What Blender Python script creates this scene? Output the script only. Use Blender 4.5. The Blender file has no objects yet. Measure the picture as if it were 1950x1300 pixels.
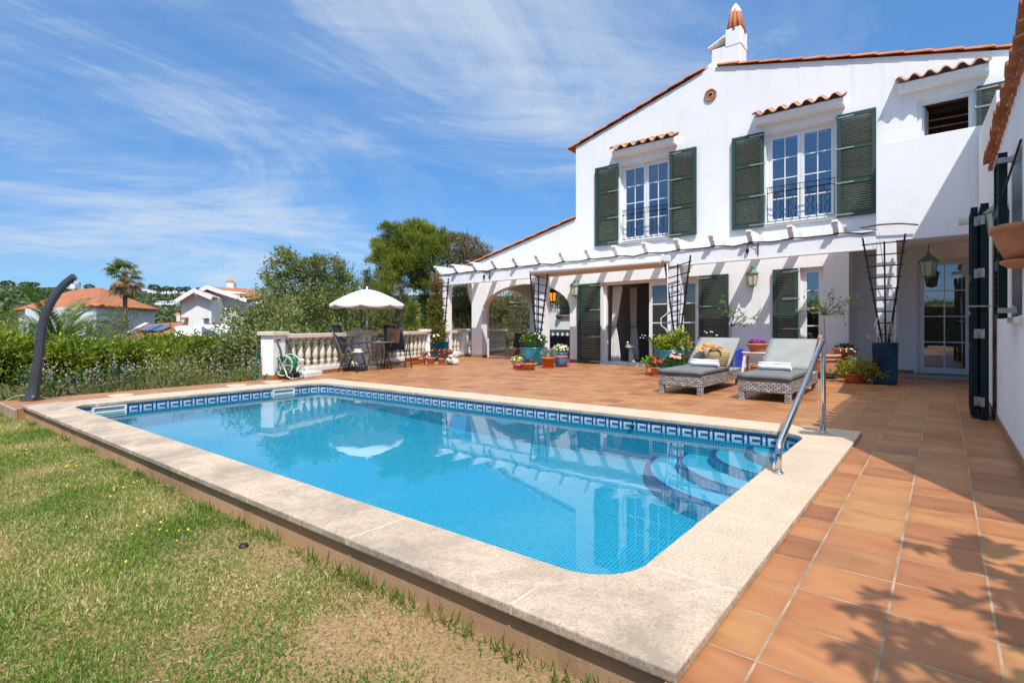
import bpy, math, random
import numpy as np
from mathutils import Vector, Matrix
from mathutils.geometry import delaunay_2d_cdt
R = math.radians
S = bpy.context.scene
COL = S.collection
random.seed(7)
RNG = np.random.default_rng(11)

# ---------------------------------------------------------------- camera maths (used to find ground points)
F, CX, HY, CAMH, YAW = 1038., 975., 618., 1.05, R(38.4)
AX, AY, RX, RY = -math.sin(YAW), math.cos(YAW), math.cos(YAW), math.sin(YAW)
def at(u, v, d):
    """world point seen at photo pixel (u, v), d metres along the view axis"""
    s = (u-CX)/F
    return Vector(((AX+s*RX)*d, (AY+s*RY)*d, CAMH-(v-HY)/F*d))
def skew(x, z):
    return z + .0143*(x+7.0)*max(0., min(1., z/2.))

# ---------------------------------------------------------------- mesh builder
class MB:
    def __init__(s, sk=False):
        s.v = []; s.f = []; s.sm = []; s.mi = []; s.sk = sk
    def add(s, vs, fs, smooth=False, mi=0):
        o = len(s.v)
        s.v += [tuple(p) for p in vs]
        for f in fs:
            s.f.append(tuple(i+o for i in f)); s.sm.append(smooth); s.mi.append(mi)
        return s
    def box(s, x0, x1, y0, y1, z0, z1, mi=0):
        vs = [(x, y, z) for x in (x0, x1) for y in (y0, y1) for z in (z0, z1)]
        return s.add(vs, [(0,1,3,2),(4,6,7,5),(0,4,5,1),(2,3,7,6),(0,2,6,4),(1,5,7,3)], mi=mi)
    def obox(s, c, size, rz=0, rx=0, ry=0, mi=0):
        m = Matrix.Translation(c) @ Matrix.Rotation(rz,4,'Z') @ Matrix.Rotation(ry,4,'Y') @ Matrix.Rotation(rx,4,'X')
        a, b, h = size[0]/2, size[1]/2, size[2]/2
        vs = [m @ Vector((x, y, z)) for x in (-a, a) for y in (-b, b) for z in (-h, h)]
        return s.add(vs, [(0,1,3,2),(4,6,7,5),(0,4,5,1),(2,3,7,6),(0,2,6,4),(1,5,7,3)], mi=mi)
    def bar(s, p, q, w, h=None, up=(0,0,1), mi=0):
        p, q = Vector(p), Vector(q); h = h or w
        t = (q-p).normalized(); u = Vector(up)
        if abs(t.dot(u)) > .98: u = Vector((1,0,0))
        a = t.cross(u).normalized()*w/2; b = a.cross(t).normalized()*h/2
        vs = [p-a-b, p+a-b, p+a+b, p-a+b, q-a-b, q+a-b, q+a+b, q-a+b]
        return s.add(vs, [(3,2,1,0),(4,5,6,7),(0,1,5,4),(1,2,6,5),(2,3,7,6),(3,0,4,7)], mi=mi)
    def tube(s, pts, r, n=8, mi=0, cap=True, closed=False):
        pts = [Vector(p) for p in pts]; k = len(pts)
        rs = r if isinstance(r, (list, tuple)) else [r]*k
        ref = None; vs = []
        for i, p in enumerate(pts):
            a = pts[i-1] if i else p; b = pts[i+1] if i < k-1 else p
            t = (b-a).normalized() if (b-a).length > 1e-9 else Vector((0,0,1))
            if ref is None:
                ref = t.orthogonal().normalized()
            ref = (ref - t*ref.dot(t))
            ref = ref.normalized() if ref.length > 1e-6 else t.orthogonal().normalized()
            w = t.cross(ref)
            for j in range(n):
                an = 2*math.pi*j/n
                vs.append(p + (ref*math.cos(an)+w*math.sin(an))*rs[i])
        fs = [(i*n+j, i*n+(j+1) % n, (i+1)*n+(j+1) % n, (i+1)*n+j) for i in range(k-1) for j in range(n)]
        s.add(vs, fs, True, mi)
        if cap:
            o = len(s.v)-len(vs)
            s.f.append(tuple(o+j for j in reversed(range(n)))); s.sm.append(False); s.mi.append(mi)
            s.f.append(tuple(o+(k-1)*n+j for j in range(n))); s.sm.append(False); s.mi.append(mi)
        return s
    def lathe(s, prof, c=(0,0,0), n=24, mi=0, sx=1., sy=1., smooth=True):
        vs = []; k = len(prof)
        for r, z in prof:
            for j in range(n):
                a = 2*math.pi*j/n
                vs.append((c[0]+r*sx*math.cos(a), c[1]+r*sy*math.sin(a), c[2]+z))
        fs = [(i*n+j, i*n+(j+1) % n, (i+1)*n+(j+1) % n, (i+1)*n+j) for i in range(k-1) for j in range(n)]
        s.add(vs, fs, smooth, mi)
        o = len(s.v)-len(vs)
        if prof[0][0] > 1e-4: s.f.append(tuple(o+j for j in reversed(range(n)))); s.sm.append(False); s.mi.append(mi)
        if prof[-1][0] > 1e-4: s.f.append(tuple(o+(k-1)*n+j for j in range(n))); s.sm.append(False); s.mi.append(mi)
        return s
    def prism(s, poly, axis, a, b, mi=0, smooth=False):
        """poly of 2D points; axis 'y': (x,z) swept from y=a to y=b; 'x': (y,z); 'z': (x,y)"""
        def P(p, t):
            return (p[0], t, p[1]) if axis == 'y' else ((t, p[0], p[1]) if axis == 'x' else (p[0], p[1], t))
        n = len(poly)
        vs = [P(p, a) for p in poly]+[P(p, b) for p in poly]
        ar = sum(poly[i-1][0]*poly[i][1]-poly[i][0]*poly[i-1][1] for i in range(n))
        fl = (ar > 0) ^ (axis == 'y')
        fa = list(range(n)); fb = list(range(n, 2*n))
        fs = []
        if fl: fs += [tuple(reversed(fa)), tuple(fb)]
        else: fs += [tuple(fa), tuple(reversed(fb))]
        s.add(vs, fs, False, mi)
        o = len(s.v)-2*n
        for i in range(n):
            j = (i+1) % n
            q = (o+i, o+j, o+n+j, o+n+i)
            s.f.append(q if fl else tuple(reversed(q))); s.sm.append(smooth); s.mi.append(mi)
        return s
    def sphere(s, c, r, nu=10, nv=7, mi=0):
        rx, ry, rz = r if isinstance(r, (tuple, list)) else (r, r, r)
        prof = []
        vs = [(c[0], c[1], c[2]-rz)]
        for i in range(1, nv):
            ph = -math.pi/2+math.pi*i/nv
            for j in range(nu):
                a = 2*math.pi*j/nu
                vs.append((c[0]+rx*math.cos(ph)*math.cos(a), c[1]+ry*math.cos(ph)*math.sin(a), c[2]+rz*math.sin(ph)))
        vs.append((c[0], c[1], c[2]+rz)); L = len(vs)-1
        fs = [(0, 1+(j+1) % nu, 1+j) for j in range(nu)]
        fs += [(1+i*nu+j, 1+i*nu+(j+1) % nu, 1+(i+1)*nu+(j+1) % nu, 1+(i+1)*nu+j) for i in range(nv-2) for j in range(nu)]
        fs += [(L, 1+(nv-2)*nu+j, 1+(nv-2)*nu+(j+1) % nu) for j in range(nu)]
        return s.add(vs, fs, True, mi)
    def wall(s, outline, holes, ax, a, b, mi=0):
        """a wall panel between planes a and b of axis ax ('y' -> 2D is (x,z); 'x' -> (y,z)) with real openings"""
        pts = []; edges = []
        for lp in [outline]+holes:
            o = len(pts); n = len(lp); pts += [Vector(p) for p in lp]
            edges += [(o+i, o+(i+1) % n) for i in range(n)]
        cv, ce, cf, *_ = delaunay_2d_cdt(pts, edges, [], 0, 1e-5)
        def inside(p, lp):
            c = False
            for i in range(len(lp)):
                (x1, y1), (x2, y2) = lp[i-1], lp[i]
                if (y1 > p[1]) != (y2 > p[1]) and p[0] < (x2-x1)*(p[1]-y1)/(y2-y1)+x1: c = not c
            return c
        tr = []
        for f in cf:
            c = sum((cv[i] for i in f), Vector((0,0)))/len(f)
            if inside(c, outline) and not any(inside(c, h) for h in holes): tr.append(f)
        P = {'y': lambda p, t: (p[0], t, p[1]), 'x': lambda p, t: (t, p[0], p[1]), 'z': lambda p, t: (p[0], p[1], t)}[ax]
        n = len(cv)
        s.add([P(p, a) for p in cv]+[P(p, b) for p in cv],
              [tuple(f) for f in tr]+[tuple(i+n for i in reversed(f)) for f in tr], mi=mi)
        for lp in [outline]+holes:
            m = len(lp)
            s.add([P(p, a) for p in lp]+[P(p, b) for p in lp], [(i, (i+1) % m, m+(i+1) % m, m+i) for i in range(m)], mi=mi)
        return s
    def build(s, name, mat, parent=None, bevel=0, seg=2):
        v = s.v
        if s.sk: v = [(x, y, skew(x, z)) for x, y, z in v]
        me = bpy.data.meshes.new(name)
        me.from_pydata(v, [], s.f)
        me.polygons.foreach_set('use_smooth', s.sm)
        mats = mat if isinstance(mat, list) else [mat]
        for m in mats: me.materials.append(m)
        if len(mats) > 1: me.polygons.foreach_set('material_index', s.mi)
        me.validate(); me.update()
        return link(name, me, parent, bevel, seg)
def link(name, me, parent=None, bevel=0, seg=2):
    o = bpy.data.objects.new(name, me); COL.objects.link(o)
    if parent is not None:
        o.parent = parent
        o.matrix_parent_inverse = parent.matrix_basis.inverted()
    if bevel:
        b = o.modifiers.new('bevel', 'BEVEL'); b.width = bevel; b.segments = seg; b.limit_method = 'ANGLE'; b.angle_limit = R(35)
        b.harden_normals = False
    return o
def thing(name, label, cat, loc=(0,0,0), group=None):
    o = bpy.data.objects.new(name, None); COL.objects.link(o)
    o.location = loc; o.matrix_basis = Matrix.Translation(loc)
    o.empty_display_size = .1
    return tag(o, label, cat, group)
def tag(o, label, cat, group=None):
    o['label'] = label; o['category'] = cat
    if group: o['group'] = group
    return o
def kind(o, k):
    o['kind'] = k; return o
def copy_tree(o, parent=None):
    c = o.copy(); COL.objects.link(c)
    if parent is not None: c.parent = parent; c.matrix_parent_inverse = o.matrix_parent_inverse.copy()
    for ch in list(o.children): copy_tree(ch, c)
    return c
def npmesh(name, V, n, mat, parent=None, tris=False, smooth=False):
    """V (N*n,3): N separate n-gons"""
    V = np.asarray(V, np.float32).reshape(-1, 3); N = len(V)//n
    me = bpy.data.meshes.new(name)
    me.vertices.add(len(V)); me.vertices.foreach_set('co', V.ravel())
    me.loops.add(N*n); me.loops.foreach_set('vertex_index', np.arange(N*n, dtype=np.int32))
    me.polygons.add(N); me.polygons.foreach_set('loop_start', np.arange(0, N*n, n, dtype=np.int32))
    try: me.polygons.foreach_set('loop_total', np.full(N, n, np.int32))
    except Exception: pass
    me.materials.append(mat)
    me.update(calc_edges=True); me.validate()
    return link(name, me, parent)
def unit(a): return a/np.maximum(np.linalg.norm(a, axis=-1, keepdims=True), 1e-9)
def rand_dirs(n, rng=RNG): return unit(rng.normal(size=(n, 3)))
def leaf_quads(P, D, L, W, rng=RNG, fold=.12):
    """diamond leaves: base point, tip along D"""
    N = len(P); D = unit(D); L = np.broadcast_to(L, (N,))[:, None]; W = np.broadcast_to(W, (N,))[:, None]
    sd = unit(np.cross(D, rand_dirs(N, rng))); up = np.cross(sd, D)
    m = P + D*L*.5 + up*L*fold
    return np.stack([P, m+sd*W*.5, P+D*L, m-sd*W*.5], 1)
def blade_tris(P, D, L, W, rng=RNG):
    N = len(P); D = unit(D); L = np.broadcast_to(L, (N,))[:, None]; W = np.broadcast_to(W, (N,))[:, None]
    sd = unit(np.cross(D, rand_dirs(N, rng)))
    return np.stack([P-sd*W*.5, P+sd*W*.5, P+D*L], 1)
def in_blob(c, r, n, lo=.5, rng=RNG):
    d = rand_dirs(n, rng); q = rng.uniform(lo**3, 1, n)**(1/3)
    return np.asarray(c)+d*q[:, None]*np.asarray(r), d
def clusters(blobs, per_area, k, sig, rng=RNG, lo=.55, jag=.25):
    """cluster centres scattered through ellipsoid blobs, then k points round each; returns points and outward dirs"""
    Ps = []; Ds = []; Cs = []
    for c, r in blobs:
        r = np.asarray(r, float); n = max(3, int(per_area*(r[0]*r[1]+r[1]*r[2]+r[0]*r[2])))
        p, d = in_blob(c, r*(1+rng.uniform(-jag, jag, (n, 1))), n, lo, rng)
        Cs.append(p)
        q = np.repeat(p, k, 0)+rng.normal(size=(n*k, 3))*sig
        dd = np.repeat(d, k, 0)
        Ps.append(q); Ds.append(dd)
    return np.concatenate(Ps), np.concatenate(Ds), np.concatenate(Cs)

# ---------------------------------------------------------------- materials
def new_mat(name):
    m = bpy.data.materials.new(name); m.use_nodes = True
    nt = m.node_tree; b = nt.nodes['Principled BSDF']
    return m, nt, b
def N(nt, typ, **kw):
    n = nt.nodes.new(typ)
    for k, v in kw.items():
        if hasattr(n, k): setattr(n, k, v)
        else: n.inputs[k].default_value = v
    return n
def ramp(nt, stops, fac=None, interp='LINEAR'):
    n = nt.nodes.new('ShaderNodeValToRGB'); cr = n.color_ramp; cr.interpolation = interp
    while len(cr.elements) < len(stops): cr.elements.new(.5)
    for e, (p, c) in zip(cr.elements, stops):
        e.position = p; e.color = (*c, 1) if len(c) == 3 else c
    if fac is not None: nt.links.new(fac, n.inputs[0])
    return n
def math_n(nt, op, a, b=None, c=None):
    n = nt.nodes.new('ShaderNodeMath'); n.operation = op
    for i, x in enumerate((a, b, c)):
        if x is None: continue
        if isinstance(x, (int, float)): n.inputs[i].default_value = x
        else: nt.links.new(x, n.inputs[i])
    return n.outputs[0]
def mixc(nt, fac, a, b, blend='MIX'):
    n = nt.nodes.new('ShaderNodeMix'); n.data_type = 'RGBA'; n.blend_type = blend
    for i, x in ((0, fac), (6, a), (7, b)):
        if isinstance(x, (int, float)): n.inputs[i].default_value = x
        elif isinstance(x, (tuple, list)): n.inputs[i].default_value = (*x, 1)
        else: nt.links.new(x, n.inputs[i])
    return n.outputs[2]
def noise(nt, vec, scale, detail=4, rough=.55, dist=0):
    n = nt.nodes.new('ShaderNodeTexNoise'); n.inputs['Scale'].default_value = scale
    n.inputs['Detail'].default_value = detail; n.inputs['Roughness'].default_value = rough; n.inputs['Distortion'].default_value = dist
    if vec is not None: nt.links.new(vec, n.inputs['Vector'])
    return n.outputs[0]
def pos(nt): return nt.nodes.new('ShaderNodeNewGeometry').outputs['Position']
def objc(nt): return nt.nodes.new('ShaderNodeTexCoord').outputs['Object']
def scaled(nt, vec, sc):
    n = nt.nodes.new('ShaderNodeMapping'); n.inputs['Scale'].default_value = sc
    nt.links.new(vec, n.inputs['Vector']); return n.outputs[0]
def bump(nt, b, h, strength=.3, dist=.01):
    n = nt.nodes.new('ShaderNodeBump'); n.inputs['Strength'].default_value = strength; n.inputs['Distance'].default_value = dist
    nt.links.new(h, n.inputs['Height']); nt.links.new(n.outputs[0], b.inputs['Normal']); return n
def simple(name, c, rough=.5, metal=0, var=.12, scale=6, bs=0, bscale=80, bd=.004, c2=None, spec=.5, coat=0):
    """a surface with noise-driven colour variation and optional fine bump"""
    m, nt, b = new_mat(name)
    v = objc(nt)
    n1 = noise(nt, v, scale, 5, .6)
    lo = tuple(x*(1-var) for x in c); hi = tuple(min(1, x*(1+var)) for x in (c2 or c))
    r = ramp(nt, [(.3, lo), (.7, hi)], n1)
    nt.links.new(r.outputs[0], b.inputs['Base Color'])
    b.inputs['Roughness'].default_value = rough; b.inputs['Metallic'].default_value = metal
    b.inputs['Specular IOR Level'].default_value = spec
    if coat: b.inputs['Coat Weight'].default_value = coat; b.inputs['Coat Roughness'].default_value = .08
    if bs: bump(nt, b, noise(nt, v, bscale, 3, .6), bs, bd)
    return m
def foliage(name, stops, trans=.35, nscale=2.0, rough=.55, nfac=.5):
    """leaves: random shade per leaf mixed with slow patches"""
    m, nt, b = new_mat(name)
    g = nt.nodes.new('ShaderNodeNewGeometry')
    nz = noise(nt, g.outputs['Position'], nscale, 2, .5)
    f = math_n(nt, 'ADD', math_n(nt, 'MULTIPLY', g.outputs['Random Per Island'], 1-nfac), math_n(nt, 'MULTIPLY', math_n(nt, 'MULTIPLY_ADD', nz, 2.2, -.6), nfac))
    r = ramp(nt, stops, f)
    nt.links.new(r.outputs[0], b.inputs['Base Color']); b.inputs['Roughness'].default_value = rough
    b.inputs['Specular IOR Level'].default_value = .35
    t = nt.nodes.new('ShaderNodeBsdfTranslucent')
    tc = mixc(nt, 1., r.outputs[0], (1.5, 1.7, .7), 'MULTIPLY'); nt.links.new(tc, t.inputs[0])
    mx = nt.nodes.new('ShaderNodeMixShader'); mx.inputs[0].default_value = trans
    nt.links.new(b.outputs[0], mx.inputs[1]); nt.links.new(t.outputs[0], mx.inputs[2])
    nt.links.new(mx.outputs[0], nt.nodes['Material Output'].inputs[0])
    return m
M = {}
def stucco(name, c=(.80, .80, .79), stain=.05, streak=.06):
    m, nt, b = new_mat(name); p = pos(nt)
    n1 = noise(nt, p, .9, 5, .65)
    st = noise(nt, scaled(nt, p, (6, 6, .35)), 1.0, 4, .6)
    a = ramp(nt, [(.35, tuple(x*(1-stain) for x in c)), (.6, c)], n1)
    k = ramp(nt, [(.56, (1, 1, 1)), (.8, (1-streak*2, 1-streak*2.1, 1-streak*2.4))], st)
    nt.links.new(mixc(nt, 1., a.outputs[0], k.outputs[0], 'MULTIPLY'), b.inputs['Base Color'])
    b.inputs['Roughness'].default_value = .85; b.inputs['Specular IOR Level'].default_value = .2
    h = math_n(nt, 'ADD', noise(nt, p, 90, 3, .6), math_n(nt, 'MULTIPLY', noise(nt, p, 7, 3, .6), .9))
    h = math_n(nt, 'ADD', h, math_n(nt, 'MULTIPLY', noise(nt, p, 2.2, 3, .5), 2.2))
    bump(nt, b, h, .42, .006)
    return m
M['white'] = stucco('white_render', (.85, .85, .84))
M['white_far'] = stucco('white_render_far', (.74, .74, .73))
M['cream'] = stucco('cream_render', (.76, .74, .69))
M['beige_wall'] = stucco('brown_render', (.50, .305, .17), .3, .2)
M['pvc'] = simple('white_frame', (.78, .78, .78), .3, var=.03, scale=3)
def faded(name, c):
    m, nt, b = new_mat(name); p = pos(nt)
    a = ramp(nt, [(.3, tuple(x*.75 for x in c)), (.6, c), (.8, (c[0]*1.9, c[1]*1.45, c[2]*1.5))], noise(nt, p, 2.3, 5, .65))
    fk = ramp(nt, [(.66, (0, 0, 0)), (.72, (.6, .6, .6))], math_n(nt, 'ADD', math_n(nt, 'MULTIPLY', noise(nt, p, 70, 3, .7), .55), math_n(nt, 'MULTIPLY', noise(nt, p, 3, 3, .6), .45)))
    nt.links.new(mixc(nt, fk.outputs[0], a.outputs[0], (.22, .25, .21)), b.inputs['Base Color'])
    b.inputs['Roughness'].default_value = .5; bump(nt, b, noise(nt, p, 60, 3), .15, .002); return m
M['green'] = faded('green_paint', (.026, .066, .048))
M['dkgreen'] = simple('dark_green_paint', (.008, .022, .022), .6, var=.3, scale=14, bs=.1, bscale=60, bd=.002, spec=.2)
M['lampgreen'] = simple('lamp_green', (.10, .24, .15), .5, var=.25, scale=20)
M['steel'] = simple('polished_steel', (.62, .62, .62), .13, 1, var=.08, scale=9)
M['galv'] = simple('grey_steel', (.42, .40, .36), .45, .7, var=.2, scale=30)
M['iron'] = simple('black_iron', (.012, .012, .013), .5, .3, var=.3, scale=20)
M['alu'] = simple('dark_grey_aluminium', (.055, .065, .08), .42, .4, var=.15, scale=10)
M['alu_side'] = simple('anthracite_plastic', (.045, .052, .064), .45, .0, var=.12, scale=5)
M['sling'] = simple('black_mesh_fabric', (.02, .022, .028), .75, var=.3, scale=120)
M['wood'] = simple('dark_wood', (.03, .015, .01), .5, var=.4, scale=8)
M['cushion'] = simple('grey_cushion', (.145, .155, .16), .9, var=.14, scale=5, bs=.35, bscale=260, bd=.002)
M['cushion_back'] = simple('faded_grey_cushion', (.27, .28, .265), .9, var=.10, scale=4, bs=.35, bscale=260, bd=.002)
M['towel'] = simple('white_towel', (.82, .83, .86), .95, var=.03, scale=12, bs=.6, bscale=170, bd=.006)
M['straw'] = simple('straw_hat', (.48, .26, .09), .8, var=.2, scale=60, bs=.5, bscale=120, bd=.003)
M['leather'] = simple('tan_leather', (.28, .10, .035), .5, var=.2, scale=14)
M['terra'] = simple('terracotta_pot', (.50, .19, .085), .75, var=.16, scale=5, bs=.15, bscale=60)
M['terra_pale'] = simple('pale_terracotta', (.56, .27, .17), .8, var=.13, scale=5, bs=.15, bscale=60)
M['terra_red'] = simple('orange_plastic_pot', (.52, .13, .035), .5, var=.12, scale=5)
M['teal'] = simple('teal_glaze', (.008, .12, .17), .25, var=.45, scale=4, c2=(.012, .18, .23), coat=.25)
M['petrol'] = simple('petrol_blue_glaze', (.003, .022, .045), .3, var=.6, scale=3.5, c2=(.004, .05, .085), coat=.0, spec=.25, bs=.1, bscale=20)
M['blueglaze'] = simple('blue_glaze', (.06, .15, .30), .25, var=.35, scale=7, coat=.4)
M['cobalt'] = simple('cobalt_glaze', (.01, .045, .42), .2, var=.2, scale=5, coat=.5)
M['pink'] = simple('pink_plastic', (.62, .08, .32), .4, var=.1)
M['plastic_white'] = simple('white_plastic', (.72, .72, .70), .35, var=.05)
M['soil'] = simple('potting_soil', (.035, .022, .014), .95, var=.4, scale=30, bs=.8, bscale=60, bd=.01)
M['bark'] = simple('grey_bark', (.16, .125, .09), .9, var=.35, scale=14, bs=.7, bscale=25, bd=.02)
M['barkd'] = simple('dark_bark', (.07, .05, .035), .9, var=.4, scale=10, bs=.7, bscale=20, bd=.02)
M['twig'] = simple('dry_twig', (.36, .26, .16), .85, var=.25, scale=30)
M['canvas'] = simple('white_canvas', (.80, .79, .76), .8, var=.05, scale=3, bs=.2, bscale=150, bd=.001)
M['awning'] = simple('cream_awning_cloth', (.58, .47, .36), .8, var=.08, scale=30)
M['curtain'] = simple('white_curtain', (.78, .76, .72), .85, var=.05, scale=8)
M['kraft'] = simple('brown_paper', (.36, .21, .11), .85, var=.1, scale=12)
M['hose'] = simple('green_hose', (.008, .16, .10), .35, var=.2, scale=10)
M['palegreen'] = simple('pale_green_plastic', (.42, .58, .40), .45, var=.1)
M['red'] = simple('red_plastic', (.62, .06, .02), .4, var=.1)
M['black'] = simple('black_plastic', (.012, .012, .012), .45, var=.2)
M['cable'] = simple('black_cable', (.012, .013, .015), .5, var=.2)
M['stone'] = simple('white_stone', (.66, .63, .57), .9, var=.2, scale=9, bs=.9, bscale=14, bd=.03)
M['balu'] = simple('cast_stone', (.60, .52, .40), .85, var=.14, scale=5, c2=(.66, .60, .50), bs=.4, bscale=60, bd=.004)
M['trel'] = simple('black_green_paint', (.006, .010, .012), .6, var=.3, scale=14, spec=.2)
M['edging'] = simple('edging_bricks', (.36, .25, .17), .85, var=.25, scale=5, bs=.3, bscale=30)
M['inner'] = simple('room_wall', (.76, .74, .71), .9, var=.04)
M['inner_white'] = simple('room_door_white', (.62, .61, .60), .7, var=.03)
M['inner_dark'] = simple('room_dark', (.05, .05, .055), .9, var=.1)
M['floor_in'] = simple('room_floor', (.26, .24, .22), .4, var=.15, scale=3)
M['timber'] = simple('red_brown_beams', (.085, .025, .015), .6, var=.3, scale=6)
M['solar'] = simple('solar_panel', (.02, .05, .13), .12, var=.25, scale=6, coat=.6)
M['sofa'] = simple('charcoal_cushion', (.035, .036, .042), .9, var=.2, scale=9, bs=.3, bscale=90)
M['wicker_brown'] = simple('brown_wicker', (.10, .06, .035), .7, var=.3, scale=40, bs=.6, bscale=60)
M['cushion_pat'] = simple('pink_patterned_cushion', (.30, .12, .12), .9, var=.6, scale=22, c2=(.6, .42, .38))
M['glow'] = None
def rooftile(name, c=(.52, .17, .065)):
    m, nt, b = new_mat(name); p = pos(nt)
    g = nt.nodes.new('ShaderNodeNewGeometry')
    n1 = noise(nt, p, 2.2, 5, .7); n2 = noise(nt, p, 22, 3, .6)
    a = ramp(nt, [(.3, tuple(x*.62 for x in c)), (.5, c), (.72, (c[0]*1.12, c[1]*1.45, c[2]*1.6))], n1)
    k = ramp(nt, [(.35, (.75, .72, .7)), (.6, (1, 1, 1))], n2)
    nt.links.new(mixc(nt, 1, a.outputs[0], k.outputs[0], 'MULTIPLY'), b.inputs['Base Color'])
    b.inputs['Roughness'].default_value = .8; bump(nt, b, n2, .3, .004); return m
M['rooftile'] = rooftile('terracotta_roof_tile')
M['rooftile_dk'] = rooftile('aged_roof_tile', (.34, .12, .055))
M['rooftile_pale'] = rooftile('sandy_roof_tile', (.44, .22, .12))
def glass(name, tint=(.55, .62, .66), refl=.25, gl=(.8, .86, .95)):
    m, nt, b = new_mat(name); nt.nodes.remove(b)
    t = nt.nodes.new('ShaderNodeBsdfTransparent'); t.inputs[0].default_value = (*tint, 1)
    g = nt.nodes.new('ShaderNodeBsdfGlossy'); g.inputs['Roughness'].default_value = .01; g.inputs[0].default_value = (*gl, 1)
    fr = nt.nodes.new('ShaderNodeFresnel'); fr.inputs[0].default_value = 1.5
    # slight waviness of the pane
    bp = nt.nodes.new('ShaderNodeBump'); bp.inputs['Strength'].default_value = .06; bp.inputs['Distance'].default_value = .02
    nt.links.new(noise(nt, pos(nt), 1.6, 2), bp.inputs['Height']); nt.links.new(bp.outputs[0], g.inputs['Normal'])
    f = math_n(nt, 'MAXIMUM', math_n(nt, 'MULTIPLY', fr.outputs[0], 1.6), refl)
    mx = nt.nodes.new('ShaderNodeMixShader'); nt.links.new(f, mx.inputs[0])
    nt.links.new(t.outputs[0], mx.inputs[1]); nt.links.new(g.outputs[0], mx.inputs[2])
    nt.links.new(mx.outputs[0], nt.nodes['Material Output'].inputs[0]); return m
M['glass'] = glass('window_glass', (.45, .52, .55), .24)
M['glass_door'] = glass('door_glass', (.35, .37, .38), .22)
M['glass_clear'] = glass('clear_door_glass', (.62, .68, .67), .12)
M['lampglass'] = simple('frosted_lamp_glass', (.55, .50, .38), .35, var=.06)
# ================================================================= camera, sky, sun
cam = bpy.data.objects.new('camera', bpy.data.cameras.new('camera')); COL.objects.link(cam)
cam.location = (0, 0, CAMH); cam.rotation_euler = (R(90), 0, YAW)
cam.data.sensor_width = 36; cam.data.lens = 36*F/1950; cam.data.shift_y = -32/1950
cam.data.clip_start = .05; cam.data.clip_end = 6000
S.camera = cam
sd = Vector((1, -1, 2.07)).normalized()            # towards the sun
sun = bpy.data.objects.new('sun', bpy.data.lights.new('sun', 'SUN')); COL.objects.link(sun)
sun.data.energy = 3.3; sun.data.angle = R(.5); sun.data.color = (1, .955, .89)
sun.rotation_euler = sd.to_track_quat('Z', 'Y').to_euler()
W = bpy.data.worlds.new('World'); S.world = W; W.use_nodes = True
nt = W.node_tree; bg = nt.nodes['Background']; bg.inputs[1].default_value = .15
sky = nt.nodes.new('ShaderNodeTexSky'); sky.sky_type = 'NISHITA'; sky.sun_disc = False
sky.sun_elevation = math.asin(sd.z); sky.sun_rotation = R(135); sky.air_density = 1.0; sky.dust_density = .25; sky.ozone_density = 2.2
tc = nt.nodes.new('ShaderNodeTexCoord'); dr = tc.outputs['Generated']
sep = nt.nodes.new('ShaderNodeSeparateXYZ'); nt.links.new(dr, sep.inputs[0])
zz = math_n(nt, 'ADD', math_n(nt, 'MAXIMUM', sep.outputs[2], 0.), .16)
# cirrus: streaky noise on a flat sheet high above (direction / height)
cmb = nt.nodes.new('ShaderNodeCombineXYZ')
nt.links.new(math_n(nt, 'DIVIDE', sep.outputs[0], zz), cmb.inputs[0]); nt.links.new(math_n(nt, 'DIVIDE', sep.outputs[1], zz), cmb.inputs[1])
mp = nt.nodes.new('ShaderNodeMapping'); mp.inputs['Rotation'].default_value = (0, 0, R(-30)); mp.inputs['Scale'].default_value = (.60, .36, 1)
mp.inputs['Location'].default_value = (3.3, 1.9, 0)
nt.links.new(cmb.outputs[0], mp.inputs[0])
c1 = noise(nt, mp.outputs[0], 1.5, 12, .665, 1.2)                               # wispy body
c2 = noise(nt, mp.outputs[0], .75, 2, .5, .2)                                 # where the veil is thick or absent
c3 = noise(nt, scaled(nt, mp.outputs[0], (1.6, 9, 1)), 1.9, 7, .66, .5)       # combed fibres
cl = math_n(nt, 'ADD', math_n(nt, 'MULTIPLY', c1, .64), math_n(nt, 'ADD', math_n(nt, 'MULTIPLY', c2, .62), math_n(nt, 'MULTIPLY', c3, .13)))
cm = ramp(nt, [(.635, (0, 0, 0)), (.71, (.17, .18, .18)), (.765, (.55, .55, .55)), (.83, (1, 1, 1))], cl)
hz = ramp(nt, [(0, (1, 1, 1)), (.10, (.72, .72, .72)), (.45, (0, 0, 0))], sep.outputs[2])
zen = ramp(nt, [(.66, (0, 0, 0)), (.88, (.75, .75, .75))], sep.outputs[2])      # bright veil added overhead, out of view, to lift the ambient light
skc = mixc(nt, 1., sky.outputs[0], (.52, .80, .98), 'MULTIPLY')
gain = ramp(nt, [(0, (.42, .46, .62)), (.10, (.46, .47, .56)), (.25, (.56, .60, .66)), (.42, (.80, .80, .82)), (.62, (1, 1, 1))], sep.outputs[2])   # deeper blue low down
skc = mixc(nt, 1., skc, gain.outputs[0], 'MULTIPLY')
skc = mixc(nt, math_n(nt, 'MULTIPLY', cm.outputs[0], .72), skc, (2.9, 3.25, 3.7))
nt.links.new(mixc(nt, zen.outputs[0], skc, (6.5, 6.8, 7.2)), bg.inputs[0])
S.view_settings.view_transform = 'Standard'; S.view_settings.look = 'None'; S.view_settings.gamma = 1
S.view_settings.exposure = .66
S.cycles.max_bounces = 8; S.cycles.transparent_max_bounces = 24; S.cycles.glossy_bounces = 4; S.cycles.diffuse_bounces = 5
S.cycles.caustics_reflective = False; S.cycles.caustics_refractive = False

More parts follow.
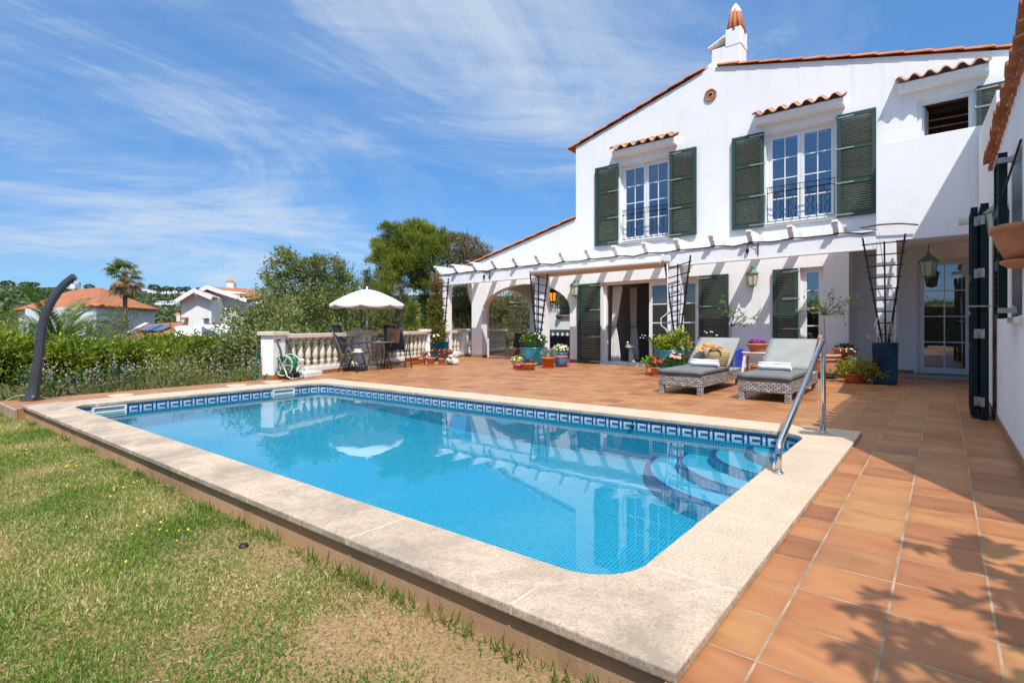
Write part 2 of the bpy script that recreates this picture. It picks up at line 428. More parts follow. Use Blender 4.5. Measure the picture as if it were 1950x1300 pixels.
# ================================================================= floor tiles, coping, pool
def tile_mat():
    m, nt, b = new_mat('terracotta_floor_tiles'); p = pos(nt)
    sp = nt.nodes.new('ShaderNodeSeparateXYZ'); nt.links.new(p, sp.inputs[0])
    tx = math_n(nt, 'DIVIDE', math_n(nt, 'ADD', sp.outputs[0], 30.46), .3)
    ty = math_n(nt, 'DIVIDE', math_n(nt, 'ADD', sp.outputs[1], 28.19), .3)
    ix, iy = math_n(nt, 'FLOOR', tx), math_n(nt, 'FLOOR', ty)
    fx, fy = math_n(nt, 'FRACT', tx), math_n(nt, 'FRACT', ty)
    ex = math_n(nt, 'MINIMUM', fx, math_n(nt, 'SUBTRACT', 1., fx)); ey = math_n(nt, 'MINIMUM', fy, math_n(nt, 'SUBTRACT', 1., fy))
    wob = math_n(nt, 'MULTIPLY', noise(nt, p, 14, 2), .006)
    gx = math_n(nt, 'LESS_THAN', math_n(nt, 'ADD', ex, wob), .0175); gy = math_n(nt, 'LESS_THAN', math_n(nt, 'ADD', ey, wob), .0165)
    g = math_n(nt, 'MAXIMUM', gx, gy)
    cb = nt.nodes.new('ShaderNodeCombineXYZ'); nt.links.new(ix, cb.inputs[0]); nt.links.new(iy, cb.inputs[1])
    wn = nt.nodes.new('ShaderNodeTexWhiteNoise'); wn.noise_dimensions = '2D'; nt.links.new(cb.outputs[0], wn.inputs['Vector'])
    base = ramp(nt, [(0, (.27, .108, .046)), (.12, (.345, .14, .056)), (.4, (.39, .163, .064)), (.65, (.41, .182, .069)), (.85, (.425, .205, .076)), (.95, (.41, .205, .078)), (1, (.30, .125, .054))], wn.outputs['Value'])
    # flame marks burnt into each tile, running along x, different for every tile
    off = nt.nodes.new('ShaderNodeVectorMath'); off.operation = 'MULTIPLY_ADD'
    nt.links.new(wn.outputs['Color'], off.inputs[0]); off.inputs[1].default_value = (40, 40, 40); nt.links.new(scaled(nt, p, (1.7, 4.6, 1)), off.inputs[2])
    st = noise(nt, off.outputs[0], 1.15, 2.5, .45, 1.3)
    fl = ramp(nt, [(.26, (.76, .68, .66)), (.45, (.98, .95, .92)), (.58, (1.05, 1.09, 1.06)), (.78, (1.14, 1.26, 1.2))], st)
    c = mixc(nt, .9, base.outputs[0], fl.outputs[0], 'MULTIPLY')
    edge = ramp(nt, [(.0, (.82, .74, .70)), (.16, (1, 1, 1))], math_n(nt, 'MINIMUM', ex, ey))
    c = mixc(nt, .55, c, edge.outputs[0], 'MULTIPLY')
    big = ramp(nt, [(.35, (.90, .90, .92)), (.6, (1, 1, 1))], noise(nt, p, .8, 4, .6))
    c = mixc(nt, 1, c, big.outputs[0], 'MULTIPLY')
    gc = ramp(nt, [(.35, (.22, .155, .10)), (.65, (.40, .295, .195))], noise(nt, p, 5, 3))
    nt.links.new(mixc(nt, g, c, gc.outputs[0]), b.inputs['Base Color'])
    rr = math_n(nt, 'MULTIPLY_ADD', noise(nt, p, 9, 4), .22, .36); nt.links.new(math_n(nt, 'MAXIMUM', rr, math_n(nt, 'MULTIPLY', g, .9)), b.inputs['Roughness'])
    h = math_n(nt, 'ADD', math_n(nt, 'MULTIPLY', math_n(nt, 'SUBTRACT', 1., g), 1.), math_n(nt, 'MULTIPLY', noise(nt, p, 18, 4), .25))
    h = math_n(nt, 'ADD', h, math_n(nt, 'MULTIPLY', wn.outputs['Value'], .15))
    bump(nt, b, h, .5, .004)
    return m
M['tiles'] = tile_mat()
M['skirt'] = simple('skirting_tile', (.33, .15, .07), .45, var=.25, scale=4)
def coping_mat():
    m, nt, b = new_mat('sandstone_coping'); p = pos(nt)
    sp = nt.nodes.new('ShaderNodeSeparateXYZ'); nt.links.new(p, sp.inputs[0])
    base = ramp(nt, [(.35, (.53, .42, .315)), (.65, (.59, .48, .37))], noise(nt, p, 3, 4, .6))
    sk = ramp(nt, [(.36, (.34, .30, .26)), (.45, (.92, .90, .88)), (.60, (1.0, 1.0, 1.0)), (.70, (1.2, 1.19, 1.17))], noise(nt, p, 95, 4, .75))
    c = mixc(nt, .75, base.outputs[0], sk.outputs[0], 'MULTIPLY')
    # weathering: lichen-grey patches on the lawn side of the pool and its outer arris
    yw = ramp(nt, [(0, (1, 1, 1)), (.5, (.75, .75, .75)), (1, (0, 0, 0))], math_n(nt, 'DIVIDE', math_n(nt, 'SUBTRACT', sp.outputs[1], 1.5), 1.1))
    pt = ramp(nt, [(.41, (0, 0, 0)), (.60, (1, 1, 1))], math_n(nt, 'ADD', math_n(nt, 'MULTIPLY', noise(nt, p, 2.3, 5, .7, .6), .72), math_n(nt, 'MULTIPLY', noise(nt, p, 40, 4, .75), .28)))
    wm = math_n(nt, 'MULTIPLY', math_n(nt, 'MULTIPLY', yw.outputs[0], pt.outputs[0]), .85)
    c = mixc(nt, wm, c, (.26, .215, .17))
    # black algae on the vertical faces
    gn = nt.nodes.new('ShaderNodeNewGeometry'); sn = nt.nodes.new('ShaderNodeSeparateXYZ'); nt.links.new(gn.outputs['True Normal'], sn.inputs[0])
    vert = math_n(nt, 'LESS_THAN', math_n(nt, 'ABSOLUTE', sn.outputs[2]), .6)
    al = ramp(nt, [(.45, (0, 0, 0)), (.68, (.8, .8, .8))], math_n(nt, 'ADD', math_n(nt, 'MULTIPLY', noise(nt, p, 5, 5, .7), .6), math_n(nt, 'MULTIPLY', noise(nt, p, 70, 4, .7), .4)))
    c = mixc(nt, math_n(nt, 'MULTIPLY', vert, al.outputs[0]), c, (.12, .11, .085))
    nt.links.new(c, b.inputs['Base Color']); b.inputs['Roughness'].default_value = .88; b.inputs['Specular IOR Level'].default_value = .2
    bump(nt, b, math_n(nt, 'ADD', noise(nt, p, 95, 4, .75), math_n(nt, 'MULTIPLY', noise(nt, p, 12, 4), .8)), .55, .004)
    return m
M['coping'] = coping_mat()
M['joint'] = simple('pale_mortar', (.54, .455, .365), .9, var=.1, scale=10)
def yf(x): return 5.63+.028*(x+1.)
def rounded(x0, x1, y0, r, grow=0., n=8):
    """inner edge of the coping, counter-clockwise from the near right corner"""
    pts = []
    x0 -= grow; x1 += grow; y0 -= grow
    for cx_, cy_, a0 in ((x1-r, y0+r, -90), (x1-r, yf(x1)+grow-r, 0), (x0+r, yf(x0)+grow-r, 90), (x0+r, y0+r, 180)):
        for i in range(n+1):
            a = R(a0+90*i/n); pts.append((cx_+r*math.cos(a), cy_+r*math.sin(a)))
    return pts
IX0, IX1, IY0 = -8.55, -.99, 1.91
INNER = rounded(IX0, IX1, IY0, .25)
WALLP = rounded(IX0, IX1, IY0, .26, .02)
ZW = -.083
hole = rounded(IX0, IX1, IY0, .26, .05)
out = [(-10.15, 1.5), (-9.05, 1.5), (-9.05, 1.63), (-.66, 1.63), (-.62, 1.5), (-.62, -5), (9, -5), (9, 18), (-14.3, 18), (-10.45, 5.15), (-10.15, 5.1)]
kind(MB().wall(out, [hole], 'z', 0, -.3).build('terrace', M['tiles']), 'structure')
kind(MB().box(-10.19, -10.15, 1.46, 5.1, -.3, -.004).box(-10.19, -9.05, 1.46, 1.5, -.3, -.004).build('terrace_kerb', M['edging'], bevel=.006), 'structure')

pool = thing('swimming_pool', 'rectangular blue mosaic pool with rounded corners and pale sandstone coping', 'pool', (-4.8, 3.8, 0))
mb = MB(); g = .004; Z0, Z1 = -.002, .04
NO = 1.54
xs = [-1.23, -2.215, -3.2, -4.19, -5.17, -6.16, -7.15, -8.14]
for a, b_ in zip(xs, xs[1:]): mb.prism([(b_+g, NO), (a-g, NO), (a-g, IY0), (b_+g, IY0)], 'z', Z0, Z1)
def arc(cx_, cy_, r, a0, a1, n=8): return [(cx_+r*math.cos(R(a0+(a1-a0)*i/n)), cy_+r*math.sin(R(a0+(a1-a0)*i/n))) for i in range(n+1)]
r_ = .25
mb.prism([(-1.23+g, NO), (-.61, NO), (-.61, 2.155-g), (IX1, 2.155-g)]+arc(IX1-r_, IY0+r_, r_, 0, -90)[1:]+[], 'z', Z0, Z1)
for a, b_ in ((2.155, 3.01), (3.01, 3.865), (3.865, 4.72)): mb.prism([(IX1, a+g), (-.61, a+g), (-.61, b_-g), (IX1, b_-g)], 'z', Z0, Z1)
FO = lambda x: yf(x)+.47
yc = yf(IX1)
mb.prism([(IX1, 4.72+g), (-.61, 4.72+g), (-.61, FO(-.6)), (-1.3+g, FO(-1.3)), (-1.3+g, yf(-1.3))]+arc(IX1-r_, yc-r_, r_, 90, 0), 'z', Z0, Z1)
xf = [-1.3-i*.985 for i in range(8)]
for a, b_ in zip(xf, xf[1:]): mb.prism([(a-g, yf(a)), (a-g, FO(a)), (b_+g, FO(b_)), (b_+g, yf(b_))], 'z', Z0, Z1)
OX = -9.08; yl = yf(IX0)
mb.prism([(xf[-1]-g, yf(xf[-1])), (xf[-1]-g, FO(xf[-1])), (OX, FO(OX)), (OX, 4.9+g), (IX0, 4.9+g)]+arc(IX0+r_, yl-r_, r_, 180, 90), 'z', Z0, Z1)
yy = [4.9, 3.95, 3.05, 2.2]
for a, b_ in zip(yy, yy[1:]): mb.prism([(OX, a-g), (OX, b_+g), (IX0, b_+g), (IX0, a-g)], 'z', Z0, Z1)
mb.prism([(OX, 2.2-g), (OX, NO), (-8.14-g, NO), (-8.14-g, IY0)]+arc(IX0+r_, IY0+r_, r_, 270, 180), 'z', Z0, Z1)
cop = mb.build('coping', M['coping'], pool, bevel=.009, seg=3)
jm = MB()
inn2 = rounded(IX0, IX1, IY0, .26, .006)
jm.wall([(OX+.006, NO+.006), (-.616, NO+.006), (-.616, FO(-.6)-.006), (OX+.006, FO(OX)-.006)], [inn2], 'z', .037, .0)
jm.build('joint', M['joint'], pool)
MB().box(-9.05, -.645, 1.575, 1.625, -.6, -.004).box(-.645, -.625, 1.2, 1.625, -.6, -.004).build('pool_wall', M['beige_wall'], pool)
def mosaic(name, c, gr=(.20, .52, .66), size=.025, var=.16, wall=True):
    m, nt, b = new_mat(name); p = pos(nt)
    sp = nt.nodes.new('ShaderNodeSeparateXYZ'); nt.links.new(p, sp.inputs[0])
    gn = nt.nodes.new('ShaderNodeNewGeometry'); sn = nt.nodes.new('ShaderNodeSeparateXYZ'); nt.links.new(gn.outputs['True Normal'], sn.inputs[0])
    flat = math_n(nt, 'GREATER_THAN', math_n(nt, 'ABSOLUTE', sn.outputs[2]), .7)
    alongw = math_n(nt, 'ADD', sp.outputs[0], sp.outputs[1])
    U = math_n(nt, 'ADD', math_n(nt, 'MULTIPLY', flat, sp.outputs[0]), math_n(nt, 'MULTIPLY', math_n(nt, 'SUBTRACT', 1., flat), alongw))
    V = math_n(nt, 'ADD', math_n(nt, 'MULTIPLY', flat, sp.outputs[1]), math_n(nt, 'MULTIPLY', math_n(nt, 'SUBTRACT', 1., flat), sp.outputs[2]))
    tu = math_n(nt, 'DIVIDE', math_n(nt, 'ADD', U, 40), size); tv = math_n(nt, 'DIVIDE', math_n(nt, 'ADD', V, 40), size)
    eu = math_n(nt, 'FRACT', tu); ev = math_n(nt, 'FRACT', tv)
    gm = math_n(nt, 'MAXIMUM', math_n(nt, 'LESS_THAN', eu, .13), math_n(nt, 'LESS_THAN', ev, .13))
    cb = nt.nodes.new('ShaderNodeCombineXYZ'); nt.links.new(math_n(nt, 'FLOOR', tu), cb.inputs[0]); nt.links.new(math_n(nt, 'FLOOR', tv), cb.inputs[1])
    wn = nt.nodes.new('ShaderNodeTexWhiteNoise'); wn.noise_dimensions = '2D'; nt.links.new(cb.outputs[0], wn.inputs['Vector'])
    col = ramp(nt, [(0, tuple(x*(1-var) for x in c)), (1, tuple(x*(1+var) for x in c))], wn.outputs['Value'])
    nt.links.new(mixc(nt, gm, col.outputs[0], gr), b.inputs['Base Color']); b.inputs['Roughness'].default_value = .35
    return m
M['mosaic'] = mosaic('blue_glass_mosaic', (.003, .195, .35), (.19, .55, .66), size=.03)
M['mosaic_step'] = mosaic('blue_step_mosaic', (.012, .26, .44), (.30, .62, .72))
M['navy'] = simple('navy_mosaic', (.012, .045, .18), .25, var=.3, scale=30)
M['t_teal'] = simple('pale_teal_mosaic', (.16, .36, .42), .25, var=.15, scale=30)
M['t_white'] = simple('white_mosaic', (.50, .60, .66), .25, var=.08, scale=30)
# basin: walls and a floor that deepens towards the lawn
mb = MB()
def zfl(y, x=-4.): return (-.46-.32*max(0, min(1, (5.4-y)/3.4)))*(1-.50*max(0, min(1, (-4.5-x)/4.)))
n = len(WALLP)
vs = [(x, y, -.118) for x, y in WALLP]+[(x, y, -1.0) for x, y in WALLP]
mb.add(vs, [(i, i+n, (i+1) % n+n, (i+1) % n) for i in range(n)])
nx, ny = 1, 12
fl = MB()
for j in range(ny):
    y0_, y1_ = IY0-.03+(5.7-IY0+.03)*j/ny, IY0-.03+(5.7-IY0+.03)*(j+1)/ny
    for i in range(16):
        xa, xb = IX0-.03+(IX1-IX0+.06)*i/16, IX0-.03+(IX1-IX0+.06)*(i+1)/16
        mb.add([(xa, y0_, zfl(y0_, xa)), (xb, y0_, zfl(y0_, xb)), (xb, y1_, zfl(y1_, xb)), (xa, y1_, zfl(y1_, xa))], [(0,1,2,3)], True)
mb.build('basin', M['mosaic'], pool)
# frieze: real tesserae in a running key pattern above the water line
PAT = [".......", "DDDDDD.", "DwwwwDw", "DwDDDDw", "DwwwwDw"]
mb = MB(); per = []
for i in range(n):
    a, b_ = Vector(WALLP[i]), Vector(WALLP[(i+1) % n]); per.append((a, b_, (b_-a).length))
L = sum(p[2] for p in per); tw = .0238; cnt = int(L/tw/7)*7; tw = L/cnt; rh = .0255
def along(t):
    t %= L
    for a, b_, l in per:
        if t <= l: return a+(b_-a)*(t/l), (b_-a)/l
        t -= l
    return per[0][0], (per[0][1]-per[0][0])/per[0][2]
for k in range(cnt):
    p0, d0 = along(k*tw+.0018); p1 = p0+d0*(tw-.0036); nrm = Vector((-d0.y, d0.x))*.003
    for r in range(5):
        ch = PAT[r][6-k % 7] if r < 5 else '.'
        z1 = .008-r*rh; z0 = z1-rh+.0036
        mi = {'D': 0, '.': 1, 'w': 2}[ch]
        a, b_ = p0+nrm, p1+nrm
        mb.add([(a.x, a.y, z0), (b_.x, b_.y, z0), (b_.x, b_.y, z1), (a.x, a.y, z1)], [(3,2,1,0)], mi=mi)
mb.build('frieze', [M['navy'], M['t_teal'], M['t_white']], pool)
vs = [(x, y, .0) for x, y in WALLP]+[(x, y, -.121) for x, y in WALLP]
MB().add(vs, [(i, i+n, (i+1) % n+n, (i+1) % n) for i in range(n)]).build('frieze_grout', M['t_white'], pool)
# corner steps
C = (IX1, yf(IX1))
for k, (r, z) in enumerate(((.46, -.14), (.76, -.22), (1.04, -.30), (1.32, -.38))):
    mb = MB(); ns = 20
    def q(rr): return [(C[0]-rr*1.12*math.cos(R(90*i/ns)), C[1]-rr*math.sin(R(90*i/ns))) for i in range(ns+1)]
    o_, i_ = q(r), q(r-.05)
    vs = [(x, y, z) for x, y in i_]+[(C[0], C[1], z)]
    mb.add(vs, [tuple(range(ns+1))+(ns+1,)], mi=0)
    mb.add([(x, y, z) for x, y in o_]+[(x, y, z) for x, y in i_], [(i, i+1, ns+2+i, ns+1+i) for i in range(ns)], mi=1)
    mb.add([(x, y, z) for x, y in o_]+[(x, y, -.62) for x, y in o_], [(i, i+1, ns+2+i, ns+1+i) for i in range(ns)], mi=0)
    mb.build('step', [M['mosaic_step'], M['navy']], pool)
# skimmers in the left wall, round skimmer lids in the coping strip
for y in (2.32, 4.72):
    mb = MB()
    for a in ((y-.19, y+.19, -.03, -.012), (y-.19, y+.19, -.13, -.078), (y-.19, y-.165, -.078, -.03), (y+.165, y+.19, -.078, -.03)):
        mb.box(IX0-.03, IX0+.004, *a)
    sk_ = mb.build('skimmer', M['plastic_white'], pool, bevel=.003)
    MB().box(IX0-.028, IX0-.016, y-.165, y+.165, -.078, -.03).build('flap', M['galv'], sk_)
for i, y in enumerate((2.68, 4.32, 4.98)):
    o = MB().lathe([(.165, 0), (.165, .018), (.15, .024), (0, .026)], (-9.36 if i < 2 else -9.4, y, .012+.0), 28)
    o = o.build('skimmer_lid', M['coping'], pool)
MB().lathe([(.0, .008), (.03, .006), (.034, 0)], (-2.72, yf(-2.72)-.0, -.06), 14).build('inlet', M['teal'], pool)
# water
m, nt, b = new_mat('pool_water'); nt.nodes.remove(b); p = pos(nt)
tr = nt.nodes.new('ShaderNodeBsdfTransparent'); tr.inputs[0].default_value = (.55, .94, .985, 1)
gl = nt.nodes.new('ShaderNodeBsdfGlossy'); gl.inputs['Roughness'].default_value = .0; gl.inputs[0].default_value = (1, 1, 1, 1)
fr = nt.nodes.new('ShaderNodeFresnel'); fr.inputs[0].default_value = 1.333
bp = nt.nodes.new('ShaderNodeBump'); bp.inputs['Strength'].default_value = 1.; bp.inputs['Distance'].default_value = .01
h = math_n(nt, 'ADD', math_n(nt, 'MULTIPLY', noise(nt, p, 2.2, 2, .5, .6), .10), math_n(nt, 'MULTIPLY', noise(nt, p, 11, 2, .5, .3), .011))
nt.links.new(h, bp.inputs['Height']); nt.links.new(bp.outputs[0], gl.inputs['Normal']); nt.links.new(bp.outputs[0], fr.inputs['Normal'])
mx = nt.nodes.new('ShaderNodeMixShader'); nt.links.new(math_n(nt, 'MULTIPLY', fr.outputs[0], .95), mx.inputs[0])
nt.links.new(tr.outputs[0], mx.inputs[1]); nt.links.new(gl.outputs[0], mx.inputs[2]); nt.links.new(mx.outputs[0], nt.nodes['Material Output'].inputs[0])
kind(MB().prism([], 'z', 0, 0).build('w', m) if False else MB().add([(x, y, ZW) for x, y in rounded(IX0, IX1, IY0, .26, .0185)], [tuple(range(n))]).build('water', m), 'structure')

# ================================================================= lawn
def lawn_mat():
    m, nt, b = new_mat('lawn_soil'); p = pos(nt)
    a = ramp(nt, [(.3, (.25, .18, .08)), (.48, (.31, .20, .095)), (.62, (.37, .215, .108)), (.75, (.42, .24, .12))], noise(nt, p, 1.3, 6, .7))
    k = ramp(nt, [(.3, (.5, .5, .45)), (.6, (1.1, 1.1, 1.1))], noise(nt, p, 60, 4, .7))
    nt.links.new(mixc(nt, 1, a.outputs[0], k.outputs[0], 'MULTIPLY'), b.inputs['Base Color']); b.inputs['Roughness'].default_value = .95
    bump(nt, b, noise(nt, p, 50, 4, .7), .8, .015); return m
M['lawn'] = lawn_mat()
ZL = -.135
def patch(x, y):
    """slow green / dry / bare pattern of the lawn"""
    return (math.sin(x*1.7+y*2.3)+math.sin(x*.9-y*3.1+1.3)+math.sin(x*3.3+y*1.1+.4)*.6)/2.6
def onY(u, v, Y):
    s = (u-CX)/F; dx, dy, dz = AX+s*RX, AY+s*RY, -(v-HY)/F
    return Vector((dx*Y/dy, Y, CAMH+dz*Y/dy))
def ground(u, v, z=0.):
    s = (u-CX)/F; k = (CAMH-z)*F/(v-HY)
    return Vector(((AX+s*RX)*k, (AY+s*RY)*k, z))
# ================================================================= the villa
YF = 12.95
villa = thing('villa', 'white two-storey villa with green shutters and a terracotta tiled gable roof behind the pool', 'house', (-4, 15, 0))
def arch_pts(x0, x1, zb, zs, zt, n=14):
    cx_, hw = (x0+x1)/2, (x1-x0)/2
    return [(x0, zb), (x1, zb)]+[(cx_+hw*math.cos(math.pi*i/n), zs+(zt-zs)*math.sin(math.pi*i/n)) for i in range(n+1)]
def rect(x0, x1, z0, z1): return [(x0, z0), (x1, z0), (x1, z1), (x0, z1)]
WIN1, WIN2, WIN3 = (-6.66, -5.30, 3.2, 5.2), (-3.10, -1.74, 3.2, 5.2), (-.40, .42, 4.0, 5.2)
DOOR, GWIN = (-7.2, -4.58, .03, 2.18), (-2.42, -1.97, .5, 2.2)
mb = MB(sk=True)
mb.wall([(-11.92, -.25), (-11.92, 3.04), (-8.0, 4.0), (-8.0, 5.98), (-4.3, 7.06), (3.2, 5.2), (3.2, 2.62), (-1.52, 2.62), (-1.52, -.25)],
        [arch_pts(-11.48, -8.2, -.1, 1.5, 2.3), rect(*WIN1), rect(*WIN2), rect(*WIN3), rect(*DOOR), rect(*GWIN)], 'y', YF, YF+.25)
mb.build('front_wall', M['white'], villa, bevel=.006)
mb = MB()
mb.wall([(13.2, -.25), (16.55, -.25), (16.55, 2.95), (13.2, 2.95)], [arch_pts(13.55, 16.1, -.1, 1.5, 2.25)], 'x', -11.92, -11.7)
mb.wall([(-11.7, -.25), (-7.75, -.25), (-7.75, 3.0), (-11.7, 3.0)], [arch_pts(-11.5, -8.6, -.1, 1.5, 2.25)], 'y', 16.35, 16.55)
mb.box(-8.05, -7.8, 13.2, 17.8, -.2, 2.55)
mb.box(-8.0, -7.78, 13.2, 17.8, 2.75, 5.9); mb.box(-8.0, 3.2, 17.8, 18.0, -.2, 6.0)
mb.box(-1.75, -1.52, 13.2, 14.3, -.2, 2.9)
mb.wall([(-1.93, -.2), (3.2, -.2), (3.2, 2.9), (-1.93, 2.9)], [rect(-.44, .45, .03, 2.4)], 'y', 14.3, 14.5)
mb.build('side_wall', M['white'], villa)
MB().box(-11.7, -1.93, 13.2, 17.8, 2.55, 2.75).box(-1.93, 3.2, 13.2, 17.8, 2.91, 2.98).build('floor_slab', M['white'], villa)
# rooms behind the openings
mb = MB()
mb.box(-7.8, -3.5, 17.2, 17.3, 0, 2.55).box(-3.5, -3.4, 13.2, 17.3, 0, 2.55).box(-7.8, -7.7, 13.25, 17.2, 0.02, 2.54)
mb.box(-5.6, -5.5, 15.2, 17.2, .02, 2.55)
mb.box(-7.7, 3.2, 16.6, 16.7, 2.75, 6.2).box(-4.6, -4.5, 13.2, 16.6, 2.75, 5.6).box(-1.5, -1.4, 13.2, 16.6, 2.75, 5.6)
mb.box(-3.4, -1.95, 15.6, 15.7, 0, 2.55); mb.box(-1.7, 3.2, 16.5, 16.6, 0, 2.5)
mb.build('room_wall', M['inner'], villa)
MB().box(-7.8, 3.2, 13.2, 17.8, 0.004, .03).build('room_floor', M['floor_in'], villa)
MB().box(-7.05, -6.45, 16.0, 16.06, .03, 2.1).box(-6.4, -6.25, 16., 16.06, .03, 2.1).build('interior_door', M['inner_white'], villa)
# roofs
def roofplane(mb, a, b, y0, y1, th=.06, pitch=.24, amp=.035):
    """barrel-tiled slope between eave point a and top point b (x,z), corrugated along y"""
    n = int((y1-y0)/pitch*8); vs = []
    for t in range(2):
        for i in range(n+1):
            y = y0+(y1-y0)*i/n
            dz = amp*abs(math.sin(math.pi*(y-y0)/pitch))
            for p in (a, b): vs.append((p[0], y, p[1]+dz-(th if t else 0)))
    k = (n+1)*2
    fs = [(2*i, 2*i+1, 2*i+3, 2*i+2) for i in range(n)]+[(k+2*i+2, k+2*i+3, k+2*i+1, k+2*i) for i in range(n)]
    fs += [(0, k, k+1, 1), (2*n+1, k+2*n+1, k+2*n, 2*n)]
    fs += [(2*i+2, k+2*i+2, k+2*i, 2*i) for i in range(n)]
    mb.add(vs, fs)
rf = MB(sk=True)
roofplane(rf, (-8.2, 5.95), (-4.3, 7.09), 13.05, 18.2); roofplane(rf, (-4.3, 7.09), (3.4, 5.18), 13.05, 18.2)
roofplane(rf, (-12.25, 2.99), (-8.0, 4.03), 13.05, 18.2)
roof = rf.build('roof', M['rooftile'], villa)
def verge(mb, a, b, y, n):
    a, b = Vector((a[0], y, a[1])), Vector((b[0], y, b[1])); d = (b-a)/n; u = d.normalized()
    up = Vector((0, 0, 1))
    for i in range(n):
        p, q = a+d*i-u*.05, a+d*(i+1)
        vs = []; k = 8
        for w, (c, rr) in enumerate(((p, .105), (q, .088))):
            c = c+up*(.012 if w == 0 else -.006)
            for j in range(k+1):
                an = math.pi*j/k
                vs.append(c+Vector((0, -math.cos(an)*rr, math.sin(an)*rr*.72)))
        m_ = k+1
        fs = [(j, j+1, m_+j+1, m_+j) for j in range(k)]+[tuple(range(m_)), tuple(reversed(range(m_, 2*m_)))]
        mb.add(vs, fs, False)
for va, vb_, vn in (((-8.2, 5.96), (-4.45, 7.06), 9), ((3.3, 5.21), (-4.15, 7.05), 17), ((-12.2, 3.0), (-8.0, 4.03), 10)):
    vg = MB(sk=True); verge(vg, va, vb_, YF+.03, vn); vg.build('verge_tile', M['rooftile'], roof)

MB(sk=True).lathe([(.0, 0), (.16, 0), (.16, .16), (.12, .2), (0, .21)], (-4.3, YF+.2, 6.98), 16).build('ridge_cap', M['white'], roof)
# chimney
ch = MB(sk=True)
ch.box(-4.32, -3.66, 13.05, 13.55, 6.7, 7.50).prism([(-4.40, 7.52), (-4.0, 7.70), (-4.0, 7.76), (-4.40, 7.58)], 'y', 13.02, 13.58).prism([(-4.3, 7.5), (-4.0, 7.5), (-4.0, 7.7)], 'y', 13.3, 13.54)
ch.box(-4.0, -3.645, 13.04, 13.56, 7.45, 7.86)
chim = ch.build('chimney', M['white'], villa, bevel=.02)
ct = MB(sk=True)
cc = (-3.84, 13.3)
for k in range(8):
    a = 2*math.pi*k/8+.2
    p = Vector((cc[0]+.165*math.cos(a), cc[1]+.22*math.sin(a), 7.80)); q = Vector((cc[0]+.085*math.cos(a), cc[1]+.095*math.sin(a), 8.36))
    ct.tube([p, q], [.062, .034], 8)
ct.build('chimney_tile', M['rooftile'], chim)
MB(sk=True).lathe([(.135, 8.29), (.13, 8.34), (.06, 8.48), (.02, 8.53), (0, 8.535)], (cc[0], cc[1], 0), 10).build('chimney_cap', M['white'], chim, bevel=.01)
# pierced terracotta rosette under the ridge
rz = MB(sk=True); c = Vector((-4.3, YF, 6.40))
for k in range(12):
    a0, a1 = 2*math.pi*(k+.14)/12, 2*math.pi*(k+.86)/12
    for r0, r1 in ((.05, .075), (.10, .12)):
        pass
rz.tube([c+Vector((.125*math.cos(2*math.pi*k/32), -.02, .125*math.sin(2*math.pi*k/32))) for k in range(33)], .022, 6)
rz.tube([c+Vector((.05*math.cos(2*math.pi*k/20), -.02, .05*math.sin(2*math.pi*k/20))) for k in range(21)], .016, 6)
for k in range(12):
    a = 2*math.pi*k/12; rz.bar(c+Vector((.02*math.cos(a), -.02, .02*math.sin(a))), c+Vector((.12*math.cos(a), -.02, .12*math.sin(a))), .018, .03)
ro = rz.build('vent_rosette', M['rooftile_pale'], villa)
MB(sk=True).prism([(c.x+.125*math.cos(2*math.pi*k/24), c.z+.125*math.sin(2*math.pi*k/24)) for k in range(24)], 'y', YF-.003, YF-.008).build('vent_hole', M['black'], ro)
# tiled eyebrow canopies
def wave_tiles(mb, x0, x1, n, yb, zb, yf_, zf_, amp=.045, th=.02, res=10, ax='x'):
    """S-tiles: corrugation running along x, sloping from the back edge to the front edge"""
    m_ = n*res; vs = []
    for t in (0, 1):
        for i in range(m_+1):
            x = x0+(x1-x0)*i/m_; w = amp*math.sin(2*math.pi*i/res)
            w = math.copysign(abs(w)**.75*amp**.25, w)-t*th
            for (yy_, z_) in ((yb, zb), (yf_, zf_)): vs.append((x, yy_, z_+w) if ax == 'x' else (yy_, x, z_+w))
    k = 2*(m_+1); fs = []
    for i in range(m_):
        fs += [(2*i, 2*i+1, 2*i+3, 2*i+2), (k+2*i+2, k+2*i+3, k+2*i+1, k+2*i), (2*i+1, k+2*i+1, k+2*i+3, 2*i+3), (2*i+2, k+2*i+2, k+2*i, 2*i)]
    fs += [(0, k, k+1, 1), (2*m_+1, k+2*m_+1, k+2*m_, 2*m_)]
    mb.add(vs, fs, True)
for x0, x1 in ((-6.80, -5.07), (-3.31, -1.55), (-.73, .66)):
    cnp = MB(sk=True).prism([(YF, 5.40), (YF-.2, 5.40), (YF-.24, 5.54), (YF, 5.66)], 'x', x0+.03, x1-.03).build('canopy_ledge', M['white'], villa, bevel=.008)
    w = MB(sk=True); wave_tiles(w, x0, x1, 7 if x1-x0 > 1.6 else 6, YF, 5.73, YF-.31, 5.60)
    w.build('canopy_tile', M['rooftile_pale'], cnp)
